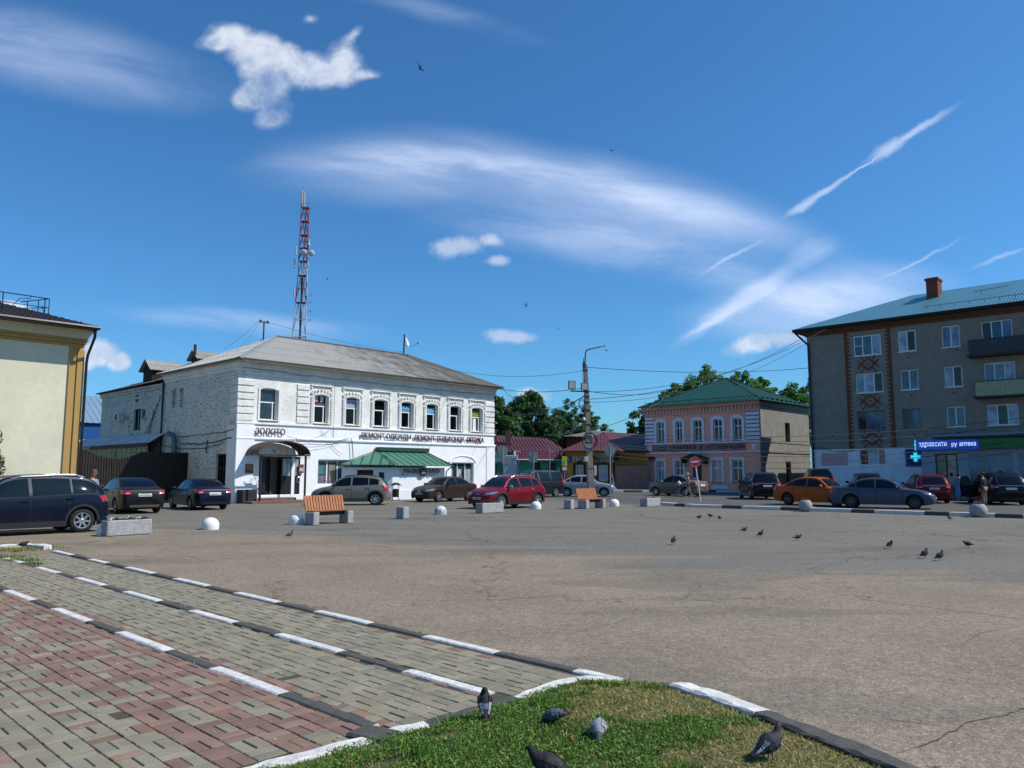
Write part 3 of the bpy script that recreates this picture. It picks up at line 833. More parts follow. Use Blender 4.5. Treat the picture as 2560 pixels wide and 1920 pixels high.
# long thin cracks in the asphalt
def crack(label, p0, p1, w=.008, seed=1, branch=2):
    rn = random.Random(seed); a, b = Vector(gp(*p0)), Vector(gp(*p1)); mb = MB()
    def run(a, b, w, n):
        d = b-a; nn = Vector((-d.y, d.x)).normalized(); L_ = d.length; off = 0; pts = []
        for k in range(n+1):
            off += rn.uniform(-1, 1)*L_*.012; pts.append((a+d*(k/n)+nn*(off*math.sin(PI*k/n)*1.0), w*rn.uniform(.3, 1.3)*(1-abs(2*k/n-1)**3)))
        for (p, w0), (q, w1) in zip(pts, pts[1:]): mb.q((*(p-nn*w0), .0045), (*(q-nn*w1), .0045), (*(q+nn*w1), .0045), (*(p+nn*w0), .0045))
        return pts
    pts = run(a, b, w, max(20, int((b-a).length*14)))
    for _ in range(branch):
        p = pts[rn.randrange(len(pts)//4, len(pts)*3//4)][0]; ang = rn.uniform(-1.2, 1.2); d = (b-a)*rn.uniform(.12, .25); d = Vector((d.x*math.cos(ang)-d.y*math.sin(ang), d.x*math.sin(ang)+d.y*math.cos(ang))); run(p, p+d, w*.6, 14)
    o = mb.build('asphalt_crack', crackm, fix=False); struct(o, label, 'crack'); return o
crackm = M('crack_dark', '#40392f', .95, var=.2)
crack('long crack in the asphalt at the lower right corner', (2640, 1742), (2230, 1890), .006, 1, 1)
crack('crack wandering over the middle of the square', (1760, 1455), (1690, 1505), .005, 2, 0)
crack('thin crack from the middle of the square towards the lawn', (1600, 1545), (1390, 1590), .003, 3, 1)
crack('thin crack near the flock of pigeons', (2160, 1388), (1990, 1428), .008, 4, 0)
crack('old joint line in the grey asphalt below the striped kerb', (1560, 1278), (1830, 1318), .018, 5, 0)
crack('short crack below the near bench', (880, 1360), (1010, 1372), .01, 6, 0)
crack('short crack on the left part of the square', (380, 1392), (500, 1384), .01, 7, 0)
crack('thin crack on the right part of the square', (2560, 1560), (2400, 1620), .003, 8, 1)
# raised crumbling edge of asphalt along the outer kerb
cb = MB(); rnd = random.Random(8)
for s in np.arange(float(K1s.min()), float(K1s.max()), .035):
    for _ in range(2):
        o = float(np.interp(s, K1s, K1o))+.09+abs(rnd.gauss(0, .03)); p = ex*s+ey*o; r = rnd.uniform(.008, .028)
        cb.cur = shade_c(lin('#5d5243'), rnd.uniform(.6, 1.3))
        cb.faces([(p.x+r*math.cos(k*1.05+s)*rnd.uniform(.6, 1.2), p.y+r*math.sin(k*1.05+s), -.002) for k in range(6)]+[(p.x, p.y, r*.35)], [(k, (k+1) % 6, 6) for k in range(6)])
cb.build('crumbled_asphalt', attr_mat('crumbs', .9), fix=False)
tag(bpy.data.objects['crumbled_asphalt'], 'dark crumbs of broken asphalt along the outer paving kerb', 'rubble', kind='stuff')
# ------------------------------------------------------------------ whitewashed corner building
S1 = Site(-15.4, 43.0, 47)
L1, D1, H1 = 20.55, 9.8, 8.05
wb = brickmat('whitewashed_brick', '#f0ede6', '#f3f1eb', '#dedbd4', dash=('#6b655c', .64, .7), patch='#a89c8d', pth=(.70, .75), bmp=.8)
wb2 = brickmat('grey_whitewash', '#e4e4da', '#e9e9e0', '#cbc9bf', dash=('#4d4a42', .57, .85), patch='#9a907f', pth=(.64, .70), bmp=1.0, stain=('#77725f', .58, .6))
plm = M('white_plaster', '#e8e9ea', .85, var=.08, scale=1.2, bmp=.35, bscale=10)
pvc = M('white_frame', '#dcdcd8', .45, var=.05)
gl_d = glassmat('dark_glass', '#0a0d10', .05, .25); gl_m = glassmat('grey_glass', '#2b3840', .05, .45); gl_l = glassmat('pale_glass', '#7f8f99', .12)
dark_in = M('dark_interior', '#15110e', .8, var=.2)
main = S1.thing('corner_building', 'long two-storey whitewashed brick building with shop lettering and grey corrugated roof', 'building')
U_, N_ = (1, 0, 0), (0, -1, 0)
def rect(px0, py0, px1, py1, S=S1, off=0.0):
    a = S.fz(px0, py0, off); b = S.fz(px1, py1, off)
    return [min(a[0], b[0]), max(a[0], b[0]), min(a[1], b[1]), max(a[1], b[1])]
w1 = S1.fz(649, 1050)[0], S1.fz(693, 1050)[0]
UZ0, UZ1 = 4.62, 6.44
ups = [(w1[0], w1[1], 4.64, 6.56, .16)]
for (a, b) in ((785, 820), (864, 897), (935, 968), (1003, 1033), (1066, 1094), (1125, 1152), (1179, 1206)):
    x0 = S1.fz(a, 1040)[0]; x1 = S1.fz(b, 1040)[0]; ups.append((x0, x1, UZ0, UZ1, .15))
lows = [(S1.fz(793, 1200)[0], S1.fz(872, 1200)[0], .92, 2.48, 0), (S1.fz(1127, 1200)[0], S1.fz(1183, 1200)[0], .70, 2.40, 0), (S1.fz(645, 1200, 0)[0], S1.fz(748, 1200, 0)[0], .28, 2.62, 0)]
BZ = 4.42   # top of the plastered ground floor
b0 = MB(); wallp(b0, (0, 0, 0), U_, N_, L1, BZ, H1, [u for u in ups], d=.32)
b0.build('front_brick_wall', wb, main)
b1 = MB(); wallp(b1, (0, -.05, 0), U_, N_, L1, -.1, BZ, lows, d=.38)
b1.build('ground_floor_wall', plm, main)
# side wall, window row
sw = [S1.sz(a, 1000) for a in (430, 440, 450, 459)]
sholes = sorted([(D1-sw[1][0] if False else sw[0][0], 0)])
m = MB()
Us, Ns = (0, 1, 0), (-1, 0, 0)
ya, yb_ = sorted((S1.sz(539, 1180)[0], S1.sz(566, 1180)[0]))
wy = [sorted((S1.sz(430, 1000)[0], S1.sz(440, 1000)[0])), sorted((S1.sz(449, 1000)[0], S1.sz(459, 1000)[0]))]
hs = [(ya, yb_, .35, 2.75), (wy[0][0], wy[0][1], 5.75, 6.95), (wy[1][0], wy[1][1], 5.75, 6.95)]
wallp(m, (0, 0, 0), Us, Ns, D1, -.1, H1, hs, d=.3)
wallp(m, (L1, 0, 0), Us, (1, 0, 0), D1, -.1, H1); wallp(m, (0, D1, 0), U_, (0, 1, 0), L1, -.1, H1)
m.build('side_wall', wb2, main)
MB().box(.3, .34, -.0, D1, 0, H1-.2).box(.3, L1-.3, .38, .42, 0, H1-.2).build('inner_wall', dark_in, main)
MX1 = fr((0, 0, 0), U_, N_); MXs = fr((0, 0, 0), Us, Ns)
# cornice, belts, quoins, panels: all brick relief of the upper wall
m = MB()
for (z, h, o) in ((7.86, .20, .20), (7.62, .24, .14), (7.44, .18, .09), (7.22, .06, .05), (7.10, .05, .035)):
    m.box(-.0-o, L1+o, -o, -.001, z, z+h-.004); m.box(-o, -.001, 0, D1, z, z+h-.004); m.box(L1+.001, L1+o, 0, D1, z, z+h-.004)
m.box(-.06, L1+.06, -.09, -.001, 4.50, 4.57); m.box(-.09, L1+.05, -.13, -.001, 4.43, 4.497)
rnd = random.Random(2)
for k in range(6):
    z = 4.62+k*.40
    m.bbox(-.045, 1.0, -.06, .0, z, z+.33, .02); m.bbox(-.06, .0, -.0, .75, z, z+.33, .02)
    m.bbox(L1-.95, L1+.05, -.065, .0, z, z+.33, .02); m.bbox(L1-.001, L1+.06, -.0, .75, z, z+.33, .02)
    xq = S1.fz(742, 1000)[0]
    m.bbox(xq, xq+.85, -.07, .0, z, z+.33, .02)
for k, (a, b, z0, z1, ar) in enumerate(ups):
    if k == 0:
        m.box(a-.14, a-.03, -.05, 0, z0-.05, z1-.05); m.box(b+.03, b+.14, -.05, 0, z0-.05, z1-.05); continue
    c = (a+b)/2; hw = (b-a)/2
    # toothed surround
    zz = z0
    while zz < z1-.12:
        for sg in (-1, 1):
            x = c+sg*(hw+.20); m.bbox(x-.06, x+.06, -.10, 0, zz, zz+.085, .015)
        zz += .155
    n = 9
    for q in range(n):
        t = PI*(q+.5)/n; x = c+math.cos(t)*(hw+.22); z = z1-.02+math.sin(t)*.25
        m.bbox(-.045, .045, -.10, 0, -.08, .08, .015, Tm(x, 0, z, ry=math.cos(t)*.5))
    for sg in (-1, 1): m.box(c+sg*(hw+.06)-.05, c+sg*(hw+.06)+.05, -.05, 0, z0-.03, z1-.10)
    for q in range(8):
        t0, t1q = PI*q/8, PI*(q+1)/8; r0, r1 = hw+.01, hw+.11
        P = [(c+math.cos(t)*r, z1-.15+math.sin(t)*(r-hw+.15)) for t, r in ((t0, r0), (t1q, r0), (t1q, r1), (t0, r1))]
        m.prism(P, .05, Tm(0, -.05, 0))
    # small shelf over each window
    m.box(c-hw-.30, c+hw+.30, -.12, 0, 6.94, 7.0); m.box(c-hw-.26, c+hw+.26, -.06, 0, 6.88, 6.939)
    for sg in (-1, 1): m.box(c+sg*(hw+.22)-.05, c+sg*(hw+.22)+.05, -.07, -.062, 6.76, 6.88); m.box(c+sg*(hw+.22)-.05, c+sg*(hw+.22)+.05, -.061, 0, 6.76, 6.878)
m.build('brick_relief', wb, main)
# plaster relief on the ground floor
m = MB()
xs_ = S1.fz(735, 1100)[0]
def lip(x0, x1, z, r=.09, y=-.05):
    m.lathe([(0.0, 0), (r, .02), (r, x1-x0-.02), (0, x1-x0)], 8, Matrix.Translation((x0, y, z)) @ Matrix.Rotation(PI/2, 4, 'Y'))
lip(xs_+.1, L1+.1, 3.66, .10); lip(-.05, xs_, 3.62, .10)
m.bbox(-.06, 1.05, -.12, 0, .0, 4.40, .03); m.bbox(L1-.85, L1+.06, -.10, 0, .0, 3.56, .03)
m.box(xs_-.15, xs_+.05, -.10, 0, 0.0, 3.5); m.box(-.08, -.001, 0, .9, 0, 4.35)
m.bbox(-.1, L1+.1, -.085, 0, -.1, .42, .03)
a, b = lows[1][:2]; c = (a+b)/2; hw = (b-a)/2+.12
for q in range(10):
    t0, t1q = PI*q/10, PI*(q+1)/10
    P = [(c+math.cos(t)*r, 2.42+math.sin(t)*r*.36) for t, r in ((t0, hw-.02), (t1q, hw-.02), (t1q, hw+.14), (t0, hw+.14))]
    m.prism(P, .05, Tm(0, -.1, 0))
m.build('plaster_relief', plm, main, smooth=30)
# windows
ad = {1: '#7c2a2a', 2: '#8fa9bb', 4: '#3d86b8', 5: '#57a0cf', 7: '#a8ad2f'}
for k, (a, b, z0, z1, ar) in enumerate(ups):
    w = window(main, MX1, a, b, z0+.06, z1, pvc, gl_d if k not in (0, 7) else gl_m, inset=.20, fw=.07, hs=(.60,) if k else (.56,), vs=(), sill=.16)
    MB().box(b-.26, b-.20, .185, .265, z0+.12, z0+(z1-z0)*.60, MX1).build('sash', pvc, w)
    if k in (7,): MB().box(a+.32, a+.62, .19, .23, z0+.12, z0+(z1-z0)*.56, MX1).build('sash', pvc, w)
    if k in ad:
        z = z0+(z1-z0)*.63
        if k == 1:
            MB().box(a+.09, b-.12, .215, .225, z+.02, z+.17, MX1).build('sticker', M('ad_red', ad[k], .5), w)
            MB().box(a+.14, a+.36, .215, .225, z+.24, z+.56, MX1).box(a+.55, a+.78, .215, .225, z+.24, z+.56, MX1).build('sticker', M('ad_white', '#9fb3bd', .5), w)
        else:
            MB().box(a+.09, b-.12, .215, .225, z+.02, z+(.42 if k != 2 else .52), MX1).build('sticker', M('ad%d' % k, ad[k], .5, var=.35, scale=5), w)
            t = MB()
            if k == 7:
                for r_, s_ in enumerate(('РЕМОНТ', 'СОТОВЫХ', 'ТЕЛЕФОНОВ')): text_into(t, s_, a+.12, z+.30-r_*.13, .205, w=b-a-.3, h=.09, ext=.005, M4=MX1)
                t.build('lettering', M('ink', '#1c1c18', .6), w)
            if k == 2:
                text_into(t, 'маркетинг', a+.12, z+.2, .205, w=b-a-.28, h=.16, ext=.005, M4=MX1); t.build('lettering', M('ink_red', '#8c2f35', .6), w)
            if k in (4, 5):
                for q in range(5):
                    xx = a+.18+q*.15; t.lathe([(0, 0), (.055, 0), (.055, .01), (0, .01)], 8, MX1 @ Tm(xx, .205, z+.2+.08*(q % 2), rx=PI/2))
                t.build('pattern', M('ad_pale', '#a9c6d8', .5), w)
# lower windows
w = window(main, MX1, *lows[0][:4], pvc, gl_m, inset=.16, fw=.10, vs=(.333, .667))
a, b, z0, z1, _ = lows[0]
for q, (f0, f1, g0, g1, cc) in enumerate(((.03, .28, .06, .38, '#77687a'), (.04, .27, .42, .78, '#4a6f72'), (.40, .60, .08, .80, '#7f7c72'), (.43, .57, .30, .62, '#9a8458'), (.72, .94, .25, .78, '#3f6d6c'))):
    MB().box(a+(b-a)*f0, a+(b-a)*f1, .178-q*.002, .183-q*.002, z0+(z1-z0)*g0, z0+(z1-z0)*g1, MX1).build('poster', M('poster%d' % q, cc, .6, var=.4, scale=9), w)
g = MB()
for q in range(14):
    x = a+(b-a)*(q+.5)/14; g.tube([MX1 @ Vector((x-.08, .15, z1-.1)), MX1 @ Vector((x, .15, z1-.32)), MX1 @ Vector((x+.08, .15, z1-.1))], .012, 4)
    g.tube([MX1 @ Vector((x-.07, .15, z0+.1)), MX1 @ Vector((x, .15, z0+.3)), MX1 @ Vector((x+.07, .15, z0+.1))], .012, 4)
g.build('window_grille', M('pale_iron', '#8a8d90', .5), w)
w = window(main, MX1, *lows[1][:4], pvc, gl_m, inset=.12, fw=.08, vs=(.333, .667))
a, b, z0, z1, _ = lows[1]
for q, (f0, f1, g0, g1, cc) in enumerate(((.36, .52, .15, .72, '#a8b8b8'), (.42, .48, .1, .5, '#a05050'), (.70, .95, .12, .72, '#9fa7a9'), (.05, .14, .1, .7, '#7a8a8e'))):
    MB().box(a+(b-a)*f0, a+(b-a)*f1, .138-q*.002, .143-q*.002, z0+(z1-z0)*g0, z0+(z1-z0)*g1, MX1).build('poster', M('posterb%d' % q, cc, .6, var=.5, scale=14), w)
g = MB()
for q in range(7):
    x = a+(b-a)*(q+.5)/7; g.tube([MX1 @ Vector((x-.14, .11, z1-.06)), MX1 @ Vector((x, .11, z1-.34)), MX1 @ Vector((x+.14, .11, z1-.06))], .012, 4); g.tube([MX1 @ Vector((x, .11, z1-.34)), MX1 @ Vector((x, .11, z0+.06))], .008, 4)
g.build('window_grille', M('dark_iron', '#23252a', .5), w)
# side windows and old door
for y0, y1, z0, z1 in hs[1:]: window(main, MXs, y0, y1, z0, z1, pvc, gl_d, inset=.22, fw=.07, vs=(.5,))
woodm = M('old_dark_wood', '#2b211b', .85, var=.4, scale=6, bmp=.5)
w = window(main, MXs, hs[0][0], hs[0][1], hs[0][2], hs[0][3], woodm, gl_d, inset=.12, fw=.08, vs=(.5,), hs=(.66,), name='boarded_window')
# entrance: dark doors under the arched hood
a, b, z0, z1, _ = lows[2]
blk = M('black_door', '#14151a', .45, var=.1)
e = MB().box(a, a+.55, .16, .2, z0, z1, MX1).build('door_leaf', blk, main, label='dark blue-black fixed door leaf')
xd = S1.fz(701, 1200)[0]
dd = MB().box(xd, b, -.06, -.01, z0+.05, z0+1.22, MX1).box(xd, xd+.09, -.06, -.01, z0+1.22, z1-.05, MX1).box(b-.09, b, -.06, -.01, z0+1.22, z1-.05, MX1).box(xd+.09, b-.09, -.06, -.01, z1-.14, z1-.05, MX1).build('door', blk, main)
MB().box(xd+.09, b-.09, -.04, -.03, z0+1.22, z1-.14, MX1).build('pane', glassmat('door_pane', '#8d9498', .15), dd)
g = MB(); xm = (xd+b)/2
for sg in (-1, 0, 1): g.tube([MX1 @ Vector((xm+sg*.3, -.09, z0+1.26)), MX1 @ Vector((xm+sg*.22, -.09, z0+1.7)), MX1 @ Vector((xm+sg*.3, -.09, z1-.2))], .012, 4)
for sg in (-1, 1):
    g.tube([MX1 @ Vector((xm+sg*(.25+.1*math.cos(t)), -.09, z1-.3+.1*math.sin(t))) for t in np.linspace(0, 5.5, 9)], .01, 4)
g.build('door_grille', M('dark_iron', '#23252a'), dd)
MB().tube([MX1 @ Vector((b-.12-.14*math.sin(t), -.16, z0+.98+.17*math.cos(t))) for t in np.linspace(0, PI, 9)], .018, 6).build('handle', M('steel', '#b9bcbf', .25, metal=.9), dd)
MB().box(b-.75, b-.55, -.035, -.028, z0+1.27, z0+1.36, MX1).box(b-.34, b-.14, -.035, -.028, z0+1.27, z0+1.42, MX1).build('sticker', M('sticker_dark', '#4a3a44', .5), dd)
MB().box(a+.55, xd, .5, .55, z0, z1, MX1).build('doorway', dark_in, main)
MB().box(xd-.5, xd-.05, .3, .33, z0+.1, z1, MX1).build('door_jamb', M('tan_jamb', '#4d4234', .7), main)
# notice boards by the entrance
redb = M('red_board', '#7c3026', .5, var=.15)
for (p0, p1, q0, q1, txt) in ((613, 631, 1160, 1183, True), (746, 757.5, 1161, 1183, False)):
    x0, zt = S1.fz(p0, q0, -.1); x1, zb = S1.fz(p1, q1, -.1)
    o = MB().box(x0, x1, -.17, -.13, zb, zt, MX1).build('notice_board', redb, main)
    if txt:
        t = MB(); text_into(t, '9-18', x0+.08, zb+.18, -.18, w=x1-x0-.14, h=.14, ext=.006, M4=MX1)
        for r_ in range(3): t.box(x0+.06, x1-.06, -.178, -.172, zt-.1-r_*.09, zt-.07-r_*.09, MX1)
        t.build('lettering', M('gold_ink', '#c79545', .5), o)
    else: MB().box(x0+.04, x1-.04, -.18, -.172, zb+.12, zt-.2, MX1).build('paper', M('paper', '#b9aea0', .7), o)
# hood over the entrance on two posts
S = S1
hx0, hx1 = S.fz(648, 1200, -1.25)[0]-.25, S.fz(761, 1200, -1.25)[0]+.22
hood = thing('entrance_canopy', 'arched brown polycarbonate canopy on black iron posts over the gold shop door', 'canopy', (*S.world(hx0, 0), 0), S.a)
iron = M('black_iron', '#17130f', .55, var=.1)
wdt = hx1-hx0; DP = 1.45; m = MB(); n = 18; zsp, rise = 2.74, .74
arc = [(wdt/2-math.cos(PI*k/n)*(wdt/2), zsp+math.sin(PI*k/n)*rise) for k in range(n+1)]
for k in range(n):
    (xa, za), (xb, zb) = arc[k], arc[k+1]
    m.faces([(xa, -DP, za), (xb, -DP, zb), (xb, -.12, zb), (xa, -.12, za), (xa, -DP, za-.02), (xb, -DP, zb-.02), (xb, -.12, zb-.02), (xa, -.12, za-.02)],
            [(0, 1, 2, 3), (7, 6, 5, 4), (0, 4, 5, 1), (3, 2, 6, 7)])
m.build('canopy_roof', M('brown_sheet', '#46342a', .6, var=.2, spec=.3), hood, smooth=30)
m = MB()
for y in (-DP+.02, -.2, -DP/2): m.tube([(x, y, z-.05) for x, z in arc], .03, 6)
m.box(.0, wdt, -DP, -DP+.05, zsp-.12, zsp-.04); m.box(.0, .05, -DP, -.1, zsp-.1, zsp-.04); m.box(wdt-.05, wdt, -DP, -.1, zsp-.1, zsp-.04)
m.build('canopy_frame', iron, hood)
for x in (.22, wdt-.28): MB().box(x, x+.09, -DP+.06, -DP+.15, .05, zsp-.1).build('post', iron, hood)
m = MB()
for k in range(15):
    cx_ = wdt*(k+.5)/15; m.tube([(cx_+.085*math.cos(t), -DP, zsp-.16+.085*math.sin(t)) for t in np.linspace(PI, 2*PI, 7)], .012, 4)
for (cx_, cz, r_) in ((wdt*.42, zsp+.30, .13), (wdt*.56, zsp+.28, .14), (wdt*.28, zsp+.16, .1), (wdt*.70, zsp+.16, .12), (wdt*.5, zsp+.5, .1), (wdt*.82, zsp+.08, .07)):
    m.tube([(cx_+r_*(1-t/14)*math.cos(t), -DP+.01, cz+r_*(1-t/14)*math.sin(t)) for t in np.linspace(0, 9, 18)], .012, 4)
m.build('scrollwork', iron, hood)
t = MB(); t.box(wdt*.3, wdt*.55, -DP-.01, -DP+.01, zsp+.03, zsp+.17); tb = t.build('name_plate', iron, hood)
t = MB(); text_into(t, 'ТВЕРЬ КЛЮЧ', wdt*.315, zsp+.06, -DP-.02, w=wdt*.22, h=.07, ext=.004); t.build('lettering', M('gold_ink', '#c79545', .5), tb)
# step platform
st_ = MB().bbox(hx0-.4, hx1+.1, -1.75, -.1, -.05, .12, .02).bbox(hx0+.3, hx1-.5, -.9, -.1, .1, .27, .02)
o = st_.build('entrance_step', M('brown_step', '#6d5346', .8, var=.2, bmp=.3)); o.location = (*S.world(0, 0), 0); o.rotation_euler = (0, 0, S.a)
tag(o, 'low reddish brown step platform under the arched entrance canopy', 'step')
# side: dark low box at the corner
o = MB().bbox(.1, 1.0, -.75, -.14, 0, .75, .02).build('utility_box', M('dark_box', '#1d2026', .6)); o.location = (*S.world(0, 0), 0); o.rotation_euler = (0, 0, S.a)
tag(o, 'low dark utility box at the left corner of the white building', 'utility box')
# ---- roof
rw = M('asbestos_sheet', '#98958e', .9, var=.22, scale=.7, bmp=.2, bscale=14)
rwd = M('asbestos_weathered', '#77756e', .9, var=.3, scale=.9, bmp=.2, bscale=14)
EV = .72; EX_ = .42; ze, zr = H1-.02, 10.6; yr = D1/2; xl, xr_ = 5.0, L1-4.55
e = [(-EX_, -EV, ze), (L1+EX_, -EV, ze), (L1+EX_, D1+EX_, ze), (-EX_, D1+EX_, ze)]; r0, r1 = (xl, yr, zr), (xr_, yr, zr)
def sheetmat():
    m, t, b = newmat('corrugated_sheet')
    oc = t.new('ShaderNodeTexCoord').outputs['Object']; x, y, z = t.sep(oc)
    n1 = t.noise(t.comb(t.math('MULTIPLY', x, 1.0), t.math('MULTIPLY', y, .5), z), 1.3, 5, .65)
    lich = t.ramp(t.math('ADD', t.math('MULTIPLY', x, .045), t.math('MULTIPLY', t.math('SUBTRACT', n1, .5), 1.3)), .25, .85)
    col = t.mix(lich, lin('#b7b3ac'), lin('#77746c'))
    col = t.mix(t.ramp(t.noise(oc, 14, 4, .7), .35, .7, 0, .35), col, lin('#56534b'))
    t.set(b.inputs['Base Color'], col); b.inputs['Roughness'].default_value = .9; b.inputs['Specular IOR Level'].default_value = .2
    bump(t, b, t.noise(oc, 30, 4, .6), .3, .01)
    return m
sm_ = sheetmat()
m = MB(); roofface(m, e[0], e[1], r0, r1, 'wave', .175, .028, 4, .035); roofface(m, e[3], e[0], r0, r0, 'wave', .175, .028, 4, .035)
roofface(m, e[1], e[2], r1, r1, 'wave', .175, .028, 4, .035); roofface(m, e[2], e[3], r1, r0, 'wave', .175, .028, 3, .035)
roof = m.build('roof', sm_, main, fix=False)
def capstrip(mb, a, b, w=.16, up=.04):
    a, b = Vector(a), Vector(b); d = (b-a).normalized(); s = d.cross(Vector((0, 0, 1))).normalized()*w
    U2 = Vector((0, 0, up)); dn = Vector((0, 0, -w*.45))
    mb.q(a-s+dn+U2, b-s+dn+U2, b+U2+Vector((0, 0, .03)), a+U2+Vector((0, 0, .03))); mb.q(a+U2+Vector((0, 0, .03)), b+U2+Vector((0, 0, .03)), b+s+dn+U2, a+s+dn+U2)
m = MB(); capstrip(m, e[0], r0, .2, .05); m.build('ridge_cap', M('zinc', '#8f979c', .4, metal=.4), roof)
m = MB(); capstrip(m, r0, r1, .16, .05); capstrip(m, r1, e[1], .14, .05); m.build('ridge_cap', M('dark_cap', '#4d4b47', .7), roof)
MB().box(-.02, L1+.02, -EV+.06, -EV+.10, H1-.14, H1-.03).box(-EX_+.06, -EX_+.10, -.3, D1, H1-.14, H1-.03).box(-EX_+.1, L1+EX_-.1, -EV+.1, -.0, H1-.06, H1-.045).build('soffit', M('soffit_wood', '#8d8678', .9, var=.2), main)
# roof dormer vent, chimney pipe, mast and dish
def gable_dormer(par, x, y, z, w, d, h, rz=0):
    M4 = Tm(x, y, z, rz)
    m = MB(); m.prism([(-w/2, -.8), (w/2, -.8), (w/2, h), (0, h+w*.38), (-w/2, h)], d, M4)
    o = m.build('dormer', M('dormer_wood', '#241a16', .9, var=.3), par)
    m = MB(); W_ = w/2+.25
    for sg in (-1, 1): roofface(m, M4 @ Vector((sg*W_, -.25, h-.18)), M4 @ Vector((sg*W_, d, h-.18)), M4 @ Vector((0, -.25, h+w*.38+.06)), M4 @ Vector((0, d, h+w*.38+.06)), 'wave', .175, .025, 2, .02)
    m.build('dormer_roof', rw, o)
gable_dormer(main, 1.2, 8.2, 8.75, 1.0, 1.6, .38, R(-90))
m = MB(); m.tube([(1.0, 7.85, 8.5), (1.0, 7.85, 9.9)], .10, 8); m.build('chimney_pipe', M('rusty_pipe', '#3c2c26', .8), main)
x, y = 1.0, 5.6
mast = thing('mast', 'thin dark mast with insulators on the hip of the grey roof', 'mast', (*S1.world(4.2, 5.02), 10.1), S1.a)
MB().tube([(0, 0, -.1), (0, 0, 1.4)], .045, 6).build('pole', iron, mast)
MB().box(-.36, .36, -.03, .03, 1.3, 1.36).tube([(-.25, 0, 1.36), (-.25, 0, 1.48)], .06, 6).tube([(.25, 0, 1.36), (.25, 0, 1.48)], .06, 6).box(-.22, .22, -.03, .03, .12, .17).build('crossbar', iron, mast)
dish = thing('satellite_dish', 'small white satellite dish on a dark post at the end of the roof ridge', 'satellite dish', (*S1.world(xr_-.25, yr), zr-.1), S1.a)
MB().tube([(0, 0, 0), (0.05, 0, 1.65)], .055, 6).build('post', iron, dish)
MB().lathe([(0, .0), (.2, .03), (.38, .11), (.38, .13), (.2, .05), (0, .02)], 14, Tm(.2, 0, 1.05, rz=R(-55), ry=R(75))).build('reflector', M('dish_white', '#c8ccd0', .5), dish, smooth=30)
MB().tube([(.15, 0, .8), (.45, -.4, .72), (.75, -.75, .95)], .015, 5).lathe([(0, 0), (.05, 0), (.05, .1), (0, .1)], 8, Tm(.75, -.75, .92)).build('feed_arm', iron, dish)
# vent pipe on side wall
yv = S1.sz(447, 1100)[0]
m = MB(); m.tube([(-.28, yv, 1.2), (-.28, yv, 3.7), (-.33, yv+.15, 4.0), (-.42, yv+.55, 4.12)], .17, 10)
m.build('vent_pipe', M('galvanised', '#5d6870', .4, metal=.5), main, smooth=30)
# cables sagging on walls
cab = M('black_cable', '#22201f', .8)
def cable_on(par, pts, r=.014, name='cable'):
    return MB().tube([tuple(p) for p in pts], r, 4).build(name, cab, par)
def wig(p0, p1, sag, n=14, seed=0, amp=.04):
    rn = random.Random(seed); p0 = Vector(p0); p1 = Vector(p1); o = []
    for k in range(n+1):
        t = k/n; p = p0.lerp(p1, t); p.z -= sag*4*t*(1-t)-rn.uniform(-amp, amp); o.append(p)
    return o
cable_on(main, wig((-.1, .3, 3.65), (-.1, 6.9, 3.5), .18, seed=1), .03); cable_on(main, wig((-.12, .1, 4.05), (-.12, 7.5, 3.9), .06, seed=2), .02)
cable_on(main, wig((-.12, 1.2, 3.4), (-.12, 9.6, 3.5), .35, seed=4), .02); cable_on(main, wig((-.12, 3.2, 3.6), (-.12, 3.3, 2.8), .0, seed=5), .03)
cable_on(main, wig((.1, -.2, 7.6), (L1, -.2, 7.5), .1, n=30, seed=3), .014)
x0 = S1.fz(875, 1080)[0]
cable_on(main, wig((x0-4.5, -.2, 3.75), (x0, -.2, 3.8), .2, seed=6), .014); cable_on(main, wig((x0-4.5, -.2, 3.3), (x0-.3, -.2, 3.85), .3, seed=7), .012)
cable_on(main, wig((x0, -.2, 3.85), (x0+.15, -.2, 2.6), .0, n=5, seed=8), .03); cable_on(main, wig((x0-2.2, -.12, 4.3), (x0-.6, -.15, 2.8), .2, seed=9), .01)
cable_on(main, wig((x0-1.6, -.15, 4.3), (x0-2.9, -.15, 3.7), .1, seed=10), .01); cable_on(main, wig((x0-1.3, -.12, 7.2), (x0-1.3, -.12, 3.8), 0, seed=11, amp=.0), .014)
# lettering of the shops
dkred = M('letter_red', '#4a2024', .5); pale = M('letter_pale', '#8d7f7e', .5)
def shopsign(name, label, txt, px0, px1, z, h, off=-.22, S=S1, back=dkred, face=pale, bold=.045):
    x0 = S.fz(px0, 1090, off)[0]; x1 = S.fz(px1, 1090, off)[0]
    r = S.thing(name, label, 'sign'); r.location = (*S.world(x0, 0), 0)
    b = MB(); text_into(b, txt, 0, z, off, w=x1-x0, h=h, ext=.05, bold=.02); b.build('letter_edges', back, r)
    f = MB(); text_into(f, txt, .02, z+.02, off-.012, w=x1-x0-.04, h=h-.04, ext=.01, bold=-.014); f.build('lettering', face, r)
    return r
shopsign('shop_sign', 'raised letters reading ЗОЛОТО above the arched brown canopy', 'ЗОЛОТО', 639, 713, 3.86, .37)
shopsign('shop_sign', 'outlined raised letters reading РЕМОНТ ОДЕЖДЫ above the green shop roof', 'РЕМОНТ ОДЕЖДЫ', 905, 1028, 3.86, .37)
shopsign('shop_sign', 'outlined raised letters reading РЕМОНТ ТЕЛЕФОНОВ, between clothing repair and optician letters', 'РЕМОНТ ТЕЛЕФОНОВ', 1038, 1161, 3.86, .37)
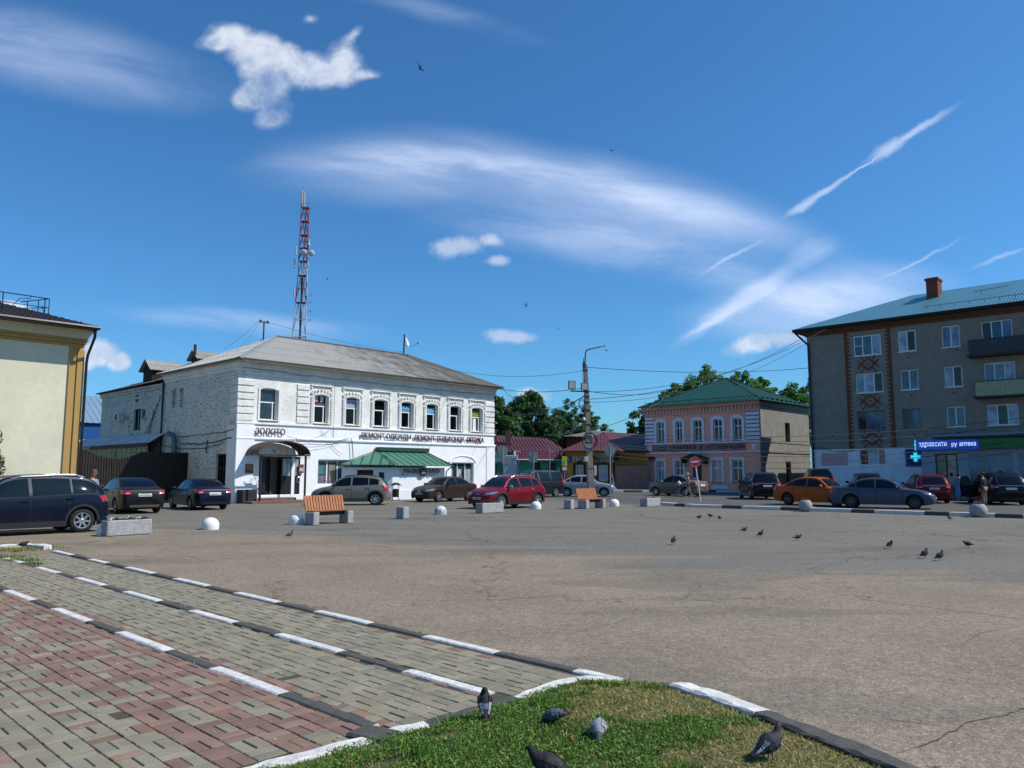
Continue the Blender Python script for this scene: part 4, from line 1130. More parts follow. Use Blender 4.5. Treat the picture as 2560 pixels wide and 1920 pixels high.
shopsign('shop_sign', 'solid dark red letters reading ОПТИКА near the right corner', 'ОПТИКА', 1168, 1210, 3.86, .38, face=M('letter_solid_red', '#6e1f2a', .5))
# ---- green-roofed shop extension with a chamfered left corner
ext_ = S1.thing('shop_extension', 'small white shop extension with a chamfered corner and green metal roof', 'building')
P0, P1, P2, P3 = Vector((7.0, -.06, 0)), Vector((9.3, -2.2, 0)), Vector((13.65, -2.2, 0)), Vector((13.65, -.06, 0))
m = MB(); hh = 2.0
ud = (P1-P0).normalized(); nd = Vector((ud.y, -ud.x, 0)); ld = (P1-P0).length
wallp(m, P0, ud, nd, ld, -.05, hh, [(.95, 1.95, .1, 1.85)], d=.15); wallp(m, P1, (1, 0, 0), (0, -1, 0), P2.x-P1.x, -.05, hh); wallp(m, P2, (0, 1, 0), (1, 0, 0), 2.1, -.05, hh)
m.bbox(P1.x+.02, P2.x+.03, -2.24, -2.2, -.05, .62, .01)
m.build('wall', M('pale_blue_plaster', '#dfe3e8', .85, var=.06, bmp=.25, bscale=14), ext_)
MXd = fr(P0, ud, nd)
MB().box(.9, 2.0, .3, .33, .05, 1.9, MXd).build('doorway', M('brown_dark', '#3b2b22', .8), ext_)
MB().box(.72, .93, -.03, -.002, .9, 1.85, MXd).build('door_frame', pvc, ext_)
MB().box(2.3, 2.62, -.03, -.002, 1.15, 1.7, MXd).build('notice_board', M('black_board', '#17181c', .4), ext_)
gm = M('green_roof_metal', '#46806a', .45, var=.1, metal=.1, spec=.6)
ze2 = 2.15; zt = 3.12
A_ = Vector((6.55, -.1, ze2)); B_ = Vector((9.1, -2.65, ze2)); C_ = Vector((14.0, -2.65, ze2)); D_ = Vector((14.0, -.1, ze2)); T0 = Vector((9.5, -.35, zt)); T1 = Vector((13.5, -.35, zt))
m = MB(); roofface(m, B_, C_, T0, T1, 'flat', 5, 0, 1, 0); roofface(m, A_, B_, T0, T0, 'flat', 5, 0, 1, 0); roofface(m, C_, D_, T1, T1, 'flat', 5, 0, 1, 0)
rf = m.build('roof', gm, ext_, fix=False)
def seams(e0, e1, t0, t1, per, mb, r=.018):
    e0, e1, t0, t1 = map(Vector, (e0, e1, t0, t1)); u = (e1-e0); L = u.length; u.normalize(); nrm = u.cross((t0+t1)/2-(e0+e1)/2).normalized(); nrm = -nrm if nrm.z < 0 else nrm
    up = nrm.cross(u).normalized(); up = -up if up.z < 0 else up; a0, a1, Hs = (t0-e0).dot(u), (t1-e0).dot(u), (t0-e0).dot(up)
    x = per/2
    while x < L:
        h = Hs*x/a0 if x < a0 else (Hs*(L-x)/(L-a1) if x > a1 else Hs)
        mb.tube([e0+u*x+nrm*.02, e0+u*x+up*max(0, h)+nrm*.02], r, 4); x += per
seam = MB(); seams(B_, C_, T0, T1, .55, seam, .022); seams(A_, B_, T0, T0, .6, seam, .022)
seam.tube([A_, T0], .02, 4); seam.tube([B_, T0], .02, 4); seam.tube([C_, T1], .03, 4)
seam.build('standing_seam', M('seam_dark', '#18231f', .6), rf)
MB().bbox(9.5, 13.7, -.6, -.1, zt-.06, zt+.2, .02).build('ridge_box', M('green_dark', '#1f4237', .5), rf)
MB().tube([A_, B_+Vector((0, -.04, -.02)), C_+Vector((0, -.04, -.02))], .04, 6).build('gutter', M('dark_gutter', '#23302c', .5), ext_)
MB().tube([C_+Vector((-.1, 0, -.05)), (13.7, -2.3, 1.75), (13.7, -2.3, 1.0)], .04, 6).build('downpipe', M('dark_gutter', '#23302c', .5), ext_)
s = S1.thing('shop_sign', 'outlined letters ДЫМ ПАР with a round black badge on the extension wall', 'sign')
xa = 10.0; xb = S1.fz(1098, 1180, -2.3)[0]; wl_ = xb-xa
b = MB(); f = MB()
for (t_, q0, q1) in (('ДЫМ', 0, .43), ('ПАР', .62, 1.0)):
    text_into(b, t_, xa+wl_*q0, 1.55, -2.38, w=wl_*(q1-q0), h=.38, ext=.05, bold=.02); text_into(f, t_, xa+wl_*q0+.03, 1.57, -2.392, w=wl_*(q1-q0)-.06, h=.34, ext=.01)
b.build('letter_edges', M('letter_black', '#262220', .5), s); f.build('lettering', M('letter_tan', '#8b8179', .5), s)
bd = MB().lathe([(0, 0), (.27, 0), (.27, .05), (0, .05)], 20, Tm(xa+wl_*.53, -2.36, 1.73, rx=PI/2)).build('badge', M('badge_black', '#121214', .4), s)
t = MB(); text_into(t, 'ВЕЙП', xa+wl_*.53, 1.76, -2.43, w=.34, h=.11, ext=.008, center=True); text_into(t, 'ШОП', xa+wl_*.53, 1.60, -2.43, w=.30, h=.11, ext=.008, center=True); t.build('lettering', M('white_ink', '#cfcfca', .5), bd)
# ---- lower annex continuing the side wall
an = S1.thing('rear_annex', 'lower weathered white brick annex behind the brown gate with patched roof', 'building')
AX = [D1+.01, D1+11.0]; ha = 7.5
yw0, yw1 = sorted((S1.sz(332, 1070)[0], S1.sz(350, 1070)[0])); ys0, ys1 = sorted((S1.sz(338, 1000)[0], S1.sz(345, 1000)[0]))
wm = brickmat('annex_brick', '#d2d5c6', '#dddfd2', '#b5b5a7', dash=('#4f4b42', .58, .8), patch='#7b4a3a', pth=(.57, .63), pscale=.5, bmp=1.0, stain=('#5d594c', .6, .7))
m = MB(); wallp(m, (.02, AX[0], 0), Us, Ns, AX[1]-AX[0], -.1, ha, [(yw0-AX[0], yw1-AX[0], 4.55, 6.0), (ys0-AX[0], ys1-AX[0], 6.5, 7.0)], d=.25)
wallp(m, (.02, AX[1], 0), U_, (0, 1, 0), 9, -.1, ha)
for (z, o) in ((ha-.18, .16), (ha-.36, .10), (ha-.8, .05)): m.box(.02-o, .019, AX[0], AX[1]+o, z, z+.15)
m.build('wall', wm, an)
MXa = fr((.02, 0, 0), Us, Ns)
window(an, MXa, yw0, yw1, 4.55, 6.0, woodm, gl_d, inset=.12, vs=(.5,), hs=(.6,)); window(an, MXa, ys0, ys1, 6.5, 7.0, woodm, gl_m, inset=.12)
m = MB(); roofface(m, (-.3, AX[1]+.5, ha), (-.3, AX[0], ha+.1), (5.0, AX[1]-4.5, ha+2.0), (5.0, AX[0], ha+2.0), 'wave', .175, .03, 3, .04)
m.q((-.3, AX[1]+.5, ha), (5, AX[1]-4.5, ha+2), (9, AX[1]-4.5, ha+2), (9.3, AX[1]+.5, ha))
m.build('roof', M('annex_roof', '#55524d', .9, var=.35, scale=1.5), an, fix=False)
MB().q((-.2, D1+2.6, ha+.16), (-.2, D1+.3, ha+.18), (1.6, D1+.3, ha+.85), (1.3, D1+2.2, ha+.74)).build('roof_patch', M('pale_sheet', '#a39f95', .8, var=.2), an)
gable_dormer(an, 1.0, 15.2, 8.3, 1.5, 2.4, .72, R(-90))
yc = S1.sz(303, 1040)[0]
ac = MB().bbox(-.42, .0, yc-.6, yc+.3, 5.25, 5.85, .03).build('air_conditioner', M('ac_white', '#c6c7bf', .6, var=.2), an)
MB().lathe([(.0, 0), (.22, 0), (.22, .012), (0, .012)], 14, Tm(-.425, yc-.2, 5.55, ry=-PI/2)).build('fan_grille', M('fan_dark', '#2c2e30', .6), ac)
m = MB()
for q in range(3): cable_on(an, wig((-.05, D1+.4+q*.5, 6.6-q*.4), (-.05, D1+4.5-q, 2.6), .2, seed=20+q), .02)
cable_on(main, [(-.1, D1-.05, H1-.3), (-.12, D1-.08, 3), (-.1, D1-.05, 1)], .06, 'downpipe')
# lean-to with a blue-grey sheet roof before the annex
lt_ = S1.thing('lean_to_shed', 'low shed with corrugated grey blue roof behind the brown gate', 'shed')
m = MB(); roofface(m, (-1.05, 29.0, 3.58), (-1.05, 9.3, 3.58), (-.05, 29.0, 4.2), (-.05, 9.3, 4.2), 'wave', .15, .02, 1, 0)
m.build('roof', M('blue_grey_sheet', '#cfcdc8', .7, var=.25, scale=1.5), lt_, fix=False)
MB().box(-.9, -.8, D1+.1, D1+18.8, -.05, 3.45).build('wall', M('yellowish_wall', '#a9a273', .9, var=.2), lt_)
MB().box(-1.0, -.94, D1-.2, D1+10, 3.33, 3.53).build('fascia', M('brown_fascia', '#5b3a2b', .8), lt_)
# ------------------------------------------------------------------ yellow building on the left, gate, roofs beyond
S2 = Site(-18.7, 33.0, 47)       # right front corner of the yellow building is the origin, it runs to -x
yb = S2.thing('yellow_building', 'pale yellow rendered building with ochre pilaster and brown metal roof', 'building')
cream = M('cream_render', '#cfc9b0', .9, var=.13, scale=.45, bmp=.15, bscale=30)
och = M('ochre_render', '#ab8850', .9, var=.07, scale=1.5, bmp=.15)
HW = 7.55
m = MB(); m.box(-14, 0, 0, 11, -.1, HW); m.build('wall', cream, yb)
m = MB(); m.bbox(-.46, .05, -.07, .0, -.1, HW-.42, .01); m.box(.0, .09, -.05, .5, -.1, HW-.42); m.bbox(-.16, .12, -.13, -.065, -.1, HW-.6, .01)
for (z, h, o) in ((HW-.44, .10, .10), (HW-.33, .12, .16), (HW-.205, .10, .22)):
    m.box(-14, o, -o, -.001, z, z+h-.003); m.box(.001, o, 0, 11, z, z+h-.003)
m.build('pilaster_and_band', och, yb)
m = MB(); n = 6
for k in range(n):
    o0 = .22+.38*(k/n)**1.6; z = HW-.10+k*.085; m.box(-14, o0, -o0, -.001, z, z+.082); m.box(.001, o0, 0, 11, z, z+.102)
m.build('cornice', cream, yb)
brn = M('brown_metal_tile', '#3b2f2f', .5, var=.15, metal=.2)
m = MB(); EV = 1.0; EX = .28; ze = HW+.36; E = [(-14, -EV, ze), (EX, -EV, ze), (EX, 12, ze)]
roofface(m, E[0], E[1], (-14, 5.5, ze+2.15), (-5.5, 5.5, ze+2.15), 'wave', .2, .03, 12, .03)
roofface(m, E[1], E[2], (-5.5, 5.5, ze+2.15), (-5.5, 5.5, ze+2.15), 'wave', .2, .03, 12, .03)
rf = m.build('roof', brn, yb, fix=False)
m = MB(); m.tube([(-14, -EV-.06, ze-.06), (EX+.04, -EV-.06, ze-.06), (EX+.06, 12, ze-.06)], .09, 8); m.box(-14, EX, -EV+.02, -.5, ze-.12, ze-.09)
m.build('gutter', M('gutter_black', '#17110f', .4), yb)
MB().tube([(EX-.05, -EV+.1, ze-.12), (EX-.05, -EV+.12, ze-.45), (.20, -.25, ze-1.15), (.18, -.20, ze-1.5), (.18, -.20, .2)], .06, 8).build('downpipe', M('pipe_brown', '#251812', .35), yb, smooth=40)
m = MB()
xs = [-9, -6.6, -4.3, -2.9, -1.35]
yy, zz = .55, ze+.5
for x in xs: m.tube([(x, yy, zz-.05), (x, yy+.05, zz+.72)], .022, 4); m.tube([(x, yy-.05, zz), (x, yy+.45, zz+.45)], .018, 4)
m.tube([(-9, yy, zz+.72), (-1.2, yy, zz+.72)], .022, 4); m.tube([(-9, yy, zz+.32), (-1.2, yy, zz+.32)], .016, 4)
m.tube([(-1.2, yy, zz+.72), (-2.0, yy+1.1, zz+.62)], .02, 4); m.tube([(-1.2, yy, zz+.32), (-2.0, yy+1.1, zz+.35)], .016, 4)
for q in range(3): m.tube([(-1.2-q*.3, yy+q*.4, zz+.72-q*.03), (-1.2-q*.3, yy+q*.4, zz-.0+q*.1)], .018, 4)
m.tube([(-2.6, yy+.2, zz+.15), (-2.3, yy, zz+.55), (-1.9, yy, zz+.62), (-1.9, yy, zz+.75)], .015, 4)
m.build('snow_guard', iron, rf)
# thuja at the frame edge
def leafcrown(name, mat, cs, n, sz, seed, parent=None, up=.3, rr=(.55, 1.0), cols=('#2f4a1f', '#3b5a26', '#274019'), lay=0.0):
    """leaf sized faces through the volume of many overlapping clumps"""
    rn = random.Random(seed); m = MB(); tot = sum(c[3]**2 for c in cs)
    for (cx, cy, cz, r, *fl) in cs:
        k = max(4, int(n*r*r/tot)); fz = fl[0] if fl else .8; tone = rn.uniform(.78, 1.2); cc = lin(rn.choice(cols))
        for _ in range(k):
            d = Vector((rn.gauss(0, 1), rn.gauss(0, 1), rn.gauss(0, 1))).normalized(); q = rn.uniform(*rr)**.6
            p = Vector((cx+d.x*r*q, cy+d.y*r*q, cz+d.z*r*fz*q))
            nn = (d+Vector((rn.gauss(0, .6), rn.gauss(0, .6), rn.gauss(0, .6)+up))).normalized()
            a = nn.orthogonal().normalized(); b_ = nn.cross(a); th = rn.uniform(0, PI); a, b_ = a*math.cos(th)+b_*math.sin(th), b_*math.cos(th)-a*math.sin(th)
            s = sz*rn.uniform(.6, 1.4); m.cur = shade_c(cc, tone*rn.uniform(.8, 1.2))
            m.q(p-a*s, p-b_*s*.6, p+a*s, p+b_*s*.6)
    return m.build(name, mat, parent, fix=False)
leafm = attr_mat('leaves', .6, .1, 3, trans=.30, spec=.3)
rn = random.Random(4)
th = thing('thuja', 'clipped dark green thuja column at the left edge before the yellow wall', 'shrub', (*gp(-34, 1290), 0))
cs = []
for k in range(60):
    z = .3+3.7*k/60; r = .52*(1-(k/60)**2.2*.75); a = rn.uniform(0, 6.3); cs.append((math.cos(a)*r*.6, math.sin(a)*r*.6, z, r*.55, 1.1))
leafcrown('foliage', leafm, cs, 9000, .035, 9, th, rr=(.8, 1.0), cols=('#24401a', '#2c4a20', '#1e3616'))
MB().tube([(0, 0, 0), (0, 0, 3.0)], [.07, .02], 6).build('trunk', M('bark', '#4a3f33', .9, var=.3, bmp=.6), th)
# brown gate
GX0, GX1 = S1.world(0, 6.0)      # right end at the side wall
gz = Site(-19.7, 47.1, 47)
gate = thing('metal_gate', 'dark brown ribbed metal gate with sagging scalloped top and iron finials', 'gate', (gz.o[0], gz.o[1], 0), gz.a)
gb = M('gate_brown', '#20150f', .55, var=.15)
def gtop(x):     # right end is x = 0
    d = abs(x+4.25)
    if d < 1.45: return 2.46+.42*(d/1.45)**1.7
    return 2.88 if x > -5.6 else 2.94
m = MB(); x = -7.2; k = 0
while x < 0:
    y0 = -.0 if k % 2 else -.035; x1 = min(0, x+.07)
    m.faces([(x, y0, .06), (x1, y0, .06), (x1, y0, gtop(x1)), (x, y0, gtop(x)), (x, .03, .06), (x1, .03, .06), (x1, .03, gtop(x1)), (x, .03, gtop(x))], [(0, 1, 2, 3), (4, 7, 6, 5), (3, 2, 6, 7), (0, 3, 7, 4), (1, 5, 6, 2)]); x = x1; k += 1
m.build('sheet_panel', gb, gate)
m = MB()
for x in (-7.2, -4.25, -1.9, -.06): m.box(x-.05, x+.05, -.06, .05, 0, 2.9)
m.build('gate_post', gb, gate)
m = MB()
for k in range(16):
    x = -6.6+k*.27; m.tube([(x, 0, 2.0), (x, 0, 3.02)], .012, 4); m.lathe([(0, 0), (.035, .05), (0, .16)], 4, Tm(x, 0, 3.0))
m.tube([(-6.6, 0, 2.85), (-2.6, 0, 2.85)], .014, 4)
m.build('finial_rail', iron, gate)
# far roof left, blue wall
far = thing('far_house', 'distant house with pale blue grey metal roof and brick chimney beyond the yellow corner', 'house', (*at(215, 1180, 66)[:2], 0), R(47))
m = MB(); m.box(-3, 9, 0, 8, 0, 6.0); m.build('wall', M('far_blue_wall', '#3d6f9c', .8, var=.15), far)
m = MB(); roofface(m, (-3.3, -.5, 5.9), (9.3, -.5, 5.9), (-1, 4, 8.6), (9.3, 4, 8.6), 'seam', .5, .03, 1, 0); m.q((-3.3, -.5, 5.9), (-1, 4, 8.6), (-3.3, 8.5, 5.9)); m.build('roof', M('pale_blue_roof', '#7f97ab', .4, var=.1, metal=.2), far, fix=False)
MB().box(-2.5, -1.9, 1.4, 2.0, 6, 8.6).build('chimney', M('red_brick_ch', '#8a4a3a', .9, var=.2), far)
MB().tube([(3.2, 3, 8), (3.2, 3, 9.2)], .12, 6).build('flue', M('rusty_pipe', '#3c2c26'), far)
o = MB().box(0, 9.5, 0, .1, 0, 5.4).build('blue_fence', M('blue_sheet', '#2f69a8', .5, var=.25, scale=.8)); bx_, by_ = at(150, 1100, 62.5)[:2]; o.location = (bx_, by_, 0); o.rotation_euler = (0, 0, R(20)); tag(o, 'bright blue sheet screen between the yellow building and the annex', 'fence')
# ------------------------------------------------------------------ pink museum
S3 = Site(13.2, 76.0, -43)
L3, D3, H3 = 11.85, 10.9, 8.05
pinkm = M('pink_plaster', '#f5a68d', .9, var=.09, scale=1.3, bmp=.3, bscale=18)
pink2 = M('pink_cornice', '#d89c7c', .9, var=.12, scale=3)
blw = M('pale_trim', '#d6dde8', .8, var=.08)
mus = S3.thing('museum_building', 'pink two-storey museum building with white window surrounds and green hipped roof', 'building')
MX3 = fr((0, 0, 0), U_, N_)
up3, lo3 = [], []
for (a, b) in ((1642, 1661), (1689, 1706), (1734, 1755), (1784, 1806), (1833, 1855)):
    up3.append((S3.fz(a, 1080)[0], S3.fz(b, 1080)[0], 4.58, 6.55, .12))
for (a, b) in ((1642, 1661), (1688, 1709), (1781, 1805), (1831, 1857)):
    lo3.append((S3.fz(a, 1180)[0], S3.fz(b, 1180)[0], .85, 2.82, 0))
dr = (S3.fz(1733, 1200)[0], S3.fz(1755, 1200)[0], .1, 2.75, 0)
m = MB(); wallp(m, (0, 0, 0), U_, N_, L3, -.2, H3, up3+lo3+[dr], d=.28); m.build('front_wall', pinkm, mus)
sidem = brickmat('side_render', '#86837a', '#918e85', '#74716a', dash=('#5c554b', .66, .6), patch='#8c8474', pth=(.66, .72), bmp=.5, stain=('#6b6458', .6, .6))
m = MB(); wallp(m, (L3, 0, 0), Us, (1, 0, 0), D3, -.2, H3, [(5.3, 6.4, 4.5, 6.3), (5.2, 6.3, .1, 2.7)], d=.3); wallp(m, (0, 0, 0), Us, (-1, 0, 0), D3, -.2, H3); wallp(m, (0, D3, 0), U_, (0, 1, 0), L3, -.2, H3)
m.box(L3+.001, L3+.05, 0, D3, 4.35, 4.5); m.box(L3+.001, L3+.07, 0, D3, 3.45, 3.56); m.box(L3+.001, L3+.12, 0, D3, 7.6, 8.0)
m.build('side_wall', sidem, mus)
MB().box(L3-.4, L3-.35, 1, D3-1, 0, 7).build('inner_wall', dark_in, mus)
m = MB()
for (z, h, o) in ((7.88, .16, .32), (7.74, .13, .25)): m.box(-o, L3+o*.5, -o, -.001, z, z+h-.003); m.box(-o, -.001, 0, D3, z, z+h-.003)
x = -.1
while x < L3+.1: m.box(x, x+.13, -.22, -.001, 7.62, 7.735); m.box(x+.02, x+.16, -.12, -.001, 7.34, 7.60) if False else None; x += .25
m.box(-.1, L3+.1, -.08, -.001, 7.08, 7.2)
m.build('cornice', pink2, mus)
m = MB(); x = -.1
while x < L3+.1: m.box(x, x+.17, -.17, -.001, 7.40, 7.60); m.box(x+.04, x+.13, -.10, -.001, 7.28, 7.397); x += .36
m.build('cornice_teeth', M('cornice_cream', '#c9b3a6', .8), mus)
m = MB()
for k in range(7):
    z = 4.62+k*.36; 
    for (x0, x1) in ((-.04, 1.0), (L3-1.25, L3+.04)): m.bbox(x0, x1, -.08, 0, z, z+.26, .01)
for (z0, z1, o) in ((4.36, 4.50, .12), (3.46, 3.60, .16)): m.box(-.1, L3+.12, -o, -.001, z0, z1)
for sidex in (.35, L3-.75): m.box(sidex, sidex+.35, -.06, -.001, 3.75, 4.2)
for (a, b, z0, z1, ar) in up3:
    w_2 = .26; m.box(a-w_2, a-.001, -.09, 0, z0-.18, z1+.0); m.box(b+.001, b+w_2, -.09, 0, z0-.18, z1+.0)
    c = (a+b)/2; hw = (b-a)/2
    for q in range(8):
        t0, t1q = PI*q/8, PI*(q+1)/8
        P = [(c+math.cos(t)*(hw+(w_2 if o_ else 0)), z1-.10+math.sin(t)*(.42 if o_ else .11)) for t, o_ in ((t0, 0), (t1q, 0), (t1q, 1), (t0, 1))]
        m.prism(P, .09, Tm(0, -.092, 0))
for (a, b, z0, z1, _) in lo3:
    m.box(a-.2, a-.001, -.08, 0, z0-.1, z1+.2); m.box(b+.001, b+.2, -.08, 0, z0-.1, z1+.2); m.box(a, b, -.08, 0, z1, z1+.2)
m.box(-.35, .95, -.10, 0, -.1, 1.0) if False else m.bbox(-.25, .8, -.14, 0, -.2, .75, .03)
m.box(L3-.55, L3+.05, -.14, 0, -.2, .35); m.box(lo3[2][0]-.1, lo3[3][0]+.1-.6, -.04, 0, .18, .5)
m.build('white_trim', blw, mus)
m = MB()
for k in range(8):
    z = 4.60-.07+k*.36; m.box(-.03, .98, -.10, -.001, z, z+.05); m.box(L3-1.22, L3+.03, -.10, -.001, z, z+.05)
m.build('quoin_joint', M('brick_joint', '#a06a50', .9), mus)
for k, (a, b, z0, z1, ar) in enumerate(up3): window(mus, MX3, a, b, z0, z1, pvc, gl_m, inset=.15, fw=.09, vs=(.5,), hs=(.66,), sill=.12, sillm=M('slate_sill', '#4c4a52', .7))
for k, (a, b, z0, z1, ar) in enumerate(lo3): window(mus, MX3, a, b, z0, z1, pvc, gl_l if k in (0, 2) else gl_m, inset=.15, fw=.09, vs=(.5,), hs=(.62,), sill=.12, sillm=M('slate_sill', '#4c4a52', .7))
MB().box(dr[0], dr[1], .1, .15, dr[2], dr[3], MX3).build('door', blk, mus)
m = MB(); c = (dr[0]+dr[1])/2; m.prism([(c-1.25, 2.9), (c, 3.35), (c+1.25, 2.9), (c+1.25, 3.0), (c, 3.45), (c-1.25, 3.0)], .9, Tm(0, -.95, 0))
m.prism([(c-1.15, 2.88), (c+1.15, 2.88), (c, 3.3)], .03, Tm(0, -.93, 0))
for sx_ in (-1, 1): m.tube([(c+sx_*1.1, -.9, 2.9), (c+sx_*1.0, -.1, 2.2)], .03, 4); m.box(c+sx_*1.1-.05, c+sx_*1.1+.05, -.9, -.05, 2.45, 2.9)
m.build('door_canopy', iron, mus)
MB().box(.35, 1.1, -.19, -.145, 2.75, 3.2).build('plaque', M('black_plaque', '#1b1a1c', .4), mus)
gr2 = M('green_hip_roof', '#0a4a48', .7, var=.08, metal=0, spec=.2)
EV = .55; E = [(-EV, -EV, H3), (L3+EV, -EV, H3), (L3+EV, D3+EV, H3), (-EV, D3+EV, H3)]; AP = (6.1, 5.3, 11.0)
m = MB(); m2 = MB()
for i in range(4): roofface(m, E[i], E[(i+1) % 4], AP, AP, 'flat', 9, 0, 1, 0); seams(E[i], E[(i+1) % 4], AP, AP, .55, m2, .012)
rf = m.build('roof', gr2, mus, fix=False); 
for q in E: m2.tube([q, AP], .04, 5)
m2.build('standing_seam', M('green_seam', '#082e2b', .7), rf)
m = MB()
for k in range(8):
    x = .6+k*1.5; m.tube([(x, -.05, H3+.28), (x, -.2, H3+.42)], .03, 4)
m.tube([(0, -.15, H3+.42), (L3, -.15, H3+.42)], .03, 4)
for k in range(9): y = .5+k*1.0; m.box(L3+.0, L3+.25, y, y+.22, H3+.22, H3+.34)
m.build('snow_guard', M('green_seam', '#12362f', .5), rf)
MB().tube([(L3+.15, -.2, 7.9), (L3+.1, -.22, 7.6), (L3+.12, -.16, 7.2), (L3+.12, -.16, .2)], .07, 6).build('downpipe', M('galvanised', '#5d6870'), mus)
MB().tube([(-.5, -.4, 7.95), (-.5, -.35, 7.55), (-.1, -.1, 7.35)], .08, 6).build('rain_spout', M('dish_white', '#c8ccd0'), mus)
s = S3.thing('museum_sign', 'long sign board lettered МУЗЕЙ ИКОНОПИСИ И РЕСТАВРАЦИИ across the pink front', 'sign')
a, b = S3.fz(1632, 1117)[0], S3.fz(1862, 1117)[0]
MB().box(a-.05, b+.1, -.05, -.003, 3.62, 4.33).build('board', M('sign_board_pink', '#a8776e', .8, var=.15), s)
wd = b-a; segs = (('М', 0, .033, 1), ('УЗЕЙ', .04, .165, 0), ('И', .197, .222, 1), ('КОНОПИСИ', .23, .50, 0), ('И', .535, .56, 0), ('Р', .595, .62, 1), ('ЕСТАВРАЦИИ', .628, 1.0, 0))
mk1, mk2, mk3 = MB(), MB(), MB()
for (t_, q0, q1, red) in segs:
    text_into(mk3, t_, a+wd*q0-.03, 3.70, -.075, w=wd*(q1-q0)+.06, h=.54, ext=.02, bold=.02)
    text_into(mk1 if not red else mk2, t_, a+wd*q0, 3.73, -.095, w=wd*(q1-q0), h=.50, ext=.015, bold=.018)
mk3.build('letter_halo', M('letter_halo', '#a98f92', .7), s); mk1.build('lettering', M('letter_ink', '#1e1d24', .5), s); mk2.build('initials', M('letter_bright_red', '#b0232c', .5), s)

# ------------------------------------------------------------------ four-storey apartment block
S4 = Site(22.7, 60.0, -43)
L4, D4, H4 = 26.0, 11.0, 12.75
apm = brickmat('silicate_brick', '#91887f', '#9b9187', '#736b62', bw=.26, bh=.088, ms=.012, bmp=.5, dash=('#5f574e', .63, .5), stain=('#6a6259', .6, .45))
ap = S4.thing('apartment_block', 'four-storey grey brown brick apartment block with brown ornament and teal metal roof', 'building')
MX4 = fr((0, 0, 0), U_, N_)
cols = [(4.12, 6.05), (7.25, 8.42), (10.08, 11.2), (12.5, 14.3), (17.5, 18.7), (20.5, 22.2)]
rows = [(10.33, 11.84), (7.55, 9.0), (4.8, 6.2)]
holes = []
for c in cols:
    for r_ in rows: holes.append((c[0], c[1], r_[0], r_[1], 0))
holes.append((4.14, 5.95, 2.22, 3.36, 0))
WB = 3.42
m = MB(); wallp(m, (.6, 0, 0), U_, N_, L4-.6, WB, H4, [(h[0]-.6, h[1]-.6, h[2], h[3]) for h in holes if h[2] > WB], d=.22); wallp(m, (.6, 0, 0), Us, (-1, 0, 0), D4, -.2, H4); wallp(m, (.6, D4, 0), U_, (0, 1, 0), L4-.6, -.2, H4); wallp(m, (L4, 0, 0), Us, (1, 0, 0), D4, -.2, H4)
m.build('brick_wall', apm, ap)
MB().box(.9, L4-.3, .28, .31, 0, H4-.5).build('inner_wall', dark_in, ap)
wpm = M('white_base_paint', '#dde1e7', .85, var=.18, scale=1.2, bmp=.3)
m = MB(); wallp(m, (.6, -.03, 0), U_, N_, L4-.6, .75, WB, [(h[0]-.6, h[1]-.6, h[2], h[3]) for h in holes if h[2] < WB], d=.2); m.box(.595, .6, -.03, .3, .75, WB); m.build('painted_ground_floor', wpm, ap)
MB().box(.58, L4, -.08, .0, -.2, .75).build('plinth', M('plinth_grey', '#8b93a0', .9, var=.25, scale=2), ap)
MB().box(1.35, 3.29, -.045, -.031, 2.2, 3.15).build('pink_panel', M('dusty_pink', '#c79aa0', .9), ap)
bkm = M('brown_brick', '#6a4029', .9, var=.2, scale=8)
m = MB()
for x0, sg in ((3.55, 1), (6.62, -1)):
    m.box(x0-.10, x0+.10, -.05, -.001, WB+.01, H4-.55); z = WB+.1
    while z < H4-.7: m.box(min(x0+sg*.10, x0+sg*.26), max(x0+sg*.10, x0+sg*.26), -.05, -.001, z, z+.13); z += .30
m.box(.5, L4, -.06, -.001, H4-.55, H4-.36); m.box(.5, L4, -.12, -.061+.06, H4-.355, H4-.2) if False else m.box(.45, L4, -.14, -.001, H4-.35, H4-.2)
PAT = ["x.....x", "...x...", "x.x.x.x", ".x...x.", "x..o..x", ".x...x.", "x.x.x.x", "...x...", "x.....x"]
PAT = ["..xx...........xx..", "...........x.......", "x....x..xxxxx..x...", ".xx.x..xx...xx.x.xx", "..xx..xx..o..xx.x..", ".xx.x..xx...xx.x.xx", "x....x..xxxxx..x...", "...........x.......", "..xx...........xx.."]
PAT = ["..xx..........xx..", "....x..xxxx..x....", "x....xxx..xxx....x", ".xx.xx......xx.xx.", "..xxx...xx...xxx..", ".xx.xx......xx.xx.", "x....xxx..xxx....x", "....x..xxxx..x....", "..xx..........xx.."]
def ornament(zc):
    cw, chh = .085, .135
    for r_, row in enumerate(PAT):
        for c_, ch in enumerate(row):
            if ch == 'x': x = 5.09+(c_-9)*cw; z = zc+(4-r_)*chh-.06; m.box(x, x+cw, -.03, -.001, z, z+chh)
for zc in (9.68, 6.92, 4.12): ornament(zc)
m.build('brick_ornament', bkm, ap)
curt = [glassmat('pane_blue', '#35506a', .06, .6), glassmat('pane_curtain', '#7d8fa6', .15, .5), glassmat('pane_dark', '#141a22', .05, .5), glassmat('pane_mid', '#4a627c', .08, .6), glassmat('pane_white', '#93a5bb', .25, .4)]
k = 0
old_f = M('old_window_frame', '#6d6a6c', .7, var=.2)
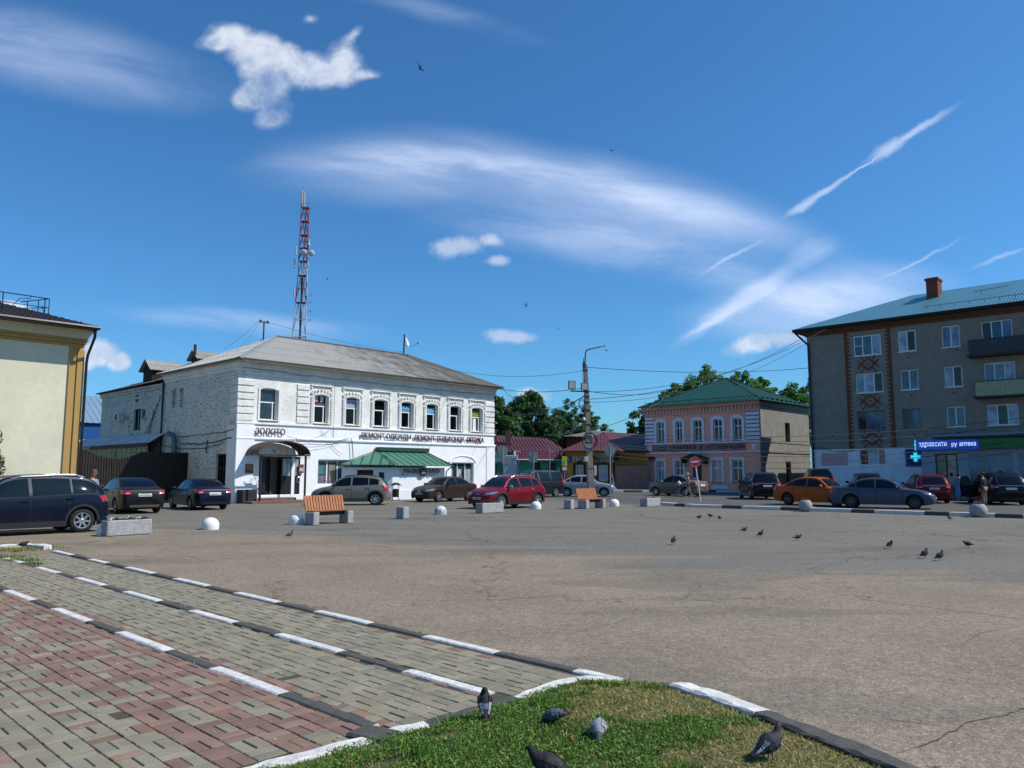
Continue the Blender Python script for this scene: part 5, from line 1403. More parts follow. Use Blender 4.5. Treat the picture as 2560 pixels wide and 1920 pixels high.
for ci, c in enumerate(cols):
    for ri, r_ in enumerate(rows):
        wide = c[1]-c[0] > 1.5
        pm = [curt[(k+q*3+ci) % 5] for q in range(3)]
        if ri == 2 and ci == 3: pm = [curt[4], curt[2], curt[4]]
        if ri == 2 and ci in (0, 1): pm = [curt[2], curt[0], curt[0]]
        w = window(ap, MX4, c[0], c[1], r_[0], r_[1], old_f if (ri == 2 and ci in (0, 1)) else pvc, None, inset=.03 if ri == 0 and ci in (0, 1) else .1, fw=.075, vs=(.33, .67) if wide else (.5,), sill=.08, pane_mats=pm)
        if ri == 0 and ci == 0: MB().box(c[0]+.07, c[0]+.62, .035, .09, (r_[0]+r_[1])/2-.02, (r_[0]+r_[1])/2+.03, MX4).build('transom', pvc, w)
        k += 1
w = window(ap, MX4, 4.14, 5.95, 2.22, 3.36, pvc, None, inset=.08, fw=.06, vs=(.35, .72), sill=.06, pane_mats=[curt[2], curt[4], curt[3]])
m = MB()
for (x, z) in ((7.8, 9.85), (10.9, 10.05), (7.85, 7.1), (10.6, 7.1), (7.9, 4.3), (10.7, 4.35), (2.2, 4.4)): m.box(x, x+.12, -.006, -.001, z, z+.09)
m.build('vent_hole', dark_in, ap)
# balconies
def balcony(x0, x1, z0, mat_n, nm, solid=True):
    r = thing(nm, '', '') if False else None
    sl = MB().box(x0-.15, x1+.15, -1.0, -.001, z0-.16, z0).build('balcony', M('balcony_slab', '#3a3634', .9, var=.3), ap)
    p = MB(); x = x0; kk = 0; rn_ = random.Random(int(z0*10))
    while x < x1-.02:
        hh_ = .92+rn_.uniform(-.02, .02); p.box(x, x+.11, -1.0-(kk % 2)*.012, -.97, z0-.04, z0+hh_); x += .118; kk += 1
    y = -.96
    while y < -.05: p.box(x0-.012, x0+.02, y, y+.105, z0-.03, z0+.92); y += .118
    p.build('parapet_board', mat_n, sl)
    MB().box(x0-.03, x1+.03, -1.04, -.95, z0+.93, z0+.98).box(x0-.03, x0+.04, -.95, 0, z0+.93, z0+.98).build('rail', M('balcony_slab', '#3a3634'), sl)
balcony(11.9, 16.2, 9.55, M('grey_boards', '#44464c', .9, var=.3, scale=5), 'balcony')
balcony(12.15, 16.2, 6.75, M('pale_green_boards', '#a3a586', .85, var=.25, scale=5), 'balcony')
# roof
tl = M('teal_metal_roof', '#4f8390', .32, var=.06, metal=.45, spec=.8)
EV = .8; E = [(.6-EV, -EV, H4+.05), (L4+EV, -EV, H4+.05), (L4+EV, D4+EV, H4+.05), (.6-EV, D4+EV, H4+.05)]; T0, T1 = (6.9, 5.6, 15.55), (L4-6, 5.6, 15.55)
m = MB(); roofface(m, E[0], E[1], T0, T1, 'wave', .2, .02, 1, 0); roofface(m, E[3], E[0], T0, T0, 'wave', .2, .02, 1, 0); roofface(m, E[2], E[3], T1, T0, 'flat', 9, 0, 1, 0); roofface(m, E[1], E[2], T1, T1, 'flat', 9, 0, 1, 0)
rf = m.build('roof', tl, ap, fix=False)
m = MB(); m.box(.6-EV+.02, L4, -EV+.03, -.15, H4-.12, H4-.06); m.box(.6-EV, L4, -EV, -EV+.03, H4-.16, H4+.03); m.box(.6-EV, .6-EV+.03, -EV+.03, D4, H4-.16, H4+.03); m.box(.6-EV+.03, .6, -.15, D4, H4-.12, H4-.06)
m.tube([(.6-EV, -EV-.05, H4-.02), (L4, -EV-.05, H4-.02)], .07, 6); m.build('eaves', M('eaves_dark', '#211c1a', .7), ap)
MB().tube([(.6-EV+.1, -EV+.0, H4-.1), (.75, -.15, H4-1.2), (.75, -.12, H4-1.5), (.75, -.12, .4)], .08, 8).build('downpipe', M('pipe_darkblue', '#1c222c', .5), ap)
ch = MB().bbox(8.35, 9.15, 3.7, 4.9, 13.9, 16.3, .02).box(8.28, 9.22, 3.63, 4.97, 16.1, 16.25).build('chimney', brickmat('chimney_brick', '#7d4738', '#8a5142', '#5a4038', bmp=.5), rf)
m = MB()
for k in range(16): x = 9.2+k*.9; m.tube([(x, .15, H4+.5), (x, 0, H4+.66)], .02, 4)
m.tube([(9, 0, H4+.66), (L4, 0, H4+.66)], .02, 4); m.build('snow_guard', M('teal_dark', '#2b4c58', .5), rf)
m = MB(); m.tube([(12.2, 2.4, 14.0), (12.2, 2.4, 14.5)], .03, 4); m.tube([(11.7, 2.4, 14.5), (13.9, 2.4, 14.6)], .03, 4)
for k in range(4): m.tube([(11.9+k*.45, 2.0, 14.5+k*.02), (11.9+k*.45, 2.8, 14.5+k*.02)], .018, 4)
m.build('aerial', M('aerial_grey', '#8a8f94', .5, metal=.5), rf)
# wall lamp at the pipe
MB().tube([(.75, -.1, 3.6), (.75, -.5, 3.75)], .03, 5).lathe([(0, .06), (.12, .04), (.14, -.05), (0, -.06)], 8, Tm(.75, -.6, 3.74)).build('wall_lamp', M('lamp_grey', '#a9aeb2', .4), ap)
cable_on(ap, wig((1.2, -.08, 3.7), (3.9, -.08, 3.35), .25, seed=31), .02)
# pharmacy porch built out in front
phx0, phx1 = 8.0, 24.0
ph = S4.thing('pharmacy_porch', 'glazed grey pharmacy porch built onto the ground floor of the apartment block', 'shop')
PY = -1.2
shm = M('panel_grey', '#9097a4', .5, var=.1)
m = MB(); wallp(m, (8.65, PY, 0), U_, N_, phx1-8.65, -.1, 3.35, [(9.5-8.65, 10.85-8.65, .2, 2.95), (11.5-8.65, 14.0-8.65, .9, 2.95), (14.3-8.65, 17.0-8.65, .9, 2.95)], d=.1); wallp(m, (8.65, PY, 0), Us, (-1, 0, 0), -PY, -.1, 3.35); m.box(8.5, phx1, PY-.3, -.1, 3.351, 3.42)
m.build('wall', shm, ph)
MXp = fr((0, PY, 0), U_, N_)
MB().box(9.3, 17.2, .5, .53, 0, 3.2, MXp).build('inner_wall', M('shop_inside', '#5f625c', .8, var=.3, scale=1.5), ph)
w = window(ph, MXp, 9.5, 10.85, .2, 2.95, M('frame_dark', '#2e323a', .5), None, inset=.03, fw=.09, vs=(.5,), pane_mats=[glassmat('door_glass_warm', '#8f8068', .08, .4), glassmat('door_glass_warm2', '#a98f78', .08, .4)], name='glass_door')
w = window(ph, MXp, 11.5, 14.0, .9, 2.95, shm, curt[3], inset=.03, fw=.06, vs=(.42, .62)); w = window(ph, MXp, 14.3, 17.0, .9, 2.95, shm, curt[3], inset=.03, fw=.06, vs=(.5,), hs=(.5,))
m = MB()
for k in range(22):
    x = 9.6+k*.06; 
for (xa, xb) in ((9.6, 10.8), (11.6, 13.9)):
    x = xa
    while x < xb: 
        s_ = 1 if int((x-xa)/.36) % 2 == 0 else -1
        m.prism([(x, .95), (x+.04, .95), (x+.04+s_*.2, 1.25), (x+s_*.2, 1.25)], .004, Tm(0, PY+.015, 0)); x += .09
m.build('window_film', M('film_white', '#9aa3b0', .6), ph)
def text_sign():
    s = S4.thing('pharmacy_sign', 'lit blue fascia sign with white lettering здравсити ру аптека and small red heart', 'sign')
    o = MB().bbox(8.5, 12.22, PY-.42, PY-.3, 3.22, 3.86, .01).build('board', M('sign_blue', '#1446b0', .4, var=.02, emit=.35), s)
    a = MB(); text_into(a, 'здравсити', 8.66, 3.36, PY-.45, w=1.70, h=.36, ext=.02); text_into(a, 'ру', 10.66, 3.36, PY-.45, w=.32, h=.30, ext=.02); text_into(a, 'аптека', 11.12, 3.44, PY-.45, w=.96, h=.24, ext=.02)
    a.build('lettering', M('letter_lit', '#cfe6ff', .4, emit=.9), s)
    MB().prism([(10.5, 3.45), (10.6, 3.56), (10.6, 3.6), (10.55, 3.63), (10.5, 3.59), (10.45, 3.63), (10.4, 3.6), (10.4, 3.56)], .02, Tm(0, PY-.45, 0)).build('heart', M('heart_red', '#b03030', .4, emit=.3), s)
    g_ = S4.thing('green_fascia', 'plain green fascia board to the right of the blue pharmacy sign', 'sign')
    MB().bbox(12.23, 24, PY-.42, PY-.3, 3.24, 3.88, .01).build('board', M('sign_green', '#1c6a2c', .5, var=.05), g_)
    x_ = S4.thing('pharmacy_cross', 'glowing blue and green pharmacy cross in a blue framed window', 'sign')
    MB().box(7.3, 8.6, -.1, -.04, 2.1, 3.35).build('frame', M('frame_blue', '#1c58b8', .5), x_)
    MB().box(7.42, 8.6, -.115, -.101, 2.2, 3.28).build('pane', glassmat('dark_glass', '#10151a'), x_)
    c_, z_ = 7.98, 2.78
    m = MB(); m.box(c_-.13, c_+.13, -.145, -.12, z_-.34, z_+.34); m.box(c_-.34, c_-.131, -.145, -.12, z_-.13, z_+.13); m.box(c_+.131, c_+.34, -.145, -.12, z_-.13, z_+.13); m.build('cross_outline', M('neon_blue', '#1e90ff', .4, emit=1.0), x_)
    m = MB(); m.box(c_-.06, c_+.06, -.16, -.146, z_-.26, z_+.26); m.box(c_-.26, c_-.061, -.16, -.146, z_-.06, z_+.06); m.box(c_+.061, c_+.26, -.16, -.146, z_-.06, z_+.06); m.build('cross_core', M('neon_green', '#35e0a0', .4, emit=1.0), x_)
    y_ = S4.thing('projecting_cross', 'small thin lit cross standing out from the left end of the blue sign', 'sign')
    MB().box(8.40, 8.44, PY-.50, PY-.38, 3.18, 3.92).box(8.39, 8.45, PY-.62, PY-.30, 3.47, 3.6).build('lit_panel', M('neon_cyan', '#3fd0e0', .4, emit=.8), y_)
    MB().box(8.441, 8.5, PY-.40, PY-.36, 3.5, 3.55).build('bracket', iron, y_)
text_sign()
m = MB(); m.tube([(9.2, PY-.25, 3.75), (9.25, PY-.25, 4.05), (9.5, PY-.25, 4.15), (24, PY-.25, 4.32)], .05, 6)
o = m.build('awning_rail', M('rail_pale', '#8e97a8', .5), ph); 
for dz in (0,): MB().box(9.4, 24, PY-.2, -.1, 4.02, 4.06).build('awning_cover', M('awning_dark', '#2a2e3a', .7), ph)

# ------------------------------------------------------------------ low shops in the middle distance
fs = thing('fish_shop', 'low orange rendered fish shop with purple red corrugated roof', 'shop', (5.2, 75, 0))
orm = M('orange_render', '#b9813a', .9, var=.1, scale=2, bmp=.2)
m = MB(); wallp(m, (0, .35, 0), Vector((4.75, -.35, 0)).normalized(), Vector((-.35, -4.75, 0)).normalized(), 4.76, -.2, 3.75, [(1.0, 1.75, .8, 2.4), (1.95, 2.75, .2, 2.3), (3.2, 4.1, .9, 2.4)], d=.2)
m.build('front_wall', orm, fs)
Uf = Vector((4.75, -.35, 0)).normalized(); Nf = Vector((-.35, -4.75, 0)).normalized(); MXf = fr((0, .35, 0), Uf, Nf)
brf = M('brown_surround', '#2a1a12', .7)
for (a, b, c, e_) in ((1.0, 1.75, .8, 2.4), (3.2, 4.1, .9, 2.4)):
    window(fs, MXf, a, b, c, e_, pvc, gl_l, inset=.08, fw=.08, vs=(.5,) if a < 2 else ())
    MB().box(a-.25, a, -.06, 0, c-.2, e_+.2, MXf).box(b, b+.25, -.06, 0, c-.2, e_+.2, MXf).box(a, b, -.06, 0, e_, e_+.2, MXf).box(a-.35, b+.35, -.08, 0, c-.32, c-.2, MXf).box((a+b)/2-.2, (a+b)/2+.2, -.09, 0, e_+.2, e_+.4, MXf).build('window_surround', brf, fs)
MB().box(1.95, 2.75, .1, .14, .2, 2.3, MXf).build('door', M('pale_door', '#8d8f8c', .5, var=.2), fs)
MB().box(-.25, .0, -.1, .2, -.2, 3.6, MXf).box(4.6, 5.2, -.06, .2, -.2, 3.7, MXf).build('corner_board', brf, fs)
m = MB(); arc = [(2.35-math.cos(PI*k/12)*.95, 2.55+math.sin(PI*k/12)*.75) for k in range(13)]
for k in range(12):
    (xa, za), (xb, zb) = arc[k], arc[k+1]
    m.prism([(xa, za), (xb, zb), (xb, zb-.05), (xa, za-.05)], 1.3, MXf @ Tm(0, -1.3, 0))
m.box(1.2, 3.5, -1.3, -1.2, 2.4, 2.55, MXf)
m.build('arched_awning', M('awning_brown', '#241812', .5), fs)
m = MB(); wallp(m, (4.75, 0, 0), Vector((3.2, 2.2, 0)).normalized(), Vector((2.2, -3.2, 0)).normalized(), 3.9, -.2, 3.7); m.box(4.78, 8.2, .9, .98, 2.2, 3.7)
m.build('side_wall', orm, fs)
rfm = M('maroon_metal', '#673a3e', .45, var=.1, metal=.2, spec=.5)
A_, B_, C_, D_ = (-.6, -.1, 3.72), (5.25, -.75, 3.72), (9.0, 1.0, 3.66), (-.2, 7, 3.72)
PK = (4.1, 3.2, 5.75); PK2 = (9.0, 4.6, 5.6)
m = MB(); roofface(m, A_, B_, PK, PK, 'trap', .3, .04, 1, 0); roofface(m, D_, A_, PK, PK, 'flat', 9, 0, 1, 0)
rf = m.build('roof', rfm, fs, fix=False)
m = MB(); m.q(B_, C_, PK2, PK); rf2 = m.build('roof', rfm, fs)
m = MB(); capstrip(m, B_, PK, .2, .05); m.build('ridge_cap', M('maroon_cap', '#6b3f4a', .4), rf)
MB().tube([A_, B_, C_], .07, 5).build('gutter', brf, fs)
bw = brickmat('pink_brick_fence', '#a5786c', '#b0857a', '#8a685e', bw=.3, bh=.11, bmp=.6)
o = MB().box(0, 3.1, 0, .25, -.2, 2.3).build('brick_fence', bw); o.location = (9.95, 74.6, 0); tag(o, 'pale pink painted brick wall between the orange shop and the museum', 'wall')
m = MB()
for k in range(22): x = .05+k*.14; m.prism([(x, 0), (x+.1, 0), (x+.1, .42), (x+.05, .52), (x, .42)], .03, Tm(0, 0, 2.3))
o = m.build('picket_fence', M('picket_ochre', '#9a6a30', .9, var=.2)); o.location = (9.95, 74.9, 0); tag(o, 'ochre wooden pickets along the top of the pink brick wall', 'fence')
s = thing('fish_sign', 'shop lettering РЫБА with a blue curled fish emblem', 'sign', (5.2, 75, 0))
wt = M('letter_white', '#c5c7c9', .5)
t = MB(); text_into(t, 'РЫБА', .72, 2.75, -.14, w=1.45, h=.5, ext=.04, M4=MXf, bold=.01); t.build('lettering', wt, s)
t = MB(); t.tube([MXf @ Vector((.22+.3*math.cos(a_), -.1, 2.95+.36*math.sin(a_))) for a_ in np.linspace(1.9, -1.9, 9)], [.03, .08, .11, .12, .12, .11, .09, .06, .02], 6); t.build('emblem', M('emblem_blue', '#2d4f9a', .5), s)
s = thing('deli_sign', 'white two-line shop lettering БЕЛОРУССКИЕ ДЕЛИКАТЕСЫ on the orange wall', 'sign', (5.2, 75, 0))
t = MB(); text_into(t, 'БЕЛОРУССКИЕ', 2.95, 3.08, -.12, w=1.75, h=.32, ext=.04, M4=MXf, bold=.012); text_into(t, 'ДЕЛИКАТЕСЫ', 2.95, 2.6, -.12, w=1.75, h=.32, ext=.04, M4=MXf, bold=.012); t.build('lettering', wt, s)
# green building
gb_ = thing('green_shop', 'long low turquoise green building under a red metal roof', 'building', (-2.6, 81, 0))
grm = M('turquoise_render', '#48a385', .9, var=.1, scale=2)
m = MB(); wallp(m, (0, 0, 0), (1, 0, 0), (0, -1, 0), 8.4, -.2, 3.3, [(4.9, 5.6, .9, 2.7), (6.4, 7.2, .7, 2.7)], d=.2); m.box(0, 8.4, .3, .35, 0, 3.2); m.build('wall', grm, gb_)
MXg = fr((0, 0, 0), U_, N_)
for (a, b) in ((4.9, 5.6), (6.4, 7.2)): window(gb_, MXg, a, b, .8, 2.7, brf, gl_d, inset=.08, fw=.08)
rdm = M('red_metal_roof', '#6e4240', .4, var=.12, metal=.2, spec=.6)
m = MB(); m2 = MB(); e0, e1, t0, t1_ = (-.4, 1.6, 3.95), (8.6, 1.6, 3.85), (-1.5, 6, 6.1), (7.0, 6, 5.2)
m.q(e0, (8.4, 1.6, 3.95), (6.6, 6, 5.5), (-.4, 6, 5.9)); rf = m.build('roof', rdm, gb_)
for k in range(24): x = -.3+k*.37; m2.tube([(x, 1.6, 3.97), (x-.9 if x-.9 > -.4 else -.4, 6, 5.93-.052*(x+.4))], .04, 4)
m2.build('standing_seam', M('red_seam', '#4b1a20', .5), rf)
m = MB(); roofface(m, (3.0, -.5, 3.0), (8.4, -.5, 3.0), (3.0, 1.6, 3.9), (8.4, 1.6, 3.9), 'trap', .3, .05, 3, .03); m.build('lower_roof', M('red_tile_roof', '#5c262b', .5, var=.15), gb_, fix=False)
MB().box(.3, .9, 4.2, 4.8, 5.0, 6.35).build('chimney', rdm, gb_, label='small maroon sheet-metal chimney'); MB().box(1.9, 2.5, 3.4, 4.0, 4.6, 6.2).build('chimney', rdm, gb_, label='larger maroon sheet-metal chimney')
MB().tube([(3.05, -.6, 3.0), (8.4, -.6, 2.95)], .06, 5).tube([(3.4, -.6, 2.95), (3.2, -.15, 2.4), (3.2, -.12, .1)], .06, 5).build('gutter', M('dish_white', '#c8ccd0'), gb_)
m = MB(); m.bbox(1.8, 3.1, -.5, -.01, -.2, 3.4, .03); m.box(0, 1.8, -.5, -.3, 2.75, 3.25); m.bbox(1.7, 3.2, -.6, -.01, 3.1, 3.45, .03); m.build('portal', M('portal_grey', '#a9b3bd', .8, var=.1), gb_)
MB().box(0, .95, -.45, -.4, 0, 2.6).box(1.0, 1.75, -.45, -.4, .2, 2.7).build('portal_panel', M('teal_panel', '#1f6a5a', .6), gb_)
MB().prism([(.1, 0), (.1, 2.1), (.35, 2.45), (.8, 2.55), (1.0, 2.4), (1.0, 0)], .05, Tm(0, -.55, 0)).build('dark_door', iron, gb_)
s = thing('round_top_sign', 'half round dark green shop sign over the turquoise portal', 'sign', (-2.6, 80.4, 0))
MB().prism([(.1+.75+.75*math.cos(PI*k/14), 3.3+.85*math.sin(PI*k/14)) for k in range(15)], .1, Tm(0, 0, 0)).build('board', M('dark_green_sign', '#0f4f3c', .5), s)
MB().prism([(.85-.2, 3.5), (.85+.2, 3.5), (.85, 3.95)], .02, Tm(0, -.03, 0)).box(.45, 1.25, -.03, 0, 3.38, 3.43).build('emblem', M('pale_mint', '#8fc0ae', .5), s)
o = MB().box(0, 2.3, 0, .15, -.1, 2.4).build('timber_gate', M('ochre_timber', '#9c6b2c', .8, var=.2)); o.location = (5.0-.05, 79.5, 0); tag(o, 'ochre timber gate in the dark gap beside the orange shop', 'gate')
bd_ = thing('brick_house', 'dark red brick building rising behind the low shop roofs', 'building', (7.2, 100, 0))
MB().box(0, 9, 0, 8, -.1, 6.3).build('wall', brickmat('dark_red_brick', '#5e2c26', '#6a352c', '#3c2521'), bd_)
m = MB(); m.q((-.6, -.5, 6.3), (9.6, -.5, 6.3), (5.5, 3.5, 7.2), (3.5, 3.5, 7.2)); m.q((-.6, -.5, 6.3), (3.5, 3.5, 7.2), (-.6, 8, 6.3)); m.q((9.6, -.5, 6.3), (5.5, 3.5, 7.2), (9.6, 8, 6.3)); m.build('roof', M('grey_slate', '#6c6866', .8, var=.2), bd_)
fh = thing('pale_roof_house', 'pale grey roof peak seen between the dark trees and the birches', 'house', (3.6, 118, 0))
MB().prism([(-2.2, 0), (2.2, 0), (2.2, 5.6), (0, 7.6), (-2.2, 5.6)], 9).build('wall', M('pale_gable', '#8f9698', .8), fh)
MB().q((-2.5, -.3, 5.5), (0, -.3, 7.75), (0, 9.5, 7.75), (-2.5, 9.5, 5.5)).q((2.5, -.3, 5.5), (0, -.3, 7.75), (0, 9.5, 7.75), (2.5, 9.5, 5.5)).build('roof', M('pale_roof', '#9aa3a8', .5), fh)

rb = S4.thing('dark_gap_filler', 'dark narrow building in the gap between the museum and the apartment block', 'building')  # added block: shuts out the bright horizon so the gap stays dark
MB().box(-2.2, 9.0, 11.5, 20.0, -.1, 6.6).build('wall', M('dark_gap_fill', '#2b2622', .9, var=.3, scale=2), rb)  # near-black colour stands in for the darkness of the gap
MB().prism([(-2.4, 6.6), (9.2, 6.6), (3.4, 8.0)], 9.0, Tm(0, 11.3, 0)).build('roof', M('teal_dark', '#2b4c58', .5), rb)
# ------------------------------------------------------------------ vehicles
def pchip(xs, ys):
    xs = np.array(xs, float); ys = np.array(ys, float); h = np.diff(xs); d = np.diff(ys)/h; m = np.zeros(len(xs))
    for i in range(1, len(xs)-1):
        if d[i-1]*d[i] > 0: w1, w2 = 2*h[i]+h[i-1], h[i]+2*h[i-1]; m[i] = (w1+w2)/(w1/d[i-1]+w2/d[i])
    m[0], m[-1] = d[0], d[-1]
    def f(x):
        x = min(max(x, xs[0]), xs[-1]); i = min(np.searchsorted(xs, x, 'right')-1, len(xs)-2); t = (x-xs[i])/h[i]
        return float((2*t**3-3*t**2+1)*ys[i]+(t**3-2*t**2+t)*h[i]*m[i]+(-2*t**3+3*t**2)*ys[i+1]+(t**3-t**2)*h[i]*m[i+1])
    return f
PROF = {
 'sedan': dict(top=[(0, .44), (.015, .485), (.06, .545), (.14, .60), (.265, .655), (.335, .80), (.405, .935), (.47, .99), (.56, 1.0), (.66, .975), (.75, .885), (.84, .745), (.875, .715), (.97, .70), (.99, .665), (1, .56)],
               belt=[(0, .42), (.06, .51), (.26, .615), (.5, .635), (.85, .67), (.97, .65), (1, .54)], dlo=(.285, .825), bp=.545, qp=.73, ws=(.282, .405), rw=(.69, .835)),
 'hatch': dict(top=[(0, .42), (.015, .475), (.06, .54), (.14, .60), (.235, .655), (.32, .83), (.39, .945), (.46, .99), (.58, 1.0), (.78, .965), (.87, .915), (.92, .82), (.965, .69), (.988, .60), (1, .46)],
               belt=[(0, .40), (.06, .50), (.24, .60), (.5, .625), (.85, .66), (.96, .61), (1, .44)], dlo=(.255, .87), bp=.52, qp=.74, ws=(.25, .38), rw=None),
 'suv': dict(top=[(0, .42), (.015, .49), (.06, .56), (.14, .605), (.235, .65), (.32, .82), (.39, .94), (.46, .985), (.58, 1.0), (.78, .98), (.86, .95), (.905, .885), (.955, .74), (.978, .66), (.99, .58), (1, .42)],
             belt=[(0, .40), (.06, .51), (.24, .60), (.5, .615), (.88, .655), (.965, .60), (1, .40)], dlo=(.255, .905), bp=.52, qp=.755, ws=(.25, .385), rw=None),
 'van': dict(top=[(0, .38), (.015, .43), (.06, .49), (.14, .55), (.2, .62), (.29, .86), (.35, .955), (.42, .99), (.58, 1.0), (.9, .985), (.955, .95), (.975, .80), (.985, .55), (1, .35)],
             belt=[(0, .36), (.06, .46), (.2, .56), (.5, .565), (.9, .58), (.975, .56), (1, .33)], dlo=(.22, .95), bp=.45, qp=.70, ws=(.205, .34), rw=None),
}
glass_c = glassmat('car_glass', '#06090c', .03, .5); glass_l = glassmat('car_glass_clear', '#1a242c', .03, .6)
rub = M('tyre_rubber', '#141414', .85, var=.2, bmp=.2); blkp = M('black_plastic', '#1b1c1e', .6, var=.15); chrome = M('chrome', '#c9cccf', .15, metal=.95, var=.03)
alloy = M('alloy', '#aeb1b5', .3, metal=.7, var=.1); steelw = M('wheel_grey', '#7d8084', .4, metal=.5, var=.15); tail = M('tail_red', '#a0101c', .15, var=.1, coat=1.0); lampc = M('head_lamp', '#9aa4ad', .08, metal=.5, var=.2, coat=1.0)
amber = M('lamp_clear', '#c4a9a4', .15, coat=1.0); platem = M('plate_white', '#c8c8c4', .5, var=.04); inkm = M('plate_ink', '#1b1b1b', .6); seamk = M('seam_black', '#0b0b0c', .8)
def car(name, label, loc, head, prof='sedan', L=4.4, W=1.72, H=1.47, col='#333333', wb=(.185, .79), wr=.31, clad=None, rails=None, rim=None, spokes=6, sill=.2, plate='', group='cars parked round the square', metal=.35, rubstrip=False, bumpercol=None, category='car', mirrorcol=None, tailtype='mid', archlip=None):
    root = thing(name, label, category, (loc[0], loc[1], 0), math.atan2(head[1], head[0]), group=group)
    P = PROF[prof]; f_top = pchip(*zip(*P['top'])); f_belt = pchip(*zip(*P['belt']))
    pm_ = paint('paint_'+col.strip('#'), col, metal)
    plan = pchip([0, .02, .06, .14, .3, .8, .92, .975, 1], [.74, .84, .92, .97, 1, 1, .97, .91, .80])
    X = lambda t: L/2-t*L
    ts = sorted(set([0, .008, .016, .03, .045]+list(np.linspace(.06, .94, 64))+[.955, .965, .975, .983, .99, .995, 1]+[p[0] for p in P['top']]))
    ax = [wb[0]*L, wb[1]*L]; ra = wr+.06
    def zbot(t):
        x = t*L; z = sill+(.05*(1-t/.06) if t < .06 else 0)+(.06*((t-.93)/.07) if t > .93 else 0)
        for a in ax:
            d = abs(x-a)
            if d < ra: z = max(z, wr+math.sqrt(max(0, ra*ra-d*d)))
        return z
    for a in ax:   # extra stations round the arches
        for k in range(13): ts.append((a-ra*math.cos(PI*k/12))/L)
    ts = sorted(set(round(t, 5) for t in ts)); NS, NG, NT_ = 9, 6, 4
    rows = []
    for t in ts:
        w = W/2*plan(t); zt = f_top(t)*H; zs = min(f_belt(t)*H, zt-.012); zb = min(zbot(t), zs-.05); g = zt-zs; sec = []
        for k in range(NS):
            q = k/(NS-1); z = zb+(zs-zb)*q; zn = (z-sill)/(max(.1, zs-sill)); y = w*(.955+.045*math.sin(min(1, max(0, zn))*PI*.62+.15)-.035*max(0, zn-.75)/.25)
            sec.append((y, z))
        ys = sec[-1][0]; tum = .40*g+.02; yr = max(ys-tum, ys*.55); hr = min(.09, g*.6)
        for k in range(1, NG+1):
            q = k/NG; z = zs+(g-hr)*q; sec.append((ys+(yr-ys)*(q**1.15)-(0 if q > 0 else 0), z))
        zc = zt-hr; yr2 = sec[-1][0]
        for k in range(1, NT_+1):
            a = PI/2*k/NT_; sec.append((yr2*(1-.16*(1-math.cos(a))) if k < NT_ else yr2*.84*0+yr2*.80, zc+hr*math.sin(a)*.86))
        sec.append((yr2*.4, zt-.004)); sec.append((0, zt)); rows.append((t, sec))
    m = MB(); n = len(rows[0][1]); vs = []; full = 2*n-1
    def xo(t, z):      # rounded nose and tail in side view
        zr_ = z/H; o = 0
        if t < .12: o = -(1-t/.12)*(max(0, zr_-.30)*.22+max(0, .25-zr_)*.25)*1.0
        if t > .9: o = ((t-.9)/.1)*((max(0, zr_-.42)*.10 if prof == 'sedan' else 0)+max(0, .28-zr_)*.35)
        return o
    for t, sec in rows:
        for i in range(full):
            j = i if i < n else full-1-i; sgn = 1 if i < n else -1; y, z = sec[j]; vs.append((X(t)+xo(t, z), sgn*y, z))
    F = []
    for r_ in range(len(rows)-1):
        for i in range(full-1): F.append((r_*full+i, r_*full+i+1, (r_+1)*full+i+1, (r_+1)*full+i))
    m.faces(vs, F)
    for end, sg in ((0, 1), (len(rows)-1, -1)):
        ring = [Vector(vs[end*full+i]) for i in range(full)]; c = sum(ring, Vector())/full; prev = ring
        for sc, bx in ((.93, .022), (.7, .035), (.35, .04)):
            cur = [Vector((p.x+sg*bx, c.y+(p.y-c.y)*sc, c.z+(p.z-c.z)*sc)) for p in ring]
            for i in range(full): m.q(prev[i], prev[(i+1) % full], cur[(i+1) % full], cur[i])
            prev = cur
        m.faces(prev, [tuple(range(full))])
    body = m.build('body', pm_, root, smooth=38)
    bv = BVHTree.FromPolygons([Vector(v) for v in m.v], [f for f in m.f])
    def cast(side, a, b):
        if side in 'LR':
            s_ = 1 if side == 'L' else -1; h = bv.ray_cast(Vector((a, s_*3, b)), Vector((0, -s_, 0)))
        elif side == 'F': h = bv.ray_cast(Vector((5, a, b)), Vector((-1, 0, 0)))
        elif side == 'B': h = bv.ray_cast(Vector((-5, a, b)), Vector((1, 0, 0)))
        else: h = bv.ray_cast(Vector((a, b, 4)), Vector((0, 0, -1)))
        if h[0] is None: return None
        nn = h[1] if {'L': h[1].y, 'R': -h[1].y, 'F': h[1].x, 'B': -h[1].x, 'T': h[1].z}[side] > 0 else -h[1]
        return h[0], nn
    def panel(mb, side, c4, nu=8, nv=6, eps=.006):
        """bilinear patch of corner pairs pressed onto the body"""
        g = {}
        for i in range(nu+1):
            for j in range(nv+1):
                u, v = i/nu, j/nv
                a = (c4[0][0]*(1-u)+c4[1][0]*u)*(1-v)+(c4[3][0]*(1-u)+c4[2][0]*u)*v; b = (c4[0][1]*(1-u)+c4[1][1]*u)*(1-v)+(c4[3][1]*(1-u)+c4[2][1]*u)*v
                r = cast(side, a, b); g[(i, j)] = None if r is None else r[0]+r[1]*eps
        for i in range(nu):
            for j in range(nv):
                q = [g[(i, j)], g[(i+1, j)], g[(i+1, j+1)], g[(i, j+1)]]
                if None not in q: mb.q(*q)
        return mb
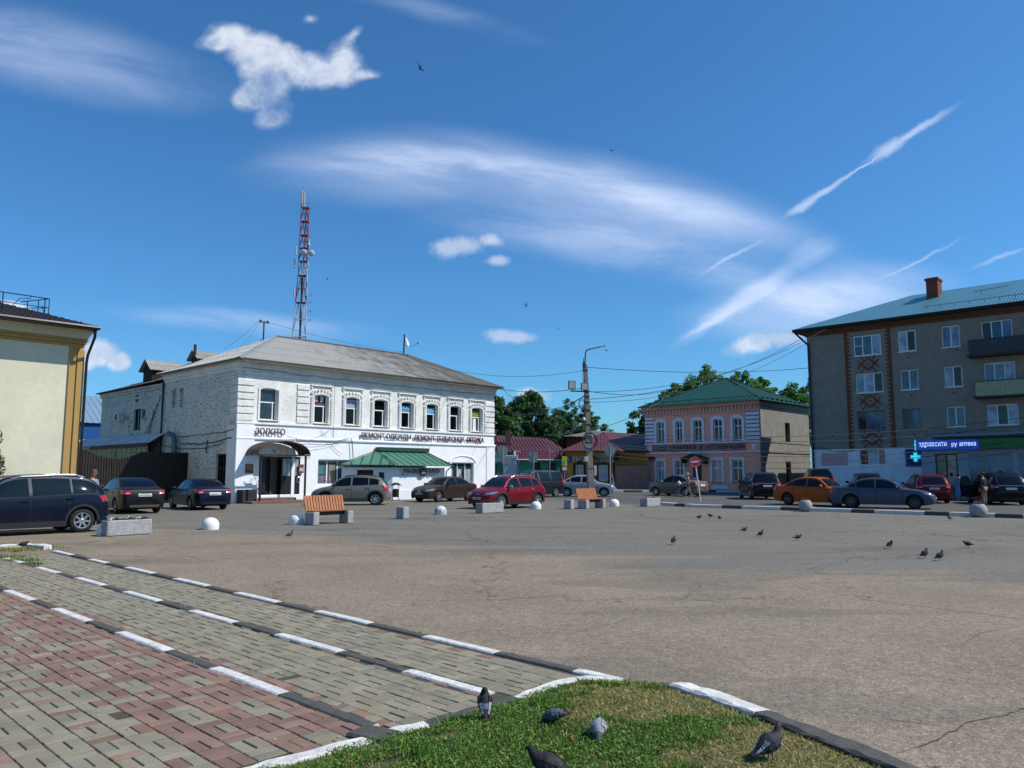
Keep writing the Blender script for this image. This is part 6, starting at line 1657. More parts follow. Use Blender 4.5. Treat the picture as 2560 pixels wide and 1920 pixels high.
    def band(mb, side, f, a0, a1, nu=10, nv=5, eps=.006):
        """strip between the curves f(a) -> (low, high)"""
        g = []
        for i in range(nu+1):
            a = a0+(a1-a0)*i/nu; lo, hi = f(a); row = []
            for j in range(nv+1):
                r = cast(side, a, lo+(max(hi, lo)-lo)*j/nv); row.append(None if r is None else r[0]+r[1]*eps)
            g.append((row, hi-lo))
        for i in range(nu):
            if g[i][1] <= .01 and g[i+1][1] <= .01: continue
            for j in range(nv):
                q = [g[i][0][j], g[i+1][0][j], g[i+1][0][j+1], g[i][0][j+1]]
                if None not in q: mb.q(*q)
        return mb
    fin = lambda mb, nm, mt, par=None, **k: mb.build(nm, mt, par or root, smooth=45, **k)
    tx = lambda x: (L/2-x)/L
    def winf(x):
        t = tx(x); return f_belt(t)*H+.035, min(f_top(t)*H-.115, H*.925)
    d0, d1 = P['dlo']
    for s_ in 'LR':
        spl = [d0, P['bp']-.008, P['bp']+.012, P['qp']-.004, P['qp']+.008, d1]
        for k in range(3):
            mb = MB(); band(mb, s_, winf, X(spl[2*k]), X(spl[2*k+1]), 14 if k == 0 else 8, 5)
            if mb.f: fin(mb, 'side_window', glass_c)
        mb = MB()
        for xd in (X(wb[0]+.105), X(P['bp']), X(wb[1]-.085)):
            panel(mb, s_, [(xd-.009, sill+.14), (xd+.009, sill+.14), (xd+.009, f_belt(tx(xd))*H+.01), (xd-.009, f_belt(tx(xd))*H+.01)], 1, 6, .003)
        fin(mb, 'door_seam', seamk)
        for xd in (P['bp']-.035, P['qp']-.01):
            x = X(xd); z = f_belt(xd)*H-.11; r = cast(s_, x, z)
            if r: mb = MB(); mb.bbox(x-.10, x+.10, r[0].y-.02, r[0].y+.028*(1 if s_ == 'L' else -1)+.0001, z-.018, z+.018, .006); fin(mb, 'door_handle', chrome if col in ('#6e1420',) else pm_)
        sg = 1 if s_ == 'L' else -1
        xm = X(d0+.055); zm = f_belt(d0+.055)*H+.09; r = cast(s_, xm, zm-.08)
        if r:
            y = r[0].y; mb = MB(); mb.lathe([(0, -.12), (.06, -.10), (.085, -.03), (.085, .05), (.05, .10), (0, .115)], 10, Tm(xm-.02, y+sg*.12, zm, rx=PI/2) @ Matrix.Diagonal((.75, .95, 1, 1)))
            mb.tube([(xm, y-sg*.02, zm-.06), (xm-.01, y+sg*.08, zm-.03)], .025, 5)
            fin(mb, 'wing_mirror', mirrorcol or (blkp if clad or prof == 'van' else pm_))
        if clad or rubstrip:
            mb = MB(); panel(mb, s_, [(X(wb[0])-ra-.02, sill+.0), (X(wb[1])+ra+.02, sill+.0), (X(wb[1])+ra+.02, sill+(.16 if clad else .08)), (X(wb[0])-ra-.02, sill+(.16 if clad else .08))], 12, 2, .008)
            fin(mb, 'sill_trim', clad or blkp)
        if clad:
            for a in ax:
                xc = L/2-a; mb = MB()
                for k in range(20):
                    a0, a1 = PI*k/20*1.0, PI*(k+1)/20; q = []
                    for (aa, rr) in ((a0, ra+.002), (a1, ra+.002), (a1, ra+.07), (a0, ra+.07)):
                        r = cast(s_, xc+math.cos(aa)*rr, wr+math.sin(aa)*rr); q.append(None if r is None else Vector((xc+math.cos(aa)*rr, r[0].y+sg*.014, wr+math.sin(aa)*rr)))
                    if None not in q: mb.q(*q)
                if mb.f: fin(mb, 'arch_trim', archlip or clad)
    # screens
    w0, w1 = P['ws']; mb = MB(); yw = lambda t: W/2-.16-.40*max(0, f_top(t)-f_belt(t))*H*1.05
    panel(mb, 'T', [(X(w0), -yw(w0)), (X(w1), -yw(w1)*.98), (X(w1), yw(w1)*.98), (X(w0), yw(w0))], 10, 8); fin(mb, 'windscreen', glass_l if col != '#16181c' else glass_c)
    mb = MB()
    if P['rw']:
        w0, w1 = P['rw']; panel(mb, 'T', [(X(w0), -yw(w0)), (X(w1), -yw(.8)*.98), (X(w1), yw(.8)*.98), (X(w0), yw(w0))], 10, 8)
    else:
        zb_, zt_ = H*(.665 if prof != 'van' else .60), H*.905; yb0, yb1 = W/2-.17, W/2-.27; panel(mb, 'B', [(-yb0, zb_), (yb0, zb_), (yb1, zt_), (-yb1, zt_)], 8, 8)
    fin(mb, 'rear_window', glass_c)
    sm = MB(); panel(sm, 'T', [(X(w0)+.05, -W*.40), (X(w0)+.062, -W*.40), (X(w0)+.062, W*.40), (X(w0)+.05, W*.40)], 1, 10, .004)
    hz = H*.40; panel(sm, 'B', [(-W*.40, hz), (W*.40, hz), (W*.40, hz+.012), (-W*.40, hz+.012)], 10, 1, .005)
    for sg in (1, -1):
        ys_ = sg*W*(.36 if prof == 'sedan' else .42); panel(sm, 'B', [(ys_-.006, hz), (ys_+.006, hz), (ys_+.006, H*.62), (ys_-.006, H*.62)], 1, 6, .005)
        panel(sm, 'F', [(sg*W*.30-.005, sill+.28), (sg*W*.30+.005, sill+.28), (sg*W*.26+.005, H*.44), (sg*W*.26-.005, H*.44)], 1, 5, .005)
    fin(sm, 'panel_gap', seamk)
    # front
    zl = H*.475; mbx = {}
    for sg in (1, -1):
        mb = MB(); panel(mb, 'F', [(sg*W*.25, zl-.10), (sg*W*.455, zl-.05), (sg*W*.46, zl+.07), (sg*W*.27, zl+.02)], 6, 4, .008)
        s_ = 'L' if sg > 0 else 'R'; x1 = L/2-.16; panel(mb, s_, [(x1, zl-.045), (x1-.30, zl+.02), (x1-.34, zl+.07), (x1-.05, zl+.06)], 5, 3, .008); fin(mb, 'headlight', lampc)
        mb = MB(); zt2 = H*(.60 if prof == 'sedan' else .58)
        if tailtype == 'tall' or prof == 'van': hh_ = (H*.45, H*.80)
        elif prof in ('hatch',): hh_ = (H*.46, H*.66)
        else: hh_ = (zt2-.10, zt2+.08)
        s_in, s_out = W*.30 if prof == 'sedan' or tailtype == 'wide' else W*.37, W*.475
        panel(mb, 'B', [(sg*s_in, hh_[0]+.02), (sg*s_out, hh_[0]), (sg*s_out*.985, hh_[1]), (sg*(s_in+.02), hh_[1]-.02)], 6, 5, .008)
        x1 = -L/2+.07; panel(mb, s_, [(x1, hh_[0]), (x1+.20, hh_[0]+.05), (x1+.16, hh_[1]), (x1+.04, hh_[1])], 5, 4, .008); tl_ = fin(mb, 'tail_light', tail)
        if prof == 'sedan' or tailtype == 'wide':
            mb = MB(); panel(mb, 'B', [(sg*(s_in+.06), hh_[0]+.03), (sg*(s_in+.20), hh_[0]+.03), (sg*(s_in+.18), hh_[0]+.075), (sg*(s_in+.06), hh_[0]+.07)], 3, 2, .012); fin(mb, 'reversing_lamp', amber, tl_)
    mb = MB(); panel(mb, 'F', [(-W*.24, zl-.10), (W*.24, zl-.10), (W*.23, zl-.015), (-W*.23, zl-.015)], 8, 3, .006); g_ = fin(mb, 'grille', blkp)
    mb = MB(); panel(mb, 'F', [(-.08, zl-.09), (.08, zl-.09), (.08, zl-.03), (-.08, zl-.03)], 2, 2, .02); fin(mb, 'badge', chrome, g_)
    mb = MB(); panel(mb, 'F', [(-W*.34, sill+.08), (W*.34, sill+.08), (W*.30, sill+.22), (-W*.30, sill+.22)], 8, 3, .006); fin(mb, 'bumper_intake', blkp)
    for side, zz, xs_ in (('F', sill+.30, 1), ('B', H*.50 if prof != 'sedan' else H*.515, -1)):
        if prof == 'van' and side == 'B': zz = H*.40
        mb = MB(); panel(mb, side, [(-.26, zz-.055), (.26, zz-.055), (.26, zz+.055), (-.26, zz+.055)], 4, 2, .014); pl = fin(mb, 'number_plate', platem)
        if plate and ((side == 'B') == (plate[0] == 'B')):
            r = cast(side, 0, zz)
            if r:
                t_ = MB(); Mp = Tm(r[0].x+xs_*.018, 0, 0, R(90) if side == 'F' else R(-90)); text_into(t_, plate[1:], -.23, zz-.035, -.012, w=.46, h=.07, ext=.003, M4=Mp); t_.build('lettering', inkm, pl)
    mb = MB(); panel(mb, 'B', [(-W*.40, sill+.07), (W*.40, sill+.07), (W*.42, sill+.17), (-W*.42, sill+.17)], 8, 2, .006); fin(mb, 'rear_bumper_trim', bumpercol or blkp)
    if prof != 'sedan': 
        mb = MB(); panel(mb, 'B', [(-W*.3, H*.585), (W*.3, H*.585), (W*.3, H*.60), (-W*.3, H*.60)], 6, 1, .012); fin(mb, 'tailgate_strip', chrome)
    if rails:
        for sg in (1, -1):
            pts = []; 
            for t in np.linspace(.42, .84 if prof != 'sedan' else .7, 9):
                r = cast('T', X(t), sg*(W/2-.30)); z = r[0].z if r else H
                k = (t-.42)/.42; pts.append((X(t), sg*(W/2-.30), z+(.055 if .03 < k < .97 else .0)))
            MB().tube(pts, .02, 6).build('roof_rail', rails, root)
    # underbody and wheels
    MB().box(-L/2+.35, L/2-.35, -W/2+.22, W/2-.22, sill-.02, H*.5).build('underbody', seamk, root)
    for ia, a in enumerate(ax):
        for sg in (1, -1):
            xc = L/2-a; yo = sg*(W/2-.035); Mw = Tm(xc, yo, wr, rx=-sg*PI/2); tw = .20
            prof_ = [(wr*.62, .0), (wr*.70, .006), (wr*.93, .0), (wr*.985, -.02), (wr, -.05), (wr, -tw+.05), (wr*.985, -tw+.02), (wr*.93, -tw), (wr*.6, -tw)]
            wh = MB().lathe(prof_, 24, Mw, closed=True).build('wheel', rub, root, smooth=50)
            MB().lathe([(0, -.075), (wr*.6, -.06), (wr*.66, -.03), (wr*.66, -tw+.03)], 24, Mw, closed=True).build('wheel_well', M('rim_dark', '#222325', .5, metal=.4), wh)
            rm = MB(); rm.lathe([(wr*.58, -.02), (wr*.60, .004), (wr*.655, .008), (wr*.675, .0), (wr*.64, -.03), (wr*.58, -.02)], 24, Mw, closed=True)
            rm.lathe([(0, .0), (wr*.10, .0), (wr*.16, -.012), (wr*.16, -.04)], 12, Mw)
            for k in range(spokes):
                Ms = Mw @ Matrix.Rotation(2*PI*k/spokes+.3, 4, 'Z'); w_s = wr*(.19 if spokes <= 7 else .09)
                rm.faces([Ms @ Vector(p) for p in ((wr*.12, -w_s*.5, -.008), (wr*.12, w_s*.5, -.008), (wr*.61, w_s*.38, .0), (wr*.61, -w_s*.38, .0), (wr*.12, -w_s*.5, -.04), (wr*.12, w_s*.5, -.04), (wr*.61, w_s*.38, -.04), (wr*.61, -w_s*.38, -.04))],
                         [(0, 1, 2, 3), (0, 3, 7, 4), (1, 5, 6, 2), (0, 4, 5, 1)])
            rm.build('rim', rim or alloy, wh, smooth=30)
    return root
def place(rear, head, L, W, wb, side='L'):
    """centre from the ground point of the near rear wheel; side: which side of the car that wheel is on"""
    h = Vector((head[0], head[1])).normalized(); l = Vector((-h.y, h.x)); s = 1 if side == 'L' else -1
    xr_ = L/2-wb[1]*L; p = Vector(rear)-h*xr_-l*s*(W/2-.12); return p.x, p.y
def placef(front, head, L, W, wb, side='L'):
    h = Vector((head[0], head[1])).normalized(); l = Vector((-h.y, h.x)); s = 1 if side == 'L' else -1
    xf = L/2-wb[0]*L; p = Vector(front)-h*xf-l*s*(W/2-.12); return p.x, p.y
WB = (.185, .79)
car('suv', 'dark navy compact SUV at the left edge with alloy wheels and roof rails', place(gp(201, 1331), (-.66, -.75), 4.42, 1.81, (.205, .825)), (-.66, -.75), 'suv', 4.42, 1.81, 1.66, '#0a1226', wb=(.205, .825), wr=.34, clad=blkp, rails=chrome, spokes=7, metal=.4)
car('sedan', 'black sedan with brownish bumper seen from behind before the brown gate', place(gp(292, 1284), (-.66, .75), 4.8, 1.80, WB, 'L'), (-.66, .75), 'sedan', 4.8, 1.80, 1.49, '#1b1a1c', wr=.32, spokes=5, rim=steelw, plate='BМ273ОЕ33', bumpercol=M('dusty_bumper', '#5b554b', .6))
car('hatchback', 'dark blue hatchback seen from behind beside the old dark door', place(gp(478, 1275), (-.66, .75), 4.2, 1.70, WB, 'L'), (-.66, .75), 'sedan', 4.2, 1.70, 1.42, '#10152c', wr=.30, spokes=12, rim=steelw, plate='BР603ОС33')
car('crossover', 'grey beige crossover facing left between the entrance and the green roofed shop', place(gp(938, 1263), (-1, -.06), 4.02, 1.75, (.19, .83)), (-1, -.06), 'hatch', 4.02, 1.75, 1.55, '#75736a', wb=(.19, .83), wr=.33, clad=M('grey_clad', '#3c3c3b', .6), rails=blkp, spokes=6)
car('sedan', 'dark brown sedan facing left in front of the green roofed shop', placef(gp(1095, 1255.5), (-.6, -.8), 4.38, 1.70, WB, 'L'), (-.6, -.8), 'sedan', 4.38, 1.70, 1.47, '#332924', wr=.31, spokes=12, rim=steelw, plate='FР559МР33')
car('crossover', 'dark red crossover with black arches and silver roof rails, nearest to the bollards', placef(gp(1251, 1273), (-.68, -.73), 4.02, 1.75, (.19, .83), 'L'), (-.68, -.73), 'hatch', 4.02, 1.75, 1.55, '#6e1420', wb=(.19, .83), wr=.33, clad=blkp, rails=chrome, spokes=6, plate='FА429МК33', mirrorcol=alloy)
car('minivan', 'dark van partly hidden behind the dark red crossover', (at(1338, 1230, 53)[0], 54.0), (-.75, -.55), 'van', 4.2, 1.8, 1.85, '#23262e', wr=.31)
car('estate_car', 'blue grey car mostly hidden behind the dark red crossover, only its roof showing', (at(1262, 1200, 60)[0], 60.5), (-.9, -.4), 'suv', 4.3, 1.75, 1.55, '#2f3b4a', wr=.31)
car('sedan', 'silver sedan facing right on the street behind the lamp pole', placef(gp(1510, 1242), (.985, -.17), 4.3, 1.73, WB, 'R'), (.985, -.17), 'sedan', 4.3, 1.73, 1.52, '#8f9299', wr=.31, spokes=6)
car('sedan', 'beige grey sedan facing left in front of the pink museum', placef((10.6, 57.0), (-.66, .75), 4.3, 1.73, WB, 'L'), (-.66, .75), 'sedan', 4.3, 1.73, 1.52, '#6b655b', wr=.31, spokes=6)
car('suv', 'black SUV seen from behind with roof rails, left of the orange sedan', (at(1914, 1230, 49)[0], 50.3), (.08, 1), 'suv', 4.7, 1.88, 1.72, '#0d0e12', wr=.36, rails=chrome, tailtype='wide', plate='BТ204КЕ')
car('sedan', 'bright orange sedan facing right, nose behind the blue grey sedan', place((14.55, 40.9), (.62, -.78), 4.4, 1.74, WB, 'R'), (.62, -.78), 'sedan', 4.4, 1.74, 1.47, '#a8501a', wr=.31, spokes=5, metal=.25, rim=M('rim_gunmetal', '#56585c', .35, metal=.6))
car('minivan', 'black van with tall red tail lights behind the orange sedan', (at(2058, 1200, 52)[0], 53), (.25, 1), 'van', 4.6, 1.9, 1.95, '#101013', wr=.33, tailtype='tall')
car('sedan', 'blue grey sedan facing right beside the striped kerb', place((16.3, 37.4), (.86, -.50), 4.5, 1.77, WB, 'R'), (.86, -.50), 'sedan', 4.5, 1.77, 1.46, '#454c5a', wr=.32, spokes=9, rim=M('rim_gunmetal', '#56585c'))
car('suv', 'dark SUV whose roof rails show above the blue grey sedan', (at(2182, 1200, 47.5)[0], 48.5), (.3, .95), 'suv', 4.5, 1.8, 1.66, '#16181c', wr=.33, rails=chrome)
car('suv', 'dark red SUV seen from behind beside the pharmacy entrance', (at(2338, 1240, 43.6)[0], 44.6), (.28, .96), 'suv', 4.45, 1.82, 1.62, '#571019', wr=.34, tailtype='wide', plate='BЕ518НХ')
bs = car('suv', 'black SUV with its left front door open at the right edge', (at(2512, 1240, 41.5)[0], 42.3), (.22, .97), 'suv', 4.5, 1.85, 1.70, '#0c0d12', wr=.34, plate='BС377АМ', tailtype='wide', metal=.3)
m = MB(); m.faces([(.55, .88, .35), (.85, 1.42, .35), (.88, 1.45, 1.0), (.86, 1.38, 1.45), (.72, 1.1, 1.52), (.55, .86, 1.0)], [(0, 1, 2, 5), (5, 2, 3, 4)])
m.faces([(.50, .91, .35), (.80, 1.45, .35), (.83, 1.48, 1.0), (.81, 1.41, 1.45), (.67, 1.13, 1.52), (.50, .89, 1.0)], [(0, 1, 2, 5), (5, 2, 3, 4)])
m.build('open_door', paint('paint_0c0d12', '#0c0d12', .3), bs)
car('suv', 'dark car roof at the left edge of the photo behind the navy SUV', (at(-40, 1200, 27)[0]-.6, 28.6), (.9, .4), 'suv', 4.4, 1.8, 1.55, '#1a1d22', wr=.33, rails=blkp)
# ------------------------------------------------------------------ street furniture
gran = M('granite', '#a5a5a3', .8, var=.10, scale=1.5, bmp=.15)
def granite():
    m, t, b = newmat('grey_granite'); oc = t.new('ShaderNodeTexCoord').outputs['Object']
    vo = t.new('ShaderNodeTexVoronoi'); vo.inputs['Scale'].default_value = 55; t.l.new(oc, vo.inputs['Vector'])
    k = t.ramp(t.sep(vo.outputs['Color'])[0], 0, 1, .62, 1.25, False); n = t.ramp(t.noise(oc, 3, 4, .6), .3, .7, .88, 1.06)
    kk = t.math('MULTIPLY', k, n); t.set(b.inputs['Base Color'], t.mix(1.0, lin('#9b9b99'), t.comb(kk, kk, kk), 'MULTIPLY'))
    b.inputs['Roughness'].default_value = .8; bump(t, b, vo.outputs[0], .15, .004); return m
gran = granite()
teak = M('bench_wood', '#a8673a', .55, var=.22, scale=5, bmp=.25, bscale=30); teak2 = M('bench_seat_wood', '#7a4c30', .6, var=.2, scale=5)
AL = math.atan2(.75, .66)     # row direction of benches, planters and bollards
def bench(px, py, label, ang=AL):
    x, y = gp(px, py); r = thing('park_bench', label, 'bench', (x, y, 0), ang, group='slatted benches on granite blocks')
    for bx in (0, 1.36): MB().bbox(bx, bx+.24, 0, .50, 0, .42, .02).build('granite_block', gran, r)
    m = MB()
    for k in range(5): m.bbox(.06, 1.58, .08+k*.09, .155+k*.09, .425, .46, .008)
    m.build('seat', teak2, r)
    m = MB()
    for k in range(14):
        xx = .0+k*.112; m.bbox(xx, xx+.088, -.02, .02, 0, .52, .008, Tm(.03, .50, .44) @ Matrix.Rotation(R(-16), 4, 'X'))
    m.build('backrest', teak, r)
    MB().box(.1, 1.5, .03, .055, .08, .14, Tm(.03, .50, .44) @ Matrix.Rotation(R(-16), 4, 'X')).box(.1, 1.5, .03, .055, .38, .44, Tm(.03, .50, .44) @ Matrix.Rotation(R(-16), 4, 'X')).build('back_rail', teak2, r)
    MB().box(.26, 1.35, .2, .24, .3, .42).build('seat_beam', iron, r)
    return r
bench(783, 1314, 'slatted wooden bench on two granite blocks, nearer one, by the pigeon')
bench(1466, 1273, 'slatted wooden bench on granite blocks, further one, below the lamp pole')
def block(px, py, label, s=.42):
    x, y = gp(px, py); o = MB().bbox(0, s*.7, 0, s, 0, .44, .02).build('granite_block', gran); o.location = (x, y, 0); o.rotation_euler = (0, 0, AL); tag(o, label, 'granite block'); return o
block(1008, 1298, 'single granite cube between the near bench and the flaking bollard')
block(1427, 1273.5, 'granite cube standing just left of the far bench')
def petals(par, cx, n, cols, w, d, z, seed, big=.035):
    rn = random.Random(seed)
    for k, (fx, c) in enumerate(cols):
        m = MB(); m.cur = lin(c)
        for _ in range(46):
            p = Vector((fx+rn.gauss(0, .06), d/2+rn.gauss(0, .04), z+abs(rn.gauss(.03, .03)))); a = rn.uniform(0, 6.3); b_ = rn.uniform(-.7, .7); s = big*rn.uniform(.5, 1)
            u = Vector((math.cos(a), math.sin(a), b_))*s; v = Vector((-math.sin(a), math.cos(a), rn.uniform(-.6, .6)))*s
            m.cur = shade_c(lin(c if rn.random() < .8 else '#3f5a2a'), rn.uniform(.75, 1.15)); m.q(p-u, p-v, p+u, p+v)
        m.build('flowers', attr_mat('petals', .6, .1, 8, trans=.2), par, fix=False)
def planter(px, py, label, L_, cols, W_=.42, H_=.42):
    x, y = gp(px, py); r = thing('planter', label, 'planter', (x, y, 0), AL, group='granite planters in the row')
    m = MB(); m.bbox(0, L_, 0, W_, 0, H_, .025); m.build('trough', gran, r)
    MB().box(.05, L_-.05, .05, W_-.05, H_+.001, H_+.012).build('soil', M('planter_soil', '#2c241c', .95), r)
    petals(r, 0, 0, cols, L_, W_, H_, int(px))
planter(266, 1342, 'granite trough planter with white and violet pansies behind the navy SUV', 1.2, [(.15, '#e4e4e8'), (.32, '#2b1f33'), (.5, '#dcdde2'), (.66, '#2f2350'), (.85, '#e6e7ea'), (1.05, '#4a348a')])
planter(1206, 1284, 'granite trough planter with dark pink flowers in front of the red crossover', 1.35, [(.25, '#7c2f4a'), (.55, '#8a3a58'), (.85, '#6a2440'), (1.1, '#a04a66')])
planter(1618, 1267, 'granite trough planter with white flowers at the start of the striped kerb', 1.3, [(.4, '#c9c4b8'), (.7, '#d8d5cc'), (.95, '#6f5f45')])
domem = M('white_dome', '#e2e0da', .75, var=.12, scale=4, bmp=.2, bscale=20)
def domemat():
    m, t, b = newmat('flaked_dome'); oc = t.new('ShaderNodeTexCoord').outputs['Object']; n = t.noise(oc, 9, 5, .7)
    t.set(b.inputs['Base Color'], t.mix(t.ramp(n, .5, .58), lin('#cfcdc7'), lin('#77736b'))); b.inputs['Roughness'].default_value = .85; bump(t, b, n, .8, .02); return m
flk = domemat()
def bollard(px, py, label, mt=domem, r_=.25):
    x, y = gp(px, py); pr = [(r_*.98, 0), (r_, .03), (r_, .14)]+[(r_*math.cos(a), .14+(.22)*math.sin(a)) for a in np.linspace(.1, PI/2, 9)]
    pr[-1] = (0.0, .36); o = MB().lathe(pr, 20).build('bollard', mt, smooth=60); o.location = (x, y+.2, 0); tag(o, label, 'bollard', 'white domed bollards in a row')
bollard(519, 1325, 'white domed concrete bollard standing alone left of the near bench')
bollard(737, 1312, 'white domed bollard close to the left end of the near bench')
bollard(1100, 1287, 'white domed bollard with flaking chipped side', flk)
bollard(1340, 1273, 'white domed bollard in front of the rear wheel of the red crossover')
bollard(1537, 1266, 'white domed bollard right of the far bench')
bollard(254, 1340, 'white domed bollard hidden behind the left end of the pansy planter', r_=.22)
def ballplanter(px, py, label):
    x, y = gp(px, py); r = thing('round_planter', label, 'planter', (x, y, 0), 0, group='round concrete planters at the kerb')
    R_ = .31 if px > 2300 else .29; m = MB(); m.lathe([(R_*.55, 0), (R_*.82, .06), (R_*.97, .16), (R_, .26), (R_*.94, .37), (R_*.76, .46), (R_*.6, .50), (R_*.5, .49), (R_*.45, .45), (0, .44)], 22); m.build('bowl', gran, r, smooth=50)
    rn = random.Random(int(px)); 
    mm = MB()
    for _ in range(60):
        p = Vector((rn.gauss(0, .07), rn.gauss(0, .07), .48+abs(rn.gauss(0, .05)))); s = .035; a = rn.uniform(0, 6)
        mm.cur = lin(rn.choice(['#6e3f38', '#8a5a4c', '#53302b', '#7d6a50'])); mm.q(p, p+Vector((s*math.cos(a), s*math.sin(a), .02)), p+Vector((0, 0, .05)), p+Vector((-s*math.sin(a), s*math.cos(a), .02)))
    mm.build('flowers', attr_mat('petals', .6, .1, 8, trans=.2), r, fix=False)
ballplanter(2014, 1279, 'ball-shaped concrete planter by the orange sedan')
ballplanter(2447, 1293, 'larger looking ball-shaped concrete planter near the right edge')
# litter bin by the extension
x, y = gp(989, 1251); r = thing('litter_bin', 'small black hooded litter bin beside the brown sedan', 'litter bin', (x, y, 0), S1.a)
MB().lathe([(.17, .2), (.2, .7), (.18, .7), (.15, .22)], 12).build('bucket', iron, r)
m = MB(); m.tube([(-.23, 0, 0), (-.23, 0, .95)], .018, 5); m.tube([(.23, 0, 0), (.23, 0, .95)], .018, 5); m.tube([(-.23, -.15, .03), (-.23, .15, .03)], .015, 4); m.tube([(.23, -.15, .03), (.23, .15, .03)], .015, 4); m.tube([(-.23, 0, .55), (.23, 0, .55)], .012, 4); m.build('frame', iron, r)
MB().prism([(-.28, .9), (0, 1.04), (.28, .9), (.28, .92), (0, 1.07), (-.28, .92)], .4, Tm(0, -.2, 0)).build('hood', iron, r)
# ---- lamp pole
px0, py0 = 4.83, 47.4
def polexy(z): return px0-.012*z*1.0-.0*z, py0
pole = thing('lamp_pole', 'tall square concrete pole with a curved street lamp, floodlights, camera and many wires', 'utility pole', (px0, py0, 0), R(12))
cm = M('old_concrete', '#7c766b', .9, var=.3, scale=1.5, bmp=.4)
m = MB(); vs = []
for z, w_ in ((-.2, .19), (2.4, .17), (8.35, .105)):
    lx = -.035*z
    vs += [(lx-w_, -w_, z), (lx+w_, -w_, z), (lx+w_, w_, z), (lx-w_, w_, z)]
m.faces(vs, [(0, 1, 5, 4), (1, 2, 6, 5), (2, 3, 7, 6), (3, 0, 4, 7), (4, 5, 9, 8), (5, 6, 10, 9), (6, 7, 11, 10), (7, 4, 8, 11), (8, 9, 10, 11)])
m.build('shaft', cm, pole)
tp = -.035*8.35
PL = M('lamp_arm', '#6d5f55', .5, metal=.4); DK = M('fixing_dark', '#24211f', .7)
MB().tube([(tp, 0, 8.2), (tp+.02, 0, 9.05), (tp+.10, -.02, 9.25), (tp+.3, -.06, 9.33)], .045, 8).tube([(tp+.3, -.06, 9.33), (tp+1.0, -.2, 9.48)], .04, 6).build('lamp_arm', PL, pole, smooth=40)
MB().bbox(-.24, .24, -.06, .06, -.035, .03, .02, Tm(tp+1.05, -.22, 9.5, R(-12), 0, R(-10))).build('street_lamp_head', M('lamp_head', '#8d8a86', .4), pole)
m = MB(); m.box(tp-.15, tp+.14, -.13, .13, 7.95, 8.02); m.box(tp-.13, tp-.02, -.12, .12, 8.1, 8.5); m.tube([(tp-.1, 0, 8.4), (tp-.08, 0, 8.75)], .03, 5); m.build('clamp', DK, pole)
xz = lambda z: -.035*z
m = MB(); m.box(xz(6.6)-1.05, xz(6.6)+.18, -.16, -.10, 6.62, 6.70); m.build('floodlight_bracket', DK, pole)
fl = M('flood_glass', '#9da1a3', .3, var=.1)
for (xx, zz, w_, h_) in ((xz(6.9)-.98, 7.03, .46, .52), (xz(6.9)-.18, 6.95, .44, .46)):
    o = MB().bbox(-w_/2, w_/2, -.05, .06, -h_/2, h_/2, .01, Tm(xx, -.2, zz)).build('floodlight', DK, pole); MB().box(-w_/2+.035, w_/2-.035, -.056, -.051, -h_/2+.035, h_/2-.035, Tm(xx, -.2, zz)).build('lens', fl, o)
m = MB()
for z in (6.0, 6.35, 3.5, 4.6, 5.5, 1.9): m.box(xz(z)-.17, xz(z)+.17, -.175, .175, z, z+.05)
m.build('steel_band', DK, pole)
MB().lathe([(0, .16), (.05, .15), (.11, .07), (.12, 0), (.12, -.05)], 12, Tm(xz(4.8)-.28, -.1, 4.92)).build('camera_housing', M('cam_white', '#b9bbbc', .4), pole, smooth=40)
MB().lathe([(.11, 0), (.10, -.08), (.05, -.13), (0, -.14)], 12, Tm(xz(4.8)-.28, -.1, 4.87)).tube([(xz(4.8)-.28, -.1, 5.08), (xz(4.8)-.28, -.1, 5.2), (xz(4.8)-.1, -.1, 5.22)], .025, 5).build('camera_dome', DK, pole, smooth=40)
MB().lathe([(0, 0), (.06, .0), (.09, .12), (.13, .22), (.1, .2)], 10, Tm(xz(4.5)+.15, -.12, 4.5, ry=R(60))).build('loudspeaker', DK, pole)
m = MB(); 
for k in range(3): m.tube([(xz(3.5)+.0+(.42+.02*k)*math.cos(a), -.2-.02*k, 3.62+(.46+.015*k)*math.sin(a)) for a in np.linspace(0, 2*PI, 26)], .022, 5)
m.build('cable_coil', M('black_cable', '#22201f'), pole)
m = MB(); rnc = random.Random(5)
for k in range(4): m.tube([(xz(6)-.15-.22+.2*math.cos(a)*rnc.uniform(.8, 1.1), -.15, 5.95+.28*math.sin(a)-.05*k) for a in np.linspace(0, 2*PI, 14)], .012, 4)
m.tube([(xz(7)-.2, -.15, 8.3), (xz(7)-.32, -.15, 7.6), (xz(7)-.2, -.15, 7.2)], .012, 4); m.tube([(xz(5)-.19, -.15, 6.0), (xz(5)-.19, -.15, 4.9)], .02, 4); m.build('loose_cable', M('black_cable', '#22201f'), pole)
MB().bbox(xz(1.6)+.2, xz(1.6)+.38, -.16, .05, 1.5, 2.1, .02).build('meter_box', M('box_pale', '#a3a39c', .6), pole)
MB().bbox(xz(2.7)-.36, xz(2.7)-.12, -.2, .02, 2.35, 2.65, .02).build('junction_box', M('box_pale', '#a3a39c', .6), pole)
MB().lathe([(0, 0), (.24, 0), (.24, .02), (0, .02)], 18, Tm(xz(3.1)-.15, -.2, 3.2, rx=PI/2)).build('mirror_disc', M('box_pale2', '#77777a', .4), pole)
